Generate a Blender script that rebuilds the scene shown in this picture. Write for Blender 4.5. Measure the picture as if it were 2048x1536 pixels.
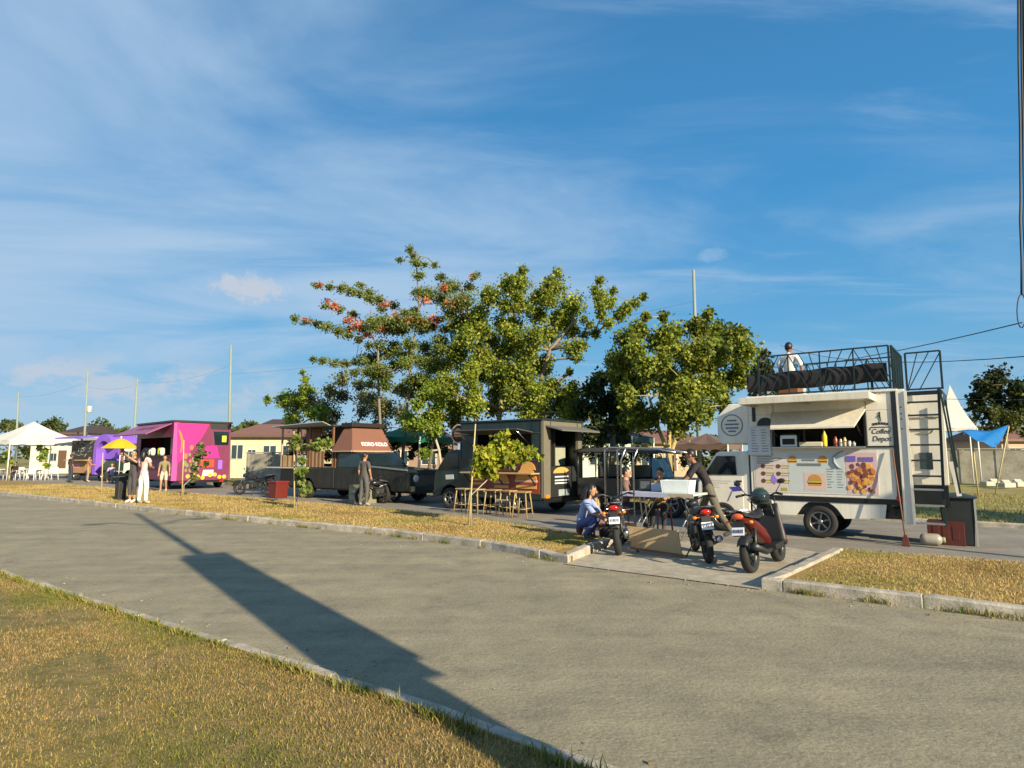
import bpy, math, random
import numpy as np
from mathutils import Vector, Matrix, Quaternion
random.seed(7); np.random.seed(7)
for o in list(bpy.data.objects): bpy.data.objects.remove(o)
S = bpy.context.scene
COL = S.collection
R = math.radians

# ------------------------------------------------------------------ camera, sky, sun, exposure
F_PX, EYE, HORIZON = 1250.0, 1.6, 912.0
PITCH = math.atan((HORIZON - 768) / F_PX)
cam = bpy.data.cameras.new('camera'); camo = bpy.data.objects.new('camera', cam); COL.objects.link(camo)
camo.location = (0, 0, EYE); camo.rotation_euler = (R(90) + PITCH, 0, 0)
cam.sensor_width = 36; cam.lens = 36 * F_PX / 2048; cam.clip_start = 0.1; cam.clip_end = 6000
S.camera = camo
SUN_EL, SUN_DX, SUN_DY = R(22), 0.595, -0.804          # the sun stands behind the camera, to the right
vs = S.view_settings
vs.view_transform = 'Standard'; vs.look = 'None'; vs.gamma = 1; vs.use_curve_mapping = False
vs.exposure = 0.85
S.render.engine = 'CYCLES'
sl = bpy.data.lights.new('sun', 'SUN'); sl.energy = 5.0; sl.angle = R(0.53); sl.color = (1, 0.85, 0.60)
so = bpy.data.objects.new('sun', sl); COL.objects.link(so)
so.rotation_euler = Vector((SUN_DX * math.cos(SUN_EL), SUN_DY * math.cos(SUN_EL), math.sin(SUN_EL))).to_track_quat('Z', 'Y').to_euler()
W = bpy.data.worlds.new('World'); S.world = W; W.use_nodes = True

def sky():
    nt = W.node_tree; N = nt.nodes; L = nt.links
    for n in list(N): N.remove(n)
    def nd(t, **k):
        n = N.new(t)
        for a, b in k.items(): setattr(n, a, b)
        return n
    def val(sock, v): sock.default_value = v
    def math_(op, a, b=None, clamp=False):
        m = nd('ShaderNodeMath', operation=op, use_clamp=clamp)
        for i, x in enumerate((a, b)):
            if x is None: continue
            if isinstance(x, (int, float)): m.inputs[i].default_value = x
            else: L.new(x, m.inputs[i])
        return m.outputs[0]
    def ramp(x, p0, p1, v0=0., v1=1.):
        m = nd('ShaderNodeMapRange', interpolation_type='SMOOTHSTEP')
        L.new(x, m.inputs['Value'])
        for k, v in zip(('From Min', 'From Max', 'To Min', 'To Max'), (p0, p1, v0, v1)): m.inputs[k].default_value = v
        return m.outputs['Result']
    def noise(vec, scale, det=6, rough=.55, dist=0.):
        t = nd('ShaderNodeTexNoise'); L.new(vec, t.inputs['Vector'])
        for k, v in (('Scale', scale), ('Detail', det), ('Roughness', rough), ('Distortion', dist)): t.inputs[k].default_value = v
        return t.outputs['Fac']
    def mixc(fac, a, b):
        m = nd('ShaderNodeMix', data_type='RGBA')
        L.new(fac, m.inputs[0])
        for i, x in ((6, a), (7, b)):
            if isinstance(x, tuple): m.inputs[i].default_value = x
            else: L.new(x, m.inputs[i])
        return m.outputs[2]
    st = nd('ShaderNodeTexSky', sky_type='NISHITA', sun_disc=False)
    st.sun_elevation = SUN_EL; st.sun_rotation = math.atan2(SUN_DX, SUN_DY)
    st.air_density = 1.0; st.dust_density = 0.4; st.ozone_density = 2.0
    hs = nd('ShaderNodeHueSaturation'); val(hs.inputs['Saturation'], SKY_SAT); val(hs.inputs['Value'], SKY_VAL); val(hs.inputs['Hue'], SKY_HUE)
    L.new(st.outputs[0], hs.inputs['Color'])
    tc = nd('ShaderNodeTexCoord'); g = tc.outputs['Generated']
    sx = nd('ShaderNodeSeparateXYZ'); L.new(g, sx.inputs[0]); x, y, z = sx.outputs
    grd = nd('ShaderNodeValToRGB'); L.new(z, grd.inputs[0]); el = grd.color_ramp.elements
    el[0].position = 0.0; el[0].color = (.40, .60, .74, 1); el[1].position = .85; el[1].color = (.045, .17, .40, 1)
    for p_, c_ in ((.08, (.22, .49, .74, 1)), (.20, (.125, .42, .74, 1)), (.38, (.070, .325, .68, 1))):
        e_ = el.new(p_); e_.color = c_
    gs = nd('ShaderNodeVectorMath', operation='SCALE'); L.new(grd.outputs[0], gs.inputs[0]); gs.inputs['Scale'].default_value = SKY_SCALE
    gm = nd('ShaderNodeMix', data_type='RGBA'); gm.inputs[0].default_value = .92; L.new(hs.outputs[0], gm.inputs[6]); L.new(gs.outputs[0], gm.inputs[7])
    zz = math_('ADD', math_('MAXIMUM', z, 0.0), 0.09)
    cv = nd('ShaderNodeCombineXYZ'); L.new(math_('DIVIDE', x, zz), cv.inputs[0]); L.new(math_('DIVIDE', y, zz), cv.inputs[1])
    mp = nd('ShaderNodeMapping'); L.new(cv.outputs[0], mp.inputs['Vector'])
    mp.inputs['Rotation'].default_value = (0, 0, R(-24)); mp.inputs['Scale'].default_value = (0.55, 1.0, 1); mp.inputs['Location'].default_value = (0.35, 0.2, 0)
    a = noise(mp.outputs[0], 1.1, 8, .56, .7)
    big = noise(mp.outputs[0], 0.42, 3, .5, .3)
    mp2 = nd('ShaderNodeMapping'); L.new(cv.outputs[0], mp2.inputs['Vector'])
    mp2.inputs['Rotation'].default_value = (0, 0, R(28)); mp2.inputs['Scale'].default_value = (0.42, 2.0, 1); mp2.inputs['Location'].default_value = (1.7, .6, 0)
    streak = noise(mp2.outputs[0], 1.3, 7, .6, .5)
    left = ramp(x, -0.65, 0.62, 0.12, -0.015)                     # more veil to the west side of the valley than the east
    veil = ramp(math_('ADD', math_('ADD', math_('MULTIPLY', a, .55), math_('MULTIPLY', big, .45)), left), .455, .70, 0, .92)
    wisp = ramp(math_('ADD', streak, math_('MULTIPLY', left, .6)), .50, .76, 0, .6)
    cir = math_('MAXIMUM', veil, wisp)
    cir = math_('MULTIPLY', cir, ramp(z, 0.0, 0.16, .45, 1.0))
    c1 = mixc(cir, gm.outputs[2], CIRRUS)
    # low cumulus bank over the horizon
    wv = nd('ShaderNodeMapping'); L.new(g, wv.inputs['Vector']); wv.inputs['Scale'].default_value = (1, 1, 2.1)
    cu = noise(wv.outputs[0], 15, 8, .6, .2)
    band = math_('MULTIPLY', ramp(z, 0.05, 0.085), ramp(z, 0.105, 0.150, 1, 0))
    side = ramp(x, -0.30, -0.44, 0, 1)
    cum = math_('MULTIPLY', math_('MULTIPLY', ramp(cu, .44, .58, 0, .8), band), math_('ADD', math_('MULTIPLY', side, .75), .22))
    c2 = mixc(cum, c1, CUMULUS)
    # one small detached cloud
    def puff(c, col, cdir, rx, rz, cover=.95):
        dn = nd('ShaderNodeVectorMath', operation='SUBTRACT'); L.new(g, dn.inputs[0]); dn.inputs[1].default_value = cdir
        ss = nd('ShaderNodeSeparateXYZ'); L.new(dn.outputs[0], ss.inputs[0])
        d2 = math_('ADD', math_('POWER', math_('DIVIDE', ss.outputs[0], rx), 2), math_('POWER', math_('DIVIDE', ss.outputs[2], rz), 2))
        ed = math_('ADD', d2, math_('MULTIPLY', math_('SUBTRACT', noise(g, 42, 8, .62, .4), .5), 5.5))
        return mixc(ramp(ed, 1.45, -.2, 0, cover), c, col)
    def cdir(px, py):
        v = Vector(((px - 1024) / F_PX, 1, (768 - py) / F_PX)); v = Vector((v.x, v.y * math.cos(PITCH) - v.z * math.sin(PITCH), v.y * math.sin(PITCH) + v.z * math.cos(PITCH)))
        return tuple(v.normalized())
    c3 = puff(c2, CUMULUS, cdir(492, 577), 0.048, 0.019)
    c3 = puff(c3, CIRRUS, cdir(1420, 510), 0.024, 0.009, .35)
    bg = nd('ShaderNodeBackground'); val(bg.inputs['Strength'], 0.11); L.new(c3, bg.inputs['Color'])
    out = nd('ShaderNodeOutputWorld'); L.new(bg.outputs[0], out.inputs[0])
SKY_SAT, SKY_VAL, SKY_HUE = 1.25, 1.0, 0.495
SKY_SCALE = 4.6
CIRRUS = (2.15, 3.0, 4.0, 1); CUMULUS = (2.75, 3.1, 3.6, 1)
sky()

# ------------------------------------------------------------------ frames of reference
ANG = R(37.5)                                             # the two roads run at this angle to the picture
RX, RY = math.cos(ANG), -math.sin(ANG); NX, NY = math.sin(ANG), math.cos(ANG)
def ST(s, t, z=0.): return Vector((s * RX + t * NX, s * RY + t * NY, z))       # s along the road, t across it
def ray(px, py):
    a, b = (px - 1024) / F_PX, (768 - py) / F_PX
    return Vector((a, math.cos(PITCH) - b * math.sin(PITCH), math.sin(PITCH) + b * math.cos(PITCH)))
def GP(px, py, z=0.):                                     # ground point seen at a place in the photograph
    d = ray(px, py); k = (z - EYE) / d.z; return Vector((k * d.x, k * d.y, z))
def DP(px, py, Y):                                        # point at distance Y
    d = ray(px, py); k = Y / d.y; return Vector((k * d.x, Y, EYE + k * d.z))

# ------------------------------------------------------------------ materials
MATS = {}
def mat(name, col, rough=.6, metal=0., var=.12, scale=6., bump=0., bscale=60., spec=.5, trans=0., coat=0., alpha=None, attr=None, emit=None, grime=0.):
    if name in MATS: return MATS[name]
    m = bpy.data.materials.new(name); m.use_nodes = True; MATS[name] = m
    nt = m.node_tree; N, L = nt.nodes, nt.links; b = N['Principled BSDF']
    b.inputs['Roughness'].default_value = rough; b.inputs['Metallic'].default_value = metal
    b.inputs['Specular IOR Level'].default_value = spec
    b.inputs['Coat Weight'].default_value = coat
    tc = N.new('ShaderNodeTexCoord')
    src = tc.outputs['Object']
    n1 = N.new('ShaderNodeTexNoise'); n1.inputs['Scale'].default_value = scale; n1.inputs['Detail'].default_value = 6; n1.inputs['Roughness'].default_value = .65
    L.new(src, n1.inputs['Vector'])
    mx = N.new('ShaderNodeMix'); mx.data_type = 'RGBA'; L.new(n1.outputs['Fac'], mx.inputs[0])
    lo = [max(0, c * (1 - var * 1.6)) for c in col]; hi = [min(1, c * (1 + var * 1.3)) for c in col]
    if attr:
        at = N.new('ShaderNodeAttribute'); at.attribute_name = attr
        L.new(at.outputs['Color'], b.inputs['Base Color'])
    else:
        mx.inputs[6].default_value = (*lo, 1); mx.inputs[7].default_value = (*hi, 1)
        cur = mx.outputs[2]
        if grime:
            for sc_, am in (((7, 7, .5), grime), ((1.6, 1.6, 1.1), grime * .7)):
                mp = N.new('ShaderNodeMapping'); mp.inputs['Scale'].default_value = sc_; L.new(src, mp.inputs['Vector'])
                ng = N.new('ShaderNodeTexNoise'); ng.inputs['Scale'].default_value = 1.5; ng.inputs['Detail'].default_value = 6; ng.inputs['Roughness'].default_value = .65; L.new(mp.outputs[0], ng.inputs['Vector'])
                rg2 = N.new('ShaderNodeMapRange'); rg2.inputs['From Min'].default_value = .48; rg2.inputs['From Max'].default_value = .72; L.new(ng.outputs['Fac'], rg2.inputs['Value'])
                gx = N.new('ShaderNodeMix'); gx.data_type = 'RGBA'; ga = N.new('ShaderNodeMath'); ga.operation = 'MULTIPLY'; ga.inputs[1].default_value = am; L.new(rg2.outputs[0], ga.inputs[0]); L.new(ga.outputs[0], gx.inputs[0])
                L.new(cur, gx.inputs[6]); gx.inputs[7].default_value = (.20, .16, .11, 1); cur = gx.outputs[2]
        L.new(cur, b.inputs['Base Color'])
    rr = N.new('ShaderNodeMapRange'); L.new(n1.outputs['Fac'], rr.inputs['Value'])
    rr.inputs['To Min'].default_value = max(.02, rough - .1); rr.inputs['To Max'].default_value = min(1, rough + .1)
    L.new(rr.outputs[0], b.inputs['Roughness'])
    if bump:
        n2 = N.new('ShaderNodeTexNoise'); n2.inputs['Scale'].default_value = bscale; n2.inputs['Detail'].default_value = 5
        L.new(src, n2.inputs['Vector'])
        bp = N.new('ShaderNodeBump'); bp.inputs['Strength'].default_value = bump; bp.inputs['Distance'].default_value = .02
        L.new(n2.outputs['Fac'], bp.inputs['Height']); L.new(bp.outputs[0], b.inputs['Normal'])
    if trans:
        out = N['Material Output']; tr = N.new('ShaderNodeBsdfTranslucent'); ms = N.new('ShaderNodeMixShader'); ms.inputs[0].default_value = trans
        bc = b.inputs['Base Color'].links[0].from_socket; L.new(bc, tr.inputs['Color'])
        L.new(b.outputs[0], ms.inputs[1]); L.new(tr.outputs[0], ms.inputs[2]); L.new(ms.outputs[0], out.inputs[0])
    return m

def ground_mat(name, cols, scales, bump=.3, bscale=40, rough=.9, speck=None, streak=0.):
    """several noise layers blended between real base colours, in world metres"""
    m = bpy.data.materials.new(name); m.use_nodes = True; MATS[name] = m
    nt = m.node_tree; N, L = nt.nodes, nt.links; b = N['Principled BSDF']; b.inputs['Roughness'].default_value = rough
    b.inputs['Specular IOR Level'].default_value = .25
    g = N.new('ShaderNodeNewGeometry'); cur = None
    for i, (c, sc) in enumerate(zip(cols, scales)):
        if i == 0:
            rgb = N.new('ShaderNodeRGB'); rgb.outputs[0].default_value = (*c, 1); cur = rgb.outputs[0]; continue
        n = N.new('ShaderNodeTexNoise'); n.inputs['Scale'].default_value = sc; n.inputs['Detail'].default_value = 8; n.inputs['Roughness'].default_value = .62
        L.new(g.outputs['Position'], n.inputs['Vector'])
        r = N.new('ShaderNodeMapRange'); r.inputs['From Min'].default_value = .42; r.inputs['From Max'].default_value = .66; L.new(n.outputs['Fac'], r.inputs['Value'])
        mx = N.new('ShaderNodeMix'); mx.data_type = 'RGBA'; L.new(r.outputs[0], mx.inputs[0]); L.new(cur, mx.inputs[6]); mx.inputs[7].default_value = (*c, 1); cur = mx.outputs[2]
    if speck:
        n = N.new('ShaderNodeTexNoise'); n.inputs['Scale'].default_value = speck[1]; n.inputs['Detail'].default_value = 3; n.inputs['Roughness'].default_value = .7
        L.new(g.outputs['Position'], n.inputs['Vector'])
        r = N.new('ShaderNodeMapRange'); r.inputs['From Min'].default_value = .3; r.inputs['From Max'].default_value = .7
        r.inputs['To Min'].default_value = 1 - speck[0]; r.inputs['To Max'].default_value = 1 + speck[0]; L.new(n.outputs['Fac'], r.inputs['Value'])
        mm = N.new('ShaderNodeVectorMath'); mm.operation = 'SCALE'; L.new(cur, mm.inputs[0]); L.new(r.outputs[0], mm.inputs['Scale']); cur = mm.outputs[0]
    if streak:
        mp = N.new('ShaderNodeMapping'); L.new(g.outputs['Position'], mp.inputs['Vector']); mp.inputs['Rotation'].default_value = (0, 0, ANG); mp.inputs['Scale'].default_value = (.06, 1.0, 1)
        for sc_, am in ((1.3, streak), (4.5, streak * .6)):
            n = N.new('ShaderNodeTexNoise'); n.inputs['Scale'].default_value = sc_; n.inputs['Detail'].default_value = 5; L.new(mp.outputs[0], n.inputs['Vector'])
            r = N.new('ShaderNodeMapRange'); r.inputs['From Min'].default_value = .3; r.inputs['From Max'].default_value = .7; r.inputs['To Min'].default_value = 1 - am; r.inputs['To Max'].default_value = 1 + am; L.new(n.outputs['Fac'], r.inputs['Value'])
            mm = N.new('ShaderNodeVectorMath'); mm.operation = 'SCALE'; L.new(cur, mm.inputs[0]); L.new(r.outputs[0], mm.inputs['Scale']); cur = mm.outputs[0]
        # oil spots and old patches
        n = N.new('ShaderNodeTexNoise'); n.inputs['Scale'].default_value = .8; n.inputs['Detail'].default_value = 7; n.inputs['Roughness'].default_value = .7; n.inputs['Distortion'].default_value = .8; L.new(g.outputs['Position'], n.inputs['Vector'])
        r = N.new('ShaderNodeMapRange'); r.inputs['From Min'].default_value = .60; r.inputs['From Max'].default_value = .72; r.inputs['To Min'].default_value = 1; r.inputs['To Max'].default_value = .70; L.new(n.outputs['Fac'], r.inputs['Value'])
        mm = N.new('ShaderNodeVectorMath'); mm.operation = 'SCALE'; L.new(cur, mm.inputs[0]); L.new(r.outputs[0], mm.inputs['Scale']); cur = mm.outputs[0]
    L.new(cur, b.inputs['Base Color'])
    n2 = N.new('ShaderNodeTexNoise'); n2.inputs['Scale'].default_value = bscale; n2.inputs['Detail'].default_value = 6; n2.inputs['Roughness'].default_value = .7
    L.new(g.outputs['Position'], n2.inputs['Vector'])
    bp = N.new('ShaderNodeBump'); bp.inputs['Strength'].default_value = bump; bp.inputs['Distance'].default_value = .03
    L.new(n2.outputs['Fac'], bp.inputs['Height']); L.new(bp.outputs[0], b.inputs['Normal'])
    return m

# ------------------------------------------------------------------ mesh building
class MB:
    def __init__(s): s.v = []; s.f = []; s.m = []; s.cur = 0; s.fl = []
    def add(s, vs_, fs, smooth=False):
        o = len(s.v); s.v += [tuple(p) for p in vs_]
        for f in fs: s.f.append(tuple(i + o for i in f)); s.m.append(s.cur); s.fl.append(smooth)
        return s
    def mt(s, i): s.cur = i; return s
    def box(s, x0, x1, y0, y1, z0, z1):
        return s.add([(x0, y0, z0), (x1, y0, z0), (x1, y1, z0), (x0, y1, z0), (x0, y0, z1), (x1, y0, z1), (x1, y1, z1), (x0, y1, z1)],
                     [(0, 3, 2, 1), (4, 5, 6, 7), (0, 1, 5, 4), (1, 2, 6, 5), (2, 3, 7, 6), (3, 0, 4, 7)])
    def cbox(s, c, d, rot=None):
        M = rot or Matrix.Identity(3); c = Vector(c)
        p = [c + M @ Vector((a * d[0] / 2, b * d[1] / 2, e * d[2] / 2)) for e in (-1, 1) for a, b in ((-1, -1), (1, -1), (1, 1), (-1, 1))]
        return s.add(p, [(0, 3, 2, 1), (4, 5, 6, 7), (0, 1, 5, 4), (1, 2, 6, 5), (2, 3, 7, 6), (3, 0, 4, 7)])
    def bar(s, a, b, w, h=None, up=(0, 0, 1)):               # rectangular bar from a to b
        a, b = Vector(a), Vector(b); h = h or w; d = (b - a).normalized(); u = Vector(up)
        if abs(d.dot(u)) > .95: u = Vector((0, 1, 0))
        x = d.cross(u).normalized() * w / 2; y = x.normalized().cross(d) * h / 2
        p = [q + i * x + j * y for q in (a, b) for i, j in ((-1, -1), (1, -1), (1, 1), (-1, 1))]
        return s.add(p, [(0, 3, 2, 1), (4, 5, 6, 7), (0, 1, 5, 4), (1, 2, 6, 5), (2, 3, 7, 6), (3, 0, 4, 7)])
    def path(s, pts, rad, n=8, cap=True):
        pts = [Vector(p) for p in pts]; k = len(pts)
        rad = [rad] * k if not hasattr(rad, '__len__') else rad
        vs_ = []; prev = None
        for i, p in enumerate(pts):
            d = (pts[min(i + 1, k - 1)] - pts[max(i - 1, 0)]).normalized()
            if prev is None:
                u = Vector((0, 0, 1)) if abs(d.z) < .9 else Vector((1, 0, 0)); x = d.cross(u).normalized()
            else: x = (prev - d * prev.dot(d)).normalized()
            prev = x; y = d.cross(x)
            vs_ += [p + (x * math.cos(2 * math.pi * j / n) + y * math.sin(2 * math.pi * j / n)) * rad[i] for j in range(n)]
        fs = [(i * n + j, i * n + (j + 1) % n, (i + 1) * n + (j + 1) % n, (i + 1) * n + j) for i in range(k - 1) for j in range(n)]
        if cap: fs += [tuple(range(n - 1, -1, -1)), tuple((k - 1) * n + j for j in range(n))]
        return s.add(vs_, fs, True)
    def prism(s, poly, a, b, axis='y'):                      # poly of (x, z) pushed from y=a to y=b (or other axes)
        n = len(poly)
        g = {'y': lambda p, w: (p[0], w, p[1]), 'x': lambda p, w: (w, p[0], p[1]), 'z': lambda p, w: (p[0], p[1], w)}[axis]
        vs_ = [g(p, a) for p in poly] + [g(p, b) for p in poly]
        fs = [tuple(range(n)), tuple(range(2 * n - 1, n - 1, -1))] + [((i + 1) % n, i, n + i, n + (i + 1) % n) for i in range(n)]
        return s.add(vs_, fs)
    def lathe(s, prof, c=(0, 0, 0), axis='z', n=20, ring=False):         # prof of (radius, height)
        c = Vector(c); k = len(prof); vs_ = []
        for r, h in prof:
            for j in range(n):
                a = 2 * math.pi * j / n; q = (r * math.cos(a), r * math.sin(a), h)
                if axis == 'x': q = (q[2], q[0], q[1])
                if axis == 'y': q = (q[0], q[2], q[1])
                vs_.append(c + Vector(q))
        fs = [(i * n + j, i * n + (j + 1) % n, (i + 1) * n + (j + 1) % n, (i + 1) * n + j) for i in range(k - 1) for j in range(n)]
        if ring: fs += [((k - 1) * n + j, (k - 1) * n + (j + 1) % n, (j + 1) % n, j) for j in range(n)]
        else: fs += [tuple(range(n - 1, -1, -1)), tuple((k - 1) * n + j for j in range(n))]
        return s.add(vs_, fs, True)
    def ball(s, c, r, n=12, k=8, rot=None):
        c = Vector(c); r = r if hasattr(r, '__len__') else (r, r, r); M = rot or Matrix.Identity(3)
        vs_ = [c + M @ Vector((0, 0, r[2]))]
        for i in range(1, k):
            th = math.pi * i / k
            vs_ += [c + M @ Vector((r[0] * math.sin(th) * math.cos(2 * math.pi * j / n), r[1] * math.sin(th) * math.sin(2 * math.pi * j / n), r[2] * math.cos(th))) for j in range(n)]
        vs_.append(c - M @ Vector((0, 0, r[2]))); e = len(vs_) - 1
        fs = [(0, 1 + j, 1 + (j + 1) % n) for j in range(n)]
        for i in range(k - 2):
            a = 1 + i * n; fs += [(a + j, a + n + j, a + n + (j + 1) % n, a + (j + 1) % n) for j in range(n)]
        a = 1 + (k - 2) * n; fs += [(a + (j + 1) % n, a + j, e) for j in range(n)]
        return s.add(vs_, fs, True)
    def disc(s, c, r, n=18, axis='y', rz=None):
        c = Vector(c); rz = rz or r
        q = [(r * math.cos(2 * math.pi * j / n), rz * math.sin(2 * math.pi * j / n)) for j in range(n)]
        pt = [c + (Vector((a, 0, b)) if axis == 'y' else Vector((0, a, b)) if axis == 'x' else Vector((a, b, 0))) for a, b in q]
        return s.add(pt, [tuple(range(n))])
    def quad(s, *p): return s.add(p, [tuple(range(len(p)))])
    def grid(s, fn, nu, nv, smooth=True):
        vs_ = [fn(i / nu, j / nv) for i in range(nu + 1) for j in range(nv + 1)]
        return s.add(vs_, [(i * (nv + 1) + j, i * (nv + 1) + j + 1, (i + 1) * (nv + 1) + j + 1, (i + 1) * (nv + 1) + j) for i in range(nu) for j in range(nv)], smooth)
    def mesh(s, name, mats):
        me = bpy.data.meshes.new(name); me.from_pydata(s.v, [], s.f)
        for m in (mats if isinstance(mats, (list, tuple)) else [mats]): me.materials.append(m)
        me.polygons.foreach_set('material_index', s.m); me.polygons.foreach_set('use_smooth', s.fl); me.update()
        return me
    def obj(s, name, mats, parent=None, bevel=0., loc=None, solid=0., recalc=True):
        me = s.mesh(name, mats)
        if recalc:
            import bmesh
            bm = bmesh.new(); bm.from_mesh(me); bmesh.ops.recalc_face_normals(bm, faces=bm.faces); bm.to_mesh(me); bm.free()
        o = bpy.data.objects.new(name, me); COL.objects.link(o)
        if parent: o.parent = parent
        if loc is not None: o.location = loc
        if solid:
            q = o.modifiers.new('solid', 'SOLIDIFY'); q.thickness = solid; q.offset = 0
        if bevel:
            q = o.modifiers.new('bevel', 'BEVEL'); q.width = bevel; q.segments = 2; q.limit_method = 'ANGLE'; q.angle_limit = R(40)
        return o

def tag(o, label, cat=None, group=None, kind=None):
    if label: o['label'] = label
    if cat: o['category'] = cat
    if group: o['group'] = group
    if kind: o['kind'] = kind
    return o
def thing(name, label, cat, loc, yaw=0., group=None, tilt=(0, 0)):          # yaw in degrees on top of the road's own direction
    o = bpy.data.objects.new(name, None); COL.objects.link(o); o.empty_display_size = .2
    o.location = loc; o.rotation_euler = (R(tilt[0]), R(tilt[1]), -ANG + R(yaw))
    return tag(o, label, cat, group)
def copy_thing(o, loc, yaw, label, group=None):
    c = o.copy(); COL.objects.link(c); c.location = loc; c.rotation_euler = (o.rotation_euler[0], o.rotation_euler[1], -ANG + R(yaw)); tag(c, label, None, group)
    for ch in list(o.children):
        d = ch.copy(); COL.objects.link(d); d.parent = c
        for g in list(ch.children):
            e = g.copy(); COL.objects.link(e); e.parent = d
    return c
def text(body, name, m, parent, loc, size, rot=(90, 0, 0), extrude=.002, align='CENTER', sx=1., shear=0., bold=0.):
    cu = bpy.data.curves.new(name, 'FONT'); cu.body = body; cu.size = size; cu.extrude = extrude; cu.align_x = align; cu.align_y = 'CENTER'; cu.shear = shear; cu.offset = bold
    cu.materials.append(m); o = bpy.data.objects.new(name, cu); COL.objects.link(o); o.parent = parent
    dg = bpy.context.evaluated_depsgraph_get(); dg.update(); me = bpy.data.meshes.new_from_object(o.evaluated_get(dg)); bpy.data.objects.remove(o)
    o = bpy.data.objects.new(name, me); COL.objects.link(o); o.parent = parent; me.materials.clear(); me.materials.append(m); o['kind'] = 'stuff'
    o.location = loc; o.rotation_euler = tuple(R(a) for a in rot); o.scale = (sx, 1, 1); return o
def structure(o, label=None): o['kind'] = 'structure'; return tag(o, label)

# shared materials
white_paint = mat('white_paint', (.74, .71, .62), .35, var=.05, scale=3, coat=.2, grime=.16)
cream_paint = mat('cream_paint', (.66, .62, .52), .4, var=.06, scale=3, grime=.25)
black_paint = mat('black_paint', (.012, .013, .014), .35, var=.2, scale=4)
black_plastic = mat('black_plastic', (.018, .018, .02), .5, var=.25, scale=10)
rubber = mat('rubber', (.02, .02, .019), .85, var=.3, scale=14, bump=.2, bscale=90)
chrome = mat('chrome', (.6, .6, .6), .25, 1., var=.1)
dark_metal = mat('dark_metal', (.05, .055, .055), .45, .6, var=.25)
alloy = mat('alloy', (.22, .22, .22), .35, .8, var=.15)
glass_dark = mat('tinted_glass', (.012, .022, .03), .06, 0, var=.1, spec=.8)
glass_light = mat('window_glass', (.03, .05, .06), .08, 0, var=.1, spec=.8)
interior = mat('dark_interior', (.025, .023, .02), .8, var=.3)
steel = mat('steel', (.55, .55, .54), .3, .9, var=.1)
green_steel = mat('green_black_steel', (.014, .028, .026), .45, .2, var=.2)
red_lens = mat('red_lens', (.45, .015, .01), .15, var=.1, coat=.5)
amber_lens = mat('amber_lens', (.7, .22, .02), .15, var=.1, coat=.5)
clear_lens = mat('clear_lens', (.6, .62, .62), .12, var=.1, coat=.5)
plate_white = mat('plate_white', (.72, .74, .76), .4, var=.05)
ink = mat('black_ink', (.02, .02, .02), .7, var=.1)
wood_tan = mat('tan_plywood', (.42, .28, .14), .7, var=.2, scale=5, bump=.1)
wood_brown = mat('brown_wood', (.20, .085, .035), .6, var=.3, scale=7, bump=.1)
bamboo = mat('bamboo', (.50, .42, .20), .55, var=.25, scale=12)
concrete = mat('cast_concrete', (.40, .37, .31), .9, var=.22, scale=3.5, bump=.35, bscale=50)
galvanised = mat('pole_concrete', (.22, .27, .25), .8, var=.15, scale=2)
# ------------------------------------------------------------------ the ground
asphalt = ground_mat('road_concrete', [(.305, .268, .182), (.250, .220, .155), (.340, .297, .200), (.205, .183, .133), (.28, .246, .168)], [1, .22, .7, 1.9, 9], .45, 28, .92, (.24, 60), .11)
far_asphalt = ground_mat('far_road_concrete', [(.24, .22, .19), (.19, .175, .15), (.28, .25, .21)], [1, .3, 1.3], .3, 30, .92, (.25, 30), .12)
slab_mat = ground_mat('driveway_concrete', [(.42, .37, .28), (.35, .31, .24), (.46, .41, .32), (.30, .27, .21)], [1, .5, 1.7, 6], .3, 40, .9, (.16, 50))
kerb_mat = ground_mat('kerb_concrete', [(.46, .40, .34), (.36, .32, .27), (.50, .45, .38), (.26, .25, .19)], [1, .8, 3, 5], .4, 40, .9, (.18, 45))
dry_soil = ground_mat('dry_verge_soil', [(.40, .255, .085), (.31, .19, .07), (.34, .27, .08), (.22, .15, .06)], [1, .9, 2.2, 6], .7, 26, .95, (.4, 60))
lawn_soil = ground_mat('lawn_soil', [(.25, .185, .065), (.19, .17, .045), (.28, .19, .09), (.13, .12, .04)], [1, .6, 1.6, 5], .7, 26, .95, (.4, 55))
field_mat = ground_mat('field_grass', [(.30, .25, .075), (.20, .21, .05), (.36, .27, .12), (.16, .16, .05)], [1, .12, .35, 1.1], .6, 6, .95, (.3, 14))

def sheet(name, poly, z, m, label=None):
    mb = MB(); mb.add([ST(s, t, z) for s, t in poly], [tuple(range(len(poly)))])
    o = mb.obj(name, m); return structure(o, label)
def grid_sheet(name, s0, s1, t0, t1, ns, nt_, z, m, amp, label=None):
    rng = random.Random(3)
    mb = MB(); mb.grid(lambda u, v: ST(s0 + (s1 - s0) * u, t0 + (t1 - t0) * v, z + rng.uniform(-amp, amp)), ns, nt_)
    return structure(mb.obj(name, m), label)
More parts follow.
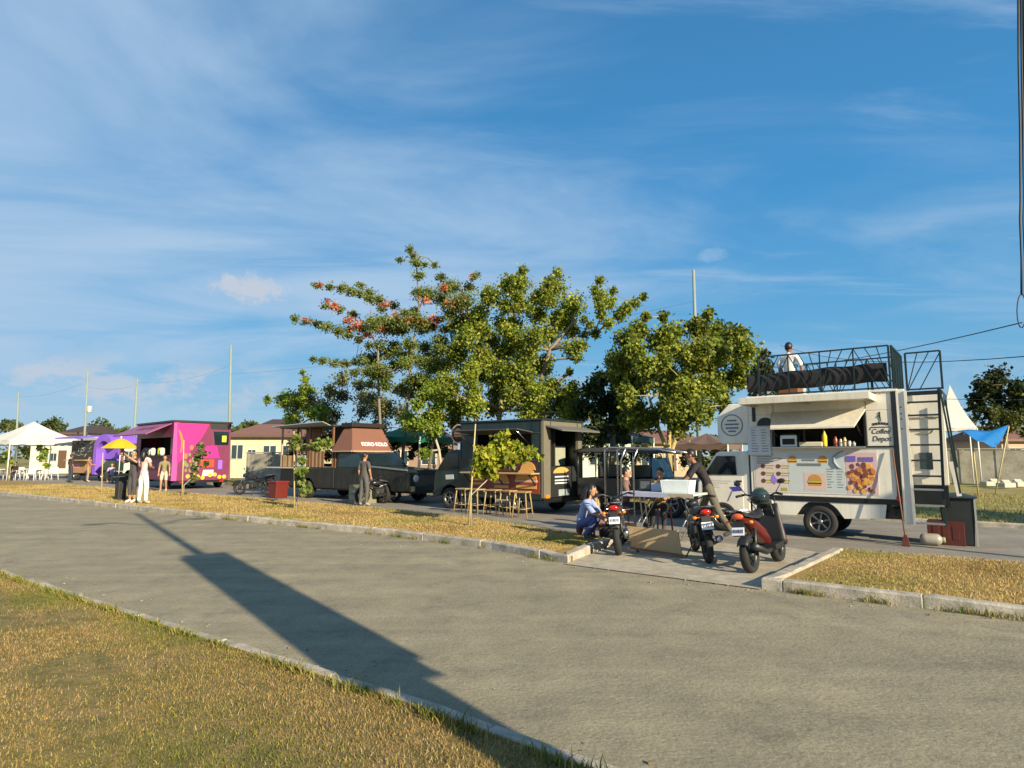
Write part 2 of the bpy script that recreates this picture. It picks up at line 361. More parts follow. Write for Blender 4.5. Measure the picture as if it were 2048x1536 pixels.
# lines of the two roads in (s, t)
NEAR_EDGE = [(-160, 1.2), (-60, 2.2), (-32, 2.55), (-20, 2.70), (-10.3, 2.82), (-5.5, 2.98), (-3.3, 3.06), (-2.2, 3.04), (2, 3.0), (12, 2.95), (60, 2.9)]
ISL_NEAR = [(-160, 6.4), (-60, 7.5), (-32.7, 7.92), (-19.5, 8.25), (-13, 8.55), (-9.7, 8.75), (-7, 8.55), (-5.2, 8.15)]
ISL_FAR = [(-5.55, 10.25), (-7, 10.75), (-8.6, 11.35), (-10.4, 11.85), (-13, 12.2), (-16, 12.45), (-22, 12.5), (-32, 12.3), (-60, 11.8), (-160, 10.8)]
RISL_NEAR = [(-2.36, 8.07), (0.1, 8.12), (10, 8.1), (60, 8.0)]
RISL_FAR = [(60, 11.8), (10, 11.8), (0.2, 11.75), (-2.2, 11.45)]
def interp(line, s):
    a = sorted(line); return float(np.interp(s, [p[0] for p in a], [p[1] for p in a]))

o = MB(); o.add([(-2500, -600, -.06), (2500, -600, -.06), (2500, 3500, -.06), (-2500, 3500, -.06)], [(0, 1, 2, 3)])
structure(o.obj('ground', field_mat), 'wide dry field reaching to the horizon')
sheet('near_road', [(-160, -1), (60, -1), (60, 10.2), (-160, 10.2)], -.008, asphalt, 'pale worn concrete road in the foreground')
sheet('far_road', [(-160, 10.0), (60, 10.0), (60, 18.2), (-160, 18.2)], -.002, far_asphalt, 'road behind the grass verge where the food trucks park')
dm = MB(); dm.add([ST(*p, .004) for p in [(-5.2, 8.06), (-2.36, 8.0), (-2.2, 11.45), (-3.0, 11.9), (-4.7, 11.6), (-5.55, 10.3)]], [tuple(range(6))])
structure(dm.obj('driveway', slab_mat), 'pale concrete driveway joining the two roads')
# low joints across the near road
def raised(name, poly, z0, z1, m, label):
    mb = MB(); n = len(poly)
    mb.add([ST(s, t, z0) for s, t in poly] + [ST(s, t, z1) for s, t in poly], [tuple(range(2 * n - 1, n - 1, -1))] + [(i, (i + 1) % n, n + (i + 1) % n, n + i) for i in range(n)])
    return structure(mb.obj(name, m), label)
K = .16
def inset(line, d): return [(s, t + d) for s, t in line]
raised('verge', inset(ISL_NEAR, K * .9) + [(-5.36, 8.3)] + [(-5.70, 10.2)] + ISL_FAR[1:], -.01, .085, dry_soil, 'strip of dry golden grass between the roads')
raised('verge', [(-2.2, 8.22)] + inset(RISL_NEAR[1:], K * .9) + RISL_FAR[:-1] + [(-2.02, 11.42)], -.01, .085, dry_soil, 'dry golden grass verge right of the driveway')
raised('lawn', [(s, t - .11) for s, t in NEAR_EDGE] + [(60, -30), (-160, -30)], -.01, .022, lawn_soil, 'patchy dry lawn in the near corner')

def kerb(name, line, w, z1, side, label, seg=.0):
    """a cast kerb along a line; side = +1 puts its body on the +t side; the corners are chamfered and the top wanders a little"""
    pts = []
    for (a, b) in zip(line, line[1:]):
        d = math.hypot(b[0] - a[0], b[1] - a[1]); k = max(1, min(60, int(d / .35)))
        pts += [(a[0] + (b[0] - a[0]) * i / k, a[1] + (b[1] - a[1]) * i / k) for i in range(k)]
    pts.append(line[-1]); rng = random.Random(len(pts)); mb = MB(); vs_ = []; jt = set(); q_ = []
    for i, p in enumerate(pts):
        q_.append(p)
        if i % 4 == 2 and i + 1 < len(pts):
            n_ = pts[i + 1]; d = math.hypot(n_[0] - p[0], n_[1] - p[1])
            for e in (.10, .112, .124): q_.append((p[0] + (n_[0] - p[0]) * e / d, p[1] + (n_[1] - p[1]) * e / d)) if d > .2 else None
            if d > .2: jt.add(len(q_) - 2)
    pts = q_
    for i, p in enumerate(pts):
        a, b = Vector(pts[max(0, i - 1)]), Vector(pts[min(len(pts) - 1, i + 1)]); d = (b - a).normalized(); nrm = Vector((-d.y, d.x)) * side
        j = rng.uniform(-.010, .012) - (.02 if rng.random() < .05 else 0); jz = rng.uniform(-.009, .006) - (.02 if rng.random() < .05 else 0); c = .02
        if i in jt: j, jz = .016, -.02
        for u, z in ((0 + j, -.02), (0 + j, z1 - c + jz), (c + j, z1 + jz), (w - c, z1 + jz), (w, z1 - c), (w, -.02)):
            q = Vector(p) + nrm * u; vs_.append(ST(q.x, q.y, z))
    n = 6; k = len(pts)
    fs = [(i * n + j, (i + 1) * n + j, (i + 1) * n + j + 1, i * n + j + 1) for i in range(k - 1) for j in range(n - 1)]
    fs += [tuple(range(n)), tuple((k - 1) * n + j for j in range(n - 1, -1, -1))]
    mb.add(vs_, fs); return structure(mb.obj(name, kerb_mat), label)
kerb('kerb', ISL_NEAR + [(-5.42, 9.2), (-5.55, 10.25)], K, .125, 1, 'concrete kerb round the end of the long verge')
kerb('kerb', [(60, 8.0), (10, 8.1), (0.1, 8.12), (-2.36, 8.07), (-2.30, 9.2), (-2.2, 11.45)], K, .125, -1, 'weathered concrete kerb of the verge by the driveway')
kerb('kerb', NEAR_EDGE, .12, .028, -1, 'low pale kerb between lawn and road')
kerb('kerb', [(-160, 18.1), (60, 18.1)], K, .10, 1, 'far kerb behind the food trucks')

# ------------------------------------------------------------------ grass
def blades(name, pts, hmin, hmax, width, cols, m, label, wts=None, lean=.6, seed=1):
    rng = np.random.default_rng(seed); n = len(pts)
    h = rng.uniform(hmin, hmax, n) * (1 + .5 * (rng.random(n) < .06)); a = rng.uniform(0, 2 * np.pi, n); w = width * rng.uniform(.6, 1.3, n)
    l = rng.uniform(.1, lean, n) * h; la = rng.uniform(0, 2 * np.pi, n)
    dx, dy = np.cos(a) * w, np.sin(a) * w; lx, ly = np.cos(la) * l, np.sin(la) * l
    P = np.asarray(pts, dtype=np.float64)
    v = np.empty((n, 5, 3))
    v[:, 0] = P + np.stack([-dx, -dy, 0 * dx], 1); v[:, 1] = P + np.stack([dx, dy, 0 * dx], 1)
    v[:, 2] = P + np.stack([dx * .8 + lx * .35, dy * .8 + ly * .35, h * .55], 1); v[:, 3] = P + np.stack([-dx * .8 + lx * .35, -dy * .8 + ly * .35, h * .55], 1)
    v[:, 4] = P + np.stack([lx, ly, h * .95], 1)
    me = bpy.data.meshes.new(name); base = np.arange(n) * 5
    me.vertices.add(n * 5); me.vertices.foreach_set('co', v.reshape(-1))
    loops = np.stack([base, base + 1, base + 2, base + 3, base + 3, base + 2, base + 4], 1).reshape(-1)
    me.loops.add(n * 7); me.loops.foreach_set('vertex_index', loops)
    starts = np.stack([np.arange(n) * 7, np.arange(n) * 7 + 4], 1).reshape(-1)
    me.polygons.add(n * 2); me.polygons.foreach_set('loop_start', starts); me.update(); me.validate()
    cols = np.asarray(cols); ci = rng.choice(len(cols), n, p=wts) if callable(wts) is False else wts(P, rng)
    c = cols[ci] * rng.uniform(.7, 1.3, (n, 1))
    at = me.color_attributes.new('tint', 'FLOAT_COLOR', 'POINT'); full = np.ones((n, 5, 4)); full[:, :, :3] = c[:, None, :]
    at.data.foreach_set('color', full.reshape(-1))
    me.materials.append(m); o = bpy.data.objects.new(name, me); COL.objects.link(o); o['kind'] = 'stuff'; o['label'] = label; return o
grass_mat = mat('grass_blade', (.2, .2, .1), .75, attr='tint', trans=.35, spec=.2)
DRY = [(.52, .38, .14), (.43, .30, .11), (.30, .21, .075), (.33, .30, .08), (.17, .21, .04), (.54, .42, .20)]
def inpoly(p, s, t): pass
def scatter(n, sfun, tlo, thi, z, seed):
    rng = np.random.default_rng(seed); s = sfun(rng, n); a = np.array([tlo(q) for q in s]); b = np.array([thi(q) for q in s]); t = a + (b - a) * rng.random(n)
    return np.stack([s * RX + t * NX, s * RY + t * NY, np.full(n, z)], 1)
def patchy(P, rng):
    f = np.sin(P[:, 0] * 1.7 + 1.3 * np.sin(P[:, 1] * 1.1)) + np.sin(P[:, 1] * 2.3 + P[:, 0] * .6) + rng.normal(0, .75, len(P))
    g = rng.random(len(P)); k = np.full(len(P), 0)
    k[g < .35] = 1; k[g > .65] = 5; k[(f > 1.25)] = 3; k[(f > 2.0)] = 4; k[f < -1.5] = 2
    return k
blades('verge_grass', scatter(60000, lambda r, n: -5.75 - 34 * r.random(n) ** 1.5, lambda s: interp(ISL_NEAR, s) + .17, lambda s: min(interp(ISL_FAR, s), 12.6) + .1, .08, 5), .025, .075, .006, DRY, grass_mat, 'short dry golden grass on the long verge', patchy, seed=5)
blades('verge_grass', scatter(32000, lambda r, n: -2.05 + 8 * r.random(n), lambda s: 8.3, lambda s: 11.75, .08, 6), .025, .07, .005, DRY, grass_mat, 'short dry golden grass on the verge by the driveway', patchy, seed=6)
LAWN = [(.42, .29, .11), (.28, .19, .065), (.19, .20, .035), (.29, .26, .055), (.12, .15, .025), (.48, .36, .17)]
def lawn_pts(n, seed):
    rng = np.random.default_rng(seed); s = -16 + 17 * rng.random(n) ** .62; d = rng.random(n) ** 1.25 * 5.2
    t = np.array([interp(NEAR_EDGE, q) for q in s]) - .12 - d
    P = np.stack([s * RX + t * NX, s * RY + t * NY, np.full(n, .022)], 1)
    bare = np.sin(P[:, 0] * 1.9 + 2.1 * np.sin(P[:, 1] * 1.7 + .4)) + np.sin(P[:, 1] * 3.1 + 1.3 * np.sin(P[:, 0] * 2.3)) + .5 * np.sin(P[:, 0] * 7 + P[:, 1] * 5)
    return P[(P[:, 1] > 2.3) & (P[:, 0] > -12) & (rng.random(len(P)) > np.clip(bare * .55 - .1, 0, .85))]
def lawn_patch(P, rng):
    f = np.sin(P[:, 0] * 2.1 + 1.7 * np.sin(P[:, 1] * 1.3)) + np.sin(P[:, 1] * 2.9 + P[:, 0] * 1.2) + rng.normal(0, .8, len(P)) - .12 * (P[:, 0] + 2.5)
    g = rng.random(len(P)); k = np.full(len(P), 0); k[g < .4] = 1; k[g > .82] = 5; k[f > .6] = 3; k[f > 1.3] = 2; k[f > 2.1] = 4
    return k
blades('lawn_grass', lawn_pts(270000, 8), .006, .028, .0023, LAWN, grass_mat, 'patchy yellow and green grass of the near lawn', lawn_patch, seed=8, lean=1.0)
FIELD = [(.34, .28, .08), (.22, .23, .05), (.42, .31, .13), (.15, .17, .04)]
blades('field_grass', scatter(30000, lambda r, n: -45 + 62 * r.random(n), lambda s: 18.3, lambda s: 34, -.05, 9), .03, .13, .012, FIELD, grass_mat, 'rough pale grass of the field behind the trucks', [.4, .25, .2, .15], seed=9, lean=1.2)

def tufts(line, off, n, seed, s0, s1, z=.0):
    rng = np.random.default_rng(seed); cs = rng.uniform(s0, s1, max(8, n // 28)); s = rng.choice(cs, n) + rng.normal(0, .07, n); d = np.abs(rng.normal(0, .035, n))
    t = np.array([interp(line, q) for q in s]) + off * (.01 + d)
    return np.stack([s * RX + t * NX, s * RY + t * NY, np.full(n, z)], 1)
WEED = [(.26, .25, .05), (.14, .18, .03), (.40, .30, .10), (.09, .13, .025)]
blades('kerb_weeds', np.concatenate([tufts(ISL_NEAR, -1, 900, 21, -18, -5.4), tufts(RISL_NEAR, -1, 800, 22, -2.2, 3), tufts([(a_, b_ - .15) for a_, b_ in NEAR_EDGE], -1, 2600, 24, -11, .5, .03)]), .02, .09, .004, WEED, grass_mat, 'weeds growing at the foot of the kerbs', [.35, .25, .25, .15], seed=23, lean=1.1)
# crumbs of concrete and dry leaves along the kerbs
rg_ = random.Random(31); q = MB()
for k in range(220):
    ln, off = rg_.choice([(ISL_NEAR, -1), (RISL_NEAR, -1), (NEAR_EDGE, 1)]); s_ = rg_.uniform(-14, 3); t_ = interp(ln, s_) + off * abs(rg_.gauss(.02, .25)); r_ = rg_.uniform(.004, .012)
    q.mt(rg_.choice([0, 0, 1])); q.cbox(ST(s_, t_, r_ * .3), (r_ * 2, r_ * 1.4, r_), Matrix.Rotation(rg_.uniform(0, 3), 3, 'Z'))
o = q.obj('debris', [mat('crumb_grey', (.30, .27, .22), .9), mat('crumb_leaf', (.20, .15, .08), .9)]); o['kind'] = 'stuff'; o['label'] = 'crumbs of concrete and dry leaves beside the kerbs'
# ------------------------------------------------------------------ wheels shared by the vehicles
def arc(cx, cz, r, a0, a1, k): return [(cx + r * math.cos(R(a0 + (a1 - a0) * i / k)), cz + r * math.sin(R(a0 + (a1 - a0) * i / k))) for i in range(k + 1)]
def wheel(parent, c, r, w, rim_m=alloy, spokes=5, side=-1, axis='y'):
    """tyre with rounded shoulders and a dished spoked rim; axis is the axle"""
    c = Vector(c); mb = MB(); h = w / 2
    mb.lathe([(r * .62, -h * .8), (r * .70, -h), (r * .93, -h), (r * .985, -h * .75), (r, -h * .4), (r, h * .4), (r * .985, h * .75), (r * .93, h), (r * .70, h), (r * .62, h * .8)], (0, 0, 0), axis, 28, True)
    o = mb.obj('wheel', rubber, parent, loc=c)
    rb = MB(); q = side
    P = lambda rad, ang, d: (rad * math.cos(ang), d, rad * math.sin(ang)) if axis == 'y' else (d, rad * math.cos(ang), rad * math.sin(ang))
    n = 28; ring = [(r * .64, q * h * .86), (r * .60, q * h * .95), (r * .56, q * h * .86), (r * .54, q * h * .35)]
    rb.add([P(a, 2 * math.pi * j / n, d) for a, d in ring for j in range(n)], [(i * n + j, i * n + (j + 1) % n, (i + 1) * n + (j + 1) % n, (i + 1) * n + j) for i in range(3) for j in range(n)], True)
    for k in range(spokes):
        a = 2 * math.pi * k / spokes + .3; wd = .20
        v = [P(r * .10, a - wd * 1.9, q * h * .62), P(r * .57, a - wd * .55, q * h * .80), P(r * .57, a + wd * .55, q * h * .80), P(r * .10, a + wd * 1.9, q * h * .62)]
        v2 = [Vector(p) - Vector(P(0, 0, q * h * .25)) for p in v]
        rb.add(v + v2, [(0, 1, 2, 3), (7, 6, 5, 4), (0, 4, 5, 1), (1, 5, 6, 2), (2, 6, 7, 3), (3, 7, 4, 0)])
    rb.lathe([(r * .16, q * h * .5), (r * .17, q * h * .78), (r * .10, q * h * .88)], (0, 0, 0), axis, 14)
    rb.obj('rim', rim_m, o)
    db = MB(); db.disc(P(0, 0, q * h * .1), r * .60, 20, axis); db.obj('brake_disc', black_plastic, o)
    return o

# ------------------------------------------------------------------ the white food truck
OWT = ST(-1.40, 13.6)
wt = thing('food_truck', 'white food truck with burger menu print, raised awning, roof railing and rear ladder', 'food truck', OWT)
WD = 1.66
decal = lambda n, c, r=.55: mat(n, c, r, var=.08, scale=20)
# kitchen box: walls around an opening so that the service window is a real hole
bx = MB(); T = .05
bx.box(-2.70, 0, 0, T, .80, 1.78); bx.box(-2.70, -2.22, 0, T, 1.78, 2.46); bx.box(-.53, 0, 0, T, 1.78, 2.46); bx.box(-2.70, 0, 0, T, 2.46, 2.80)
bx.box(-2.70, 0, WD - T, WD, .80, 2.80); bx.box(-2.70, -2.65, T, WD - T, .80, 2.80); bx.box(-.05, 0, T, WD - T, .80, 2.80)
bx.obj('kitchen_box', white_paint, wt, bevel=.012)
rf = MB(); rf.box(-2.74, .04, -.03, WD + .03, 2.803, 2.85); rf.obj('roof', white_paint, wt, bevel=.012)
fl = MB(); fl.box(-2.72, .02, .01, WD - .01, .70, .797); fl.obj('floor_rail', black_paint, wt, bevel=.01)
tr = MB(); tr.bar((-2.70, -.012, 1.775), (0, -.012, 1.775), .03, .03); tr.box(-.075, 0.0, -.022, -.002, .80, 2.80); tr.obj('corner_trim', [black_paint], wt)
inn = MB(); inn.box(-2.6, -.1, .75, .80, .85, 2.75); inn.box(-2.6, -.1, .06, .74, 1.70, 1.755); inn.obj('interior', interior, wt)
ct = MB(); ct.box(-2.22, -.53, -.16, .30, 1.755, 1.782); ct.obj('counter', steel, wt, bevel=.006)
wf = MB()
for a, b in (((-2.22, 0, 1.8), (-2.22, 0, 2.46)), ((-.53, 0, 1.8), (-.53, 0, 2.46)), ((-2.22, 0, 2.46), (-.53, 0, 2.46)), ((-1.62, .03, 1.8), (-1.62, .03, 2.46))): wf.bar(a, b, .035, .04)
wf.obj('window_frame', black_paint, wt)
# things on the counter
def tagged(o, label, cat, group=None): return tag(o, label, cat, group)
b = MB(); b.lathe([(.028, 0), (.032, .02), (.032, .14), (.012, .19), (.008, .23)], n=10)
bo = b.obj('sauce_bottle', mat('mustard_plastic', (.75, .50, .02), .4, var=.05), loc=OWT + Vector((-1.26 * RX + .06 * NX, -1.26 * RY + .06 * NY, 1.782))); bo.scale = (1.5, 1.5, 1.5); tagged(bo, 'yellow mustard bottle standing on the white truck counter', 'bottle')
for i, (x, hh, c) in enumerate(((-1.06, .20, (.35, .05, .03)), (-.97, .15, (.55, .52, .45)), (-.90, .18, (.50, .42, .25)), (-.82, .12, (.60, .58, .5)), (-.74, .10, (.45, .40, .3)))):
    b = MB(); b.lathe([(.03, 0), (.036, .01), (.036, hh * .7), (.02, hh * .85), (.02, hh)], n=10)
    p = ST(-1.40 + x, 13.6 + .05, 1.782)
    tagged(b.obj('sauce_jar', mat('jar_%d' % i, c, .3, var=.1), loc=p), ['tall dark red sauce jar beside the mustard bottle', 'pale jar right of the dark red sauce jar', 'tan jar in the middle of the counter jars', 'short white jar near the counter corner', 'lowest jar at the right end of the counter'][i], 'jar')
b = MB(); b.box(-.16, .16, -.12, .12, 0, .24); b.mt(1).box(-.12, .12, -.125, -.121, .05, .17); b.mt(2).box(-.14, .14, -.10, .10, .241, .27)
g = b.obj('coffee_machine', [steel, ink, dark_metal], bevel=.012, loc=ST(-1.40 - 1.93, 13.6 + .16, 1.782)); g.rotation_euler = (0, 0, -ANG); tagged(g, 'small steel coffee machine at the left end of the counter', 'coffee machine')
b = MB(); b.box(-.22, .22, -.10, .10, 0, .10); g = b.obj('bread_tray', mat('pale_plastic', (.6, .55, .42), .5), bevel=.02, loc=ST(-1.40 - 1.63 + .12, 13.6 + .10, 1.782)); g.rotation_euler = (0, 0, -ANG); tagged(g, 'cream plastic tray beside the coffee machine on the counter', 'tray')
# flap over the window (pushed up) and the larger canopy above it
fp = MB(); fp.add([(-2.22, -.02, 2.50), (-.50, -.02, 2.50), (-.62, -.62, 2.15), (-2.10, -.62, 2.15), (-2.22, -.02, 2.47), (-.50, -.02, 2.47), (-.62, -.62, 2.12), (-2.10, -.62, 2.12)], [(0, 1, 2, 3), (7, 6, 5, 4), (0, 4, 5, 1), (1, 5, 6, 2), (2, 6, 7, 3), (3, 7, 4, 0)])
fp.obj('window_flap', cream_paint, wt)
for x in (-2.12, -.60):
    q = MB(); q.path([(x, -.02, 1.98), (x, -.50, 2.19)], .011, 6); q.obj('flap_strut', black_paint, wt)
cn = MB(); cn.box(-2.62, -.34, -.78, -.0, 2.66, 2.70); cn.box(-2.62, -.34, -.80, -.78, 2.63, 2.76); cn.box(-2.64, -2.62, -.80, 0, 2.63, 2.76); cn.box(-.34, -.32, -.80, 0, 2.63, 2.76)
cn.obj('canopy', cream_paint, wt, bevel=.006)
for x in (-2.5, -1.5, -.45): q = MB(); q.bar((x, -.77, 2.645), (x, -.03, 2.645), .03, .03); q.obj('canopy_rib', steel, wt)
# over-cab box
ob = MB(); ob.prism([(-2.703, 1.86), (-3.30, 1.86), (-3.38, 1.95), (-3.38, 2.46), (-3.12, 2.72), (-2.703, 2.72)], .02, WD - .02); ob.obj('over_cab_box', white_paint, wt, bevel=.02)
em = MB()
for r0 in (.235,):
    em.add([(-3.06 + r * math.cos(2 * math.pi * j / 32), .014, 2.26 + r * math.sin(2 * math.pi * j / 32)) for r in (r0, r0 - .022) for j in range(32)], [(j, (j + 1) % 32, 32 + (j + 1) % 32, 32 + j) for j in range(32)])
for dz, w in ((.10, .20), (.02, .30), (-.06, .28), (-.13, .16)): em.box(-3.06 - w / 2, -3.06 + w / 2, .010, .0165, 2.26 + dz - .016, 2.26 + dz + .016)
em.obj('round_emblem', decal('emblem_blue', (.10, .16, .22)), wt)
vn = MB(); vn.box(-2.62, -2.55, -.012, -.002, 2.32, 2.62); vn.prism(arc(-2.36, 2.23, .17, 0, 180, 10), -.012, -.002); vn.obj('side_vent', black_paint, wt)
# menu board hanging by the window
mbd = MB(); mbd.box(-2.72, -2.26, -.055, -.03, 1.62, 2.20); mo = mbd.obj('menu_board', decal('menu_board_white', (.58, .60, .62)), wt, bevel=.006)
tl = MB(); rg = random.Random(4)
for cx in (-2.64, -2.44):
    for k in range(9):
        z = 2.13 - k * .055; tl.box(cx, cx + rg.uniform(.07, .15), -.0585, -.0555, z, z + .017)
x_ = tl.obj('menu_lines', decal('grey_ink', (.22, .25, .29)), mo); x_['kind'] = 'stuff'
# printed menu panel
pn = MB(); pn.box(-2.63, -.36, -.008, -.001, .86, 1.72); po = pn.obj('menu_print', decal('print_pale', (.62, .60, .55)), wt)
pw = MB(); pw.box(-2.60, -1.98, -.0105, -.0085, .90, 1.50); pw.obj('pale_pink_field', decal('print_pink', (.62, .52, .48)), po)
pg = MB(); pg.box(-1.95, -.92, -.0105, -.0085, .90, 1.66); pg.obj('pale_blue_field', decal('print_blue_white', (.50, .55, .55)), po)
pm = MB(); pm.box(-.90, -.37, -.0105, -.0085, .88, 1.66); pm.obj('lilac_field', decal('print_lilac', (.60, .42, .42)), po)
def burger(x, z, w, y=-.013, parent=None):
    e = MB(); h = w * .72
    e.mt(0).prism(arc(x, z, w / 2, 0, 180, 10), y, y + .0024); e.mt(1).box(x - w / 2 * 1.04, x + w / 2 * 1.04, y - .001, y + .002, z - h * .14, z - h * .01)
    e.mt(2).box(x - w / 2 * 1.08, x + w / 2 * 1.08, y - .002, y + .002, z - h * .24, z - h * .12); e.mt(3).box(x - w / 2, x + w / 2, y - .001, y + .0022, z - h * .40, z - h * .23)
    e.mt(0).box(x - w / 2 * .96, x + w / 2 * .96, y, y + .0024, z - h * .58, z - h * .39)
    return e.obj('burger_picture', [decal('print_bun', (.52, .25, .06)), decal('print_lettuce', (.32, .36, .05)), decal('print_cheese', (.75, .42, .04)), decal('print_patty', (.10, .035, .015))], parent)
burger(-1.86, 1.53, .16, parent=po); burger(-1.30, 1.53, .16, parent=po)
sq = MB(); sq.box(-1.66, -1.26, -.0125, -.0108, .93, 1.27); sq.obj('pink_square', decal('print_rose', (.62, .46, .40)), po); burger(-1.46, 1.12, .24, -.016, po)
tl = MB()
for z, x0, x1, h in ((1.50, -1.68, -1.45, .035), (1.40, -1.78, -1.62, .055), (1.40, -1.60, -1.33, .055)):
    x = x0
    while x < x1: w = rg.uniform(.022, .038); tl.box(x, x + w, -.0135, -.011, z, z + h); x += w + .009
for k in range(8):
    for x0 in (-1.24, -1.06): z = 1.34 - k * .05; tl.box(x0, x0 + rg.uniform(.06, .13), -.0135, -.011, z, z + .012)
for k in range(6): z = 1.62 - k * .035; tl.box(-2.56, -2.56 + rg.uniform(.2, .5), -.0135, -.0085, z, z + .012)
x_ = tl.obj('print_lettering', decal('grey_ink2', (.16, .17, .16)), po); x_['kind'] = 'stuff'
hd = MB()
for r in range(3):
    for c in range(2):
        x, z = -2.44 + c * .30, 1.38 - r * .15
        hd.mt(0).box(x - .02, x + .22, -.0135, -.011, z + .012, z + .035); hd.mt(1).prism(arc(x, z + .01, .045, 0, 360, 10)[:-1], -.015, -.011); hd.mt(2).box(x + .06, x + .2, -.0135, -.011, z - .035, z - .015)
hd.mt(0).box(-2.60, -2.44, -.0135, -.0108, .90, .96); hd.box(-2.10, -1.98, -.0135, -.0108, .90, .96)
hd.mt(3).prism([(-2.24, 1.24), (-2.17, 1.12), (-2.22, 1.02), (-2.30, 1.10)], -.0165, -.0112)
x_ = hd.obj('meal_print', [decal('print_olive', (.38, .34, .04)), decal('print_brown', (.12, .055, .03)), decal('print_mustard', (.42, .34, .09)), decal('print_violet', (.28, .18, .62))], po); x_['kind'] = 'stuff'
fd = MB(); rg = random.Random(12)
for k in range(90):
    x, z = rg.uniform(-.86, -.42), rg.uniform(.92, 1.44); r_ = rg.uniform(.015, .045)
    if (x + .75) ** 2 * 5 + (z - 1.2) ** 2 > .14 and x < -.66: continue
    fd.mt(rg.choice([0, 0, 1, 1, 2, 3])).prism([(x + r_ * math.cos(a), z + r_ * 1.2 * math.sin(a)) for a in np.linspace(0, 6.28, 9)[:-1]], -.0125 - .00012 * k, -.0108)
fd.mt(4).box(-.88, -.72, -.022, -.0108, 1.50, 1.60)
for k in range(4): fd.box(-.66 + k * .065, -.62 + k * .065, -.022, -.0108, 1.50, 1.58)
fd.obj('food_picture', [decal('print_orange', (.55, .19, .05)), decal('print_gold', (.68, .36, .06)), decal('print_red_brown', (.22, .06, .03)), decal('print_purple_dark', (.16, .05, .05)), decal('print_blue_violet', (.16, .11, .45))], po)
sw = MB(); sw.path([(-.92, -.012, 1.70), (-1.02, -.012, 1.66), (-1.10, -.012, 1.58), (-1.10, -.012, 1.48), (-1.05, -.012, 1.40), (-1.00, -.012, 1.37)], [.006, .016, .026, .03, .03, .012], 6); sw.obj('swirl_print', decal('print_slate', (.22, .30, .34)), po)
# lettering on the rear corner panel
le = MB(); le.ball((-.275, -.008, 2.41), (.018, .006, .022), 8, 6); le.bar((-.275, -.008, 2.39), (-.268, -.008, 2.30), .022, .008); le.bar((-.275, -.008, 2.38), (-.310, -.008, 2.33), .012, .008); le.bar((-.27, -.008, 2.31), (-.255, -.008, 2.25), .012, .008)
le.box(-.43, -.12, -.0075, -.001, 2.135, 2.15); le.prism([(-.45, 2.09), (-.44, 2.135), (-.43, 2.135), (-.44, 2.09)], -.007, -.001); le.prism([(-.11, 2.09), (-.10, 2.135), (-.11, 2.135), (-.12, 2.09)], -.007, -.001)
lo_ = le.obj('standing_figure_logo', ink, wt)

text('Coffee', 'lettering', ink, wt, (-.275, -.004, 2.06), .135, sx=.85, shear=.25)
text('Depot', 'lettering', ink, wt, (-.265, -.004, 1.92), .14, sx=.85, shear=.2)
dots = MB()
for i in range(6): dots.box(-.40 + i * .045, -.365 + i * .045, -.006, -.001, 2.17 + .02 * math.sin(math.pi * (i + .5) / 6), 2.215 + .02 * math.sin(math.pi * (i + .5) / 6))
dots.obj('small_capitals', ink, wt)
for x in (-2.19, -.50): q = MB(); q.box(x - .006, x + .006, -.004, -.0005, 1.80, 2.79); q.obj('panel_seam', decal('seam_grey', (.16, .15, .13)), wt)
q = MB()
for k in range(22): q.disc((-2.65 + k * .12, -.003, 2.77), .008, 6)
q.obj('rivets', dark_metal, wt)['kind'] = 'stuff'
# lower skirts with wheel arch, cab
cxw = -1.42
sk = MB(); ar = arc(cxw, .31, .42, 180, 0, 14)
sk.prism([(-2.70, .42), (-2.70, .70), (-.26, .70), (-.30, .44), (-.98, .40)] + [p for p in reversed(ar) if p[1] > .41][0:] + [(-1.85, .42)], .03, .07)
so_ = sk.obj('side_skirt', white_paint, wt)
ch = MB(); ch.box(-3.6, -.05, .25, WD - .25, .42, .62); ch.box(-2.5, -.2, .12, WD - .12, .60, .70); ch.box(-1.9, -.9, .1, WD - .1, .45, .68); ch.obj('chassis', black_paint, wt)
for x in (cxw, -3.33):
    for y, sd in ((.10, -1), (WD - .10, 1)): wheel(wt, (x, y, .312), .312, .19, alloy, 6, sd)
cb = MB(); A2 = arc(-3.33, .31, .40, 180, 0, 12)
prof = [(-3.86, .36), (-3.90, .62), (-3.87, 1.02), (-3.78, 1.16), (-3.44, 1.66), (-3.36, 1.70), (-2.74, 1.70), (-2.74, .36)]
low = [(-2.74, .36)] + [p for p in reversed(A2) if p[1] > .37] + [(-3.86, .36)]
cb.prism(prof[:-1] + low[:-1], .03, WD - .03); cb.obj('cab', white_paint, wt, bevel=.03)
dr = MB(); dr.prism([(-3.56, .46), (-3.74, .62), (-3.74, 1.16), (-3.02, 1.18), (-2.88, 1.18), (-2.88, .46)], .018, .028); d_o = dr.obj('door', white_paint, wt, bevel=.01)
q = MB(); q.box(-3.02, -2.90, .002, .02, 1.05, 1.085); q.obj('handle', black_plastic, d_o)
q = MB(); q.prism([(-3.16, .94), (-2.96, .96), (-2.90, .87), (-3.08, .85)], .012, .0175); q.bar((-3.10, .014, .86), (-3.20, .014, .64), .014, .006); q.obj('blue_logo', decal('logo_blue', (.06, .05, .34)), d_o)
q = MB()
for k in range(4): q.box(-3.62, -3.62 + (.5, .42, .2, .24)[k], .0145, .0178, 1.06 - k * .045, 1.068 - k * .045)
q.obj('door_lettering', decal('grey_ink3', (.35, .33, .3)), d_o)
q = MB(); q.prism([(-3.70, 1.20), (-3.42, 1.60), (-3.02, 1.60), (-3.00, 1.20)], .012, .026); q.obj('side_window', glass_dark, wt)
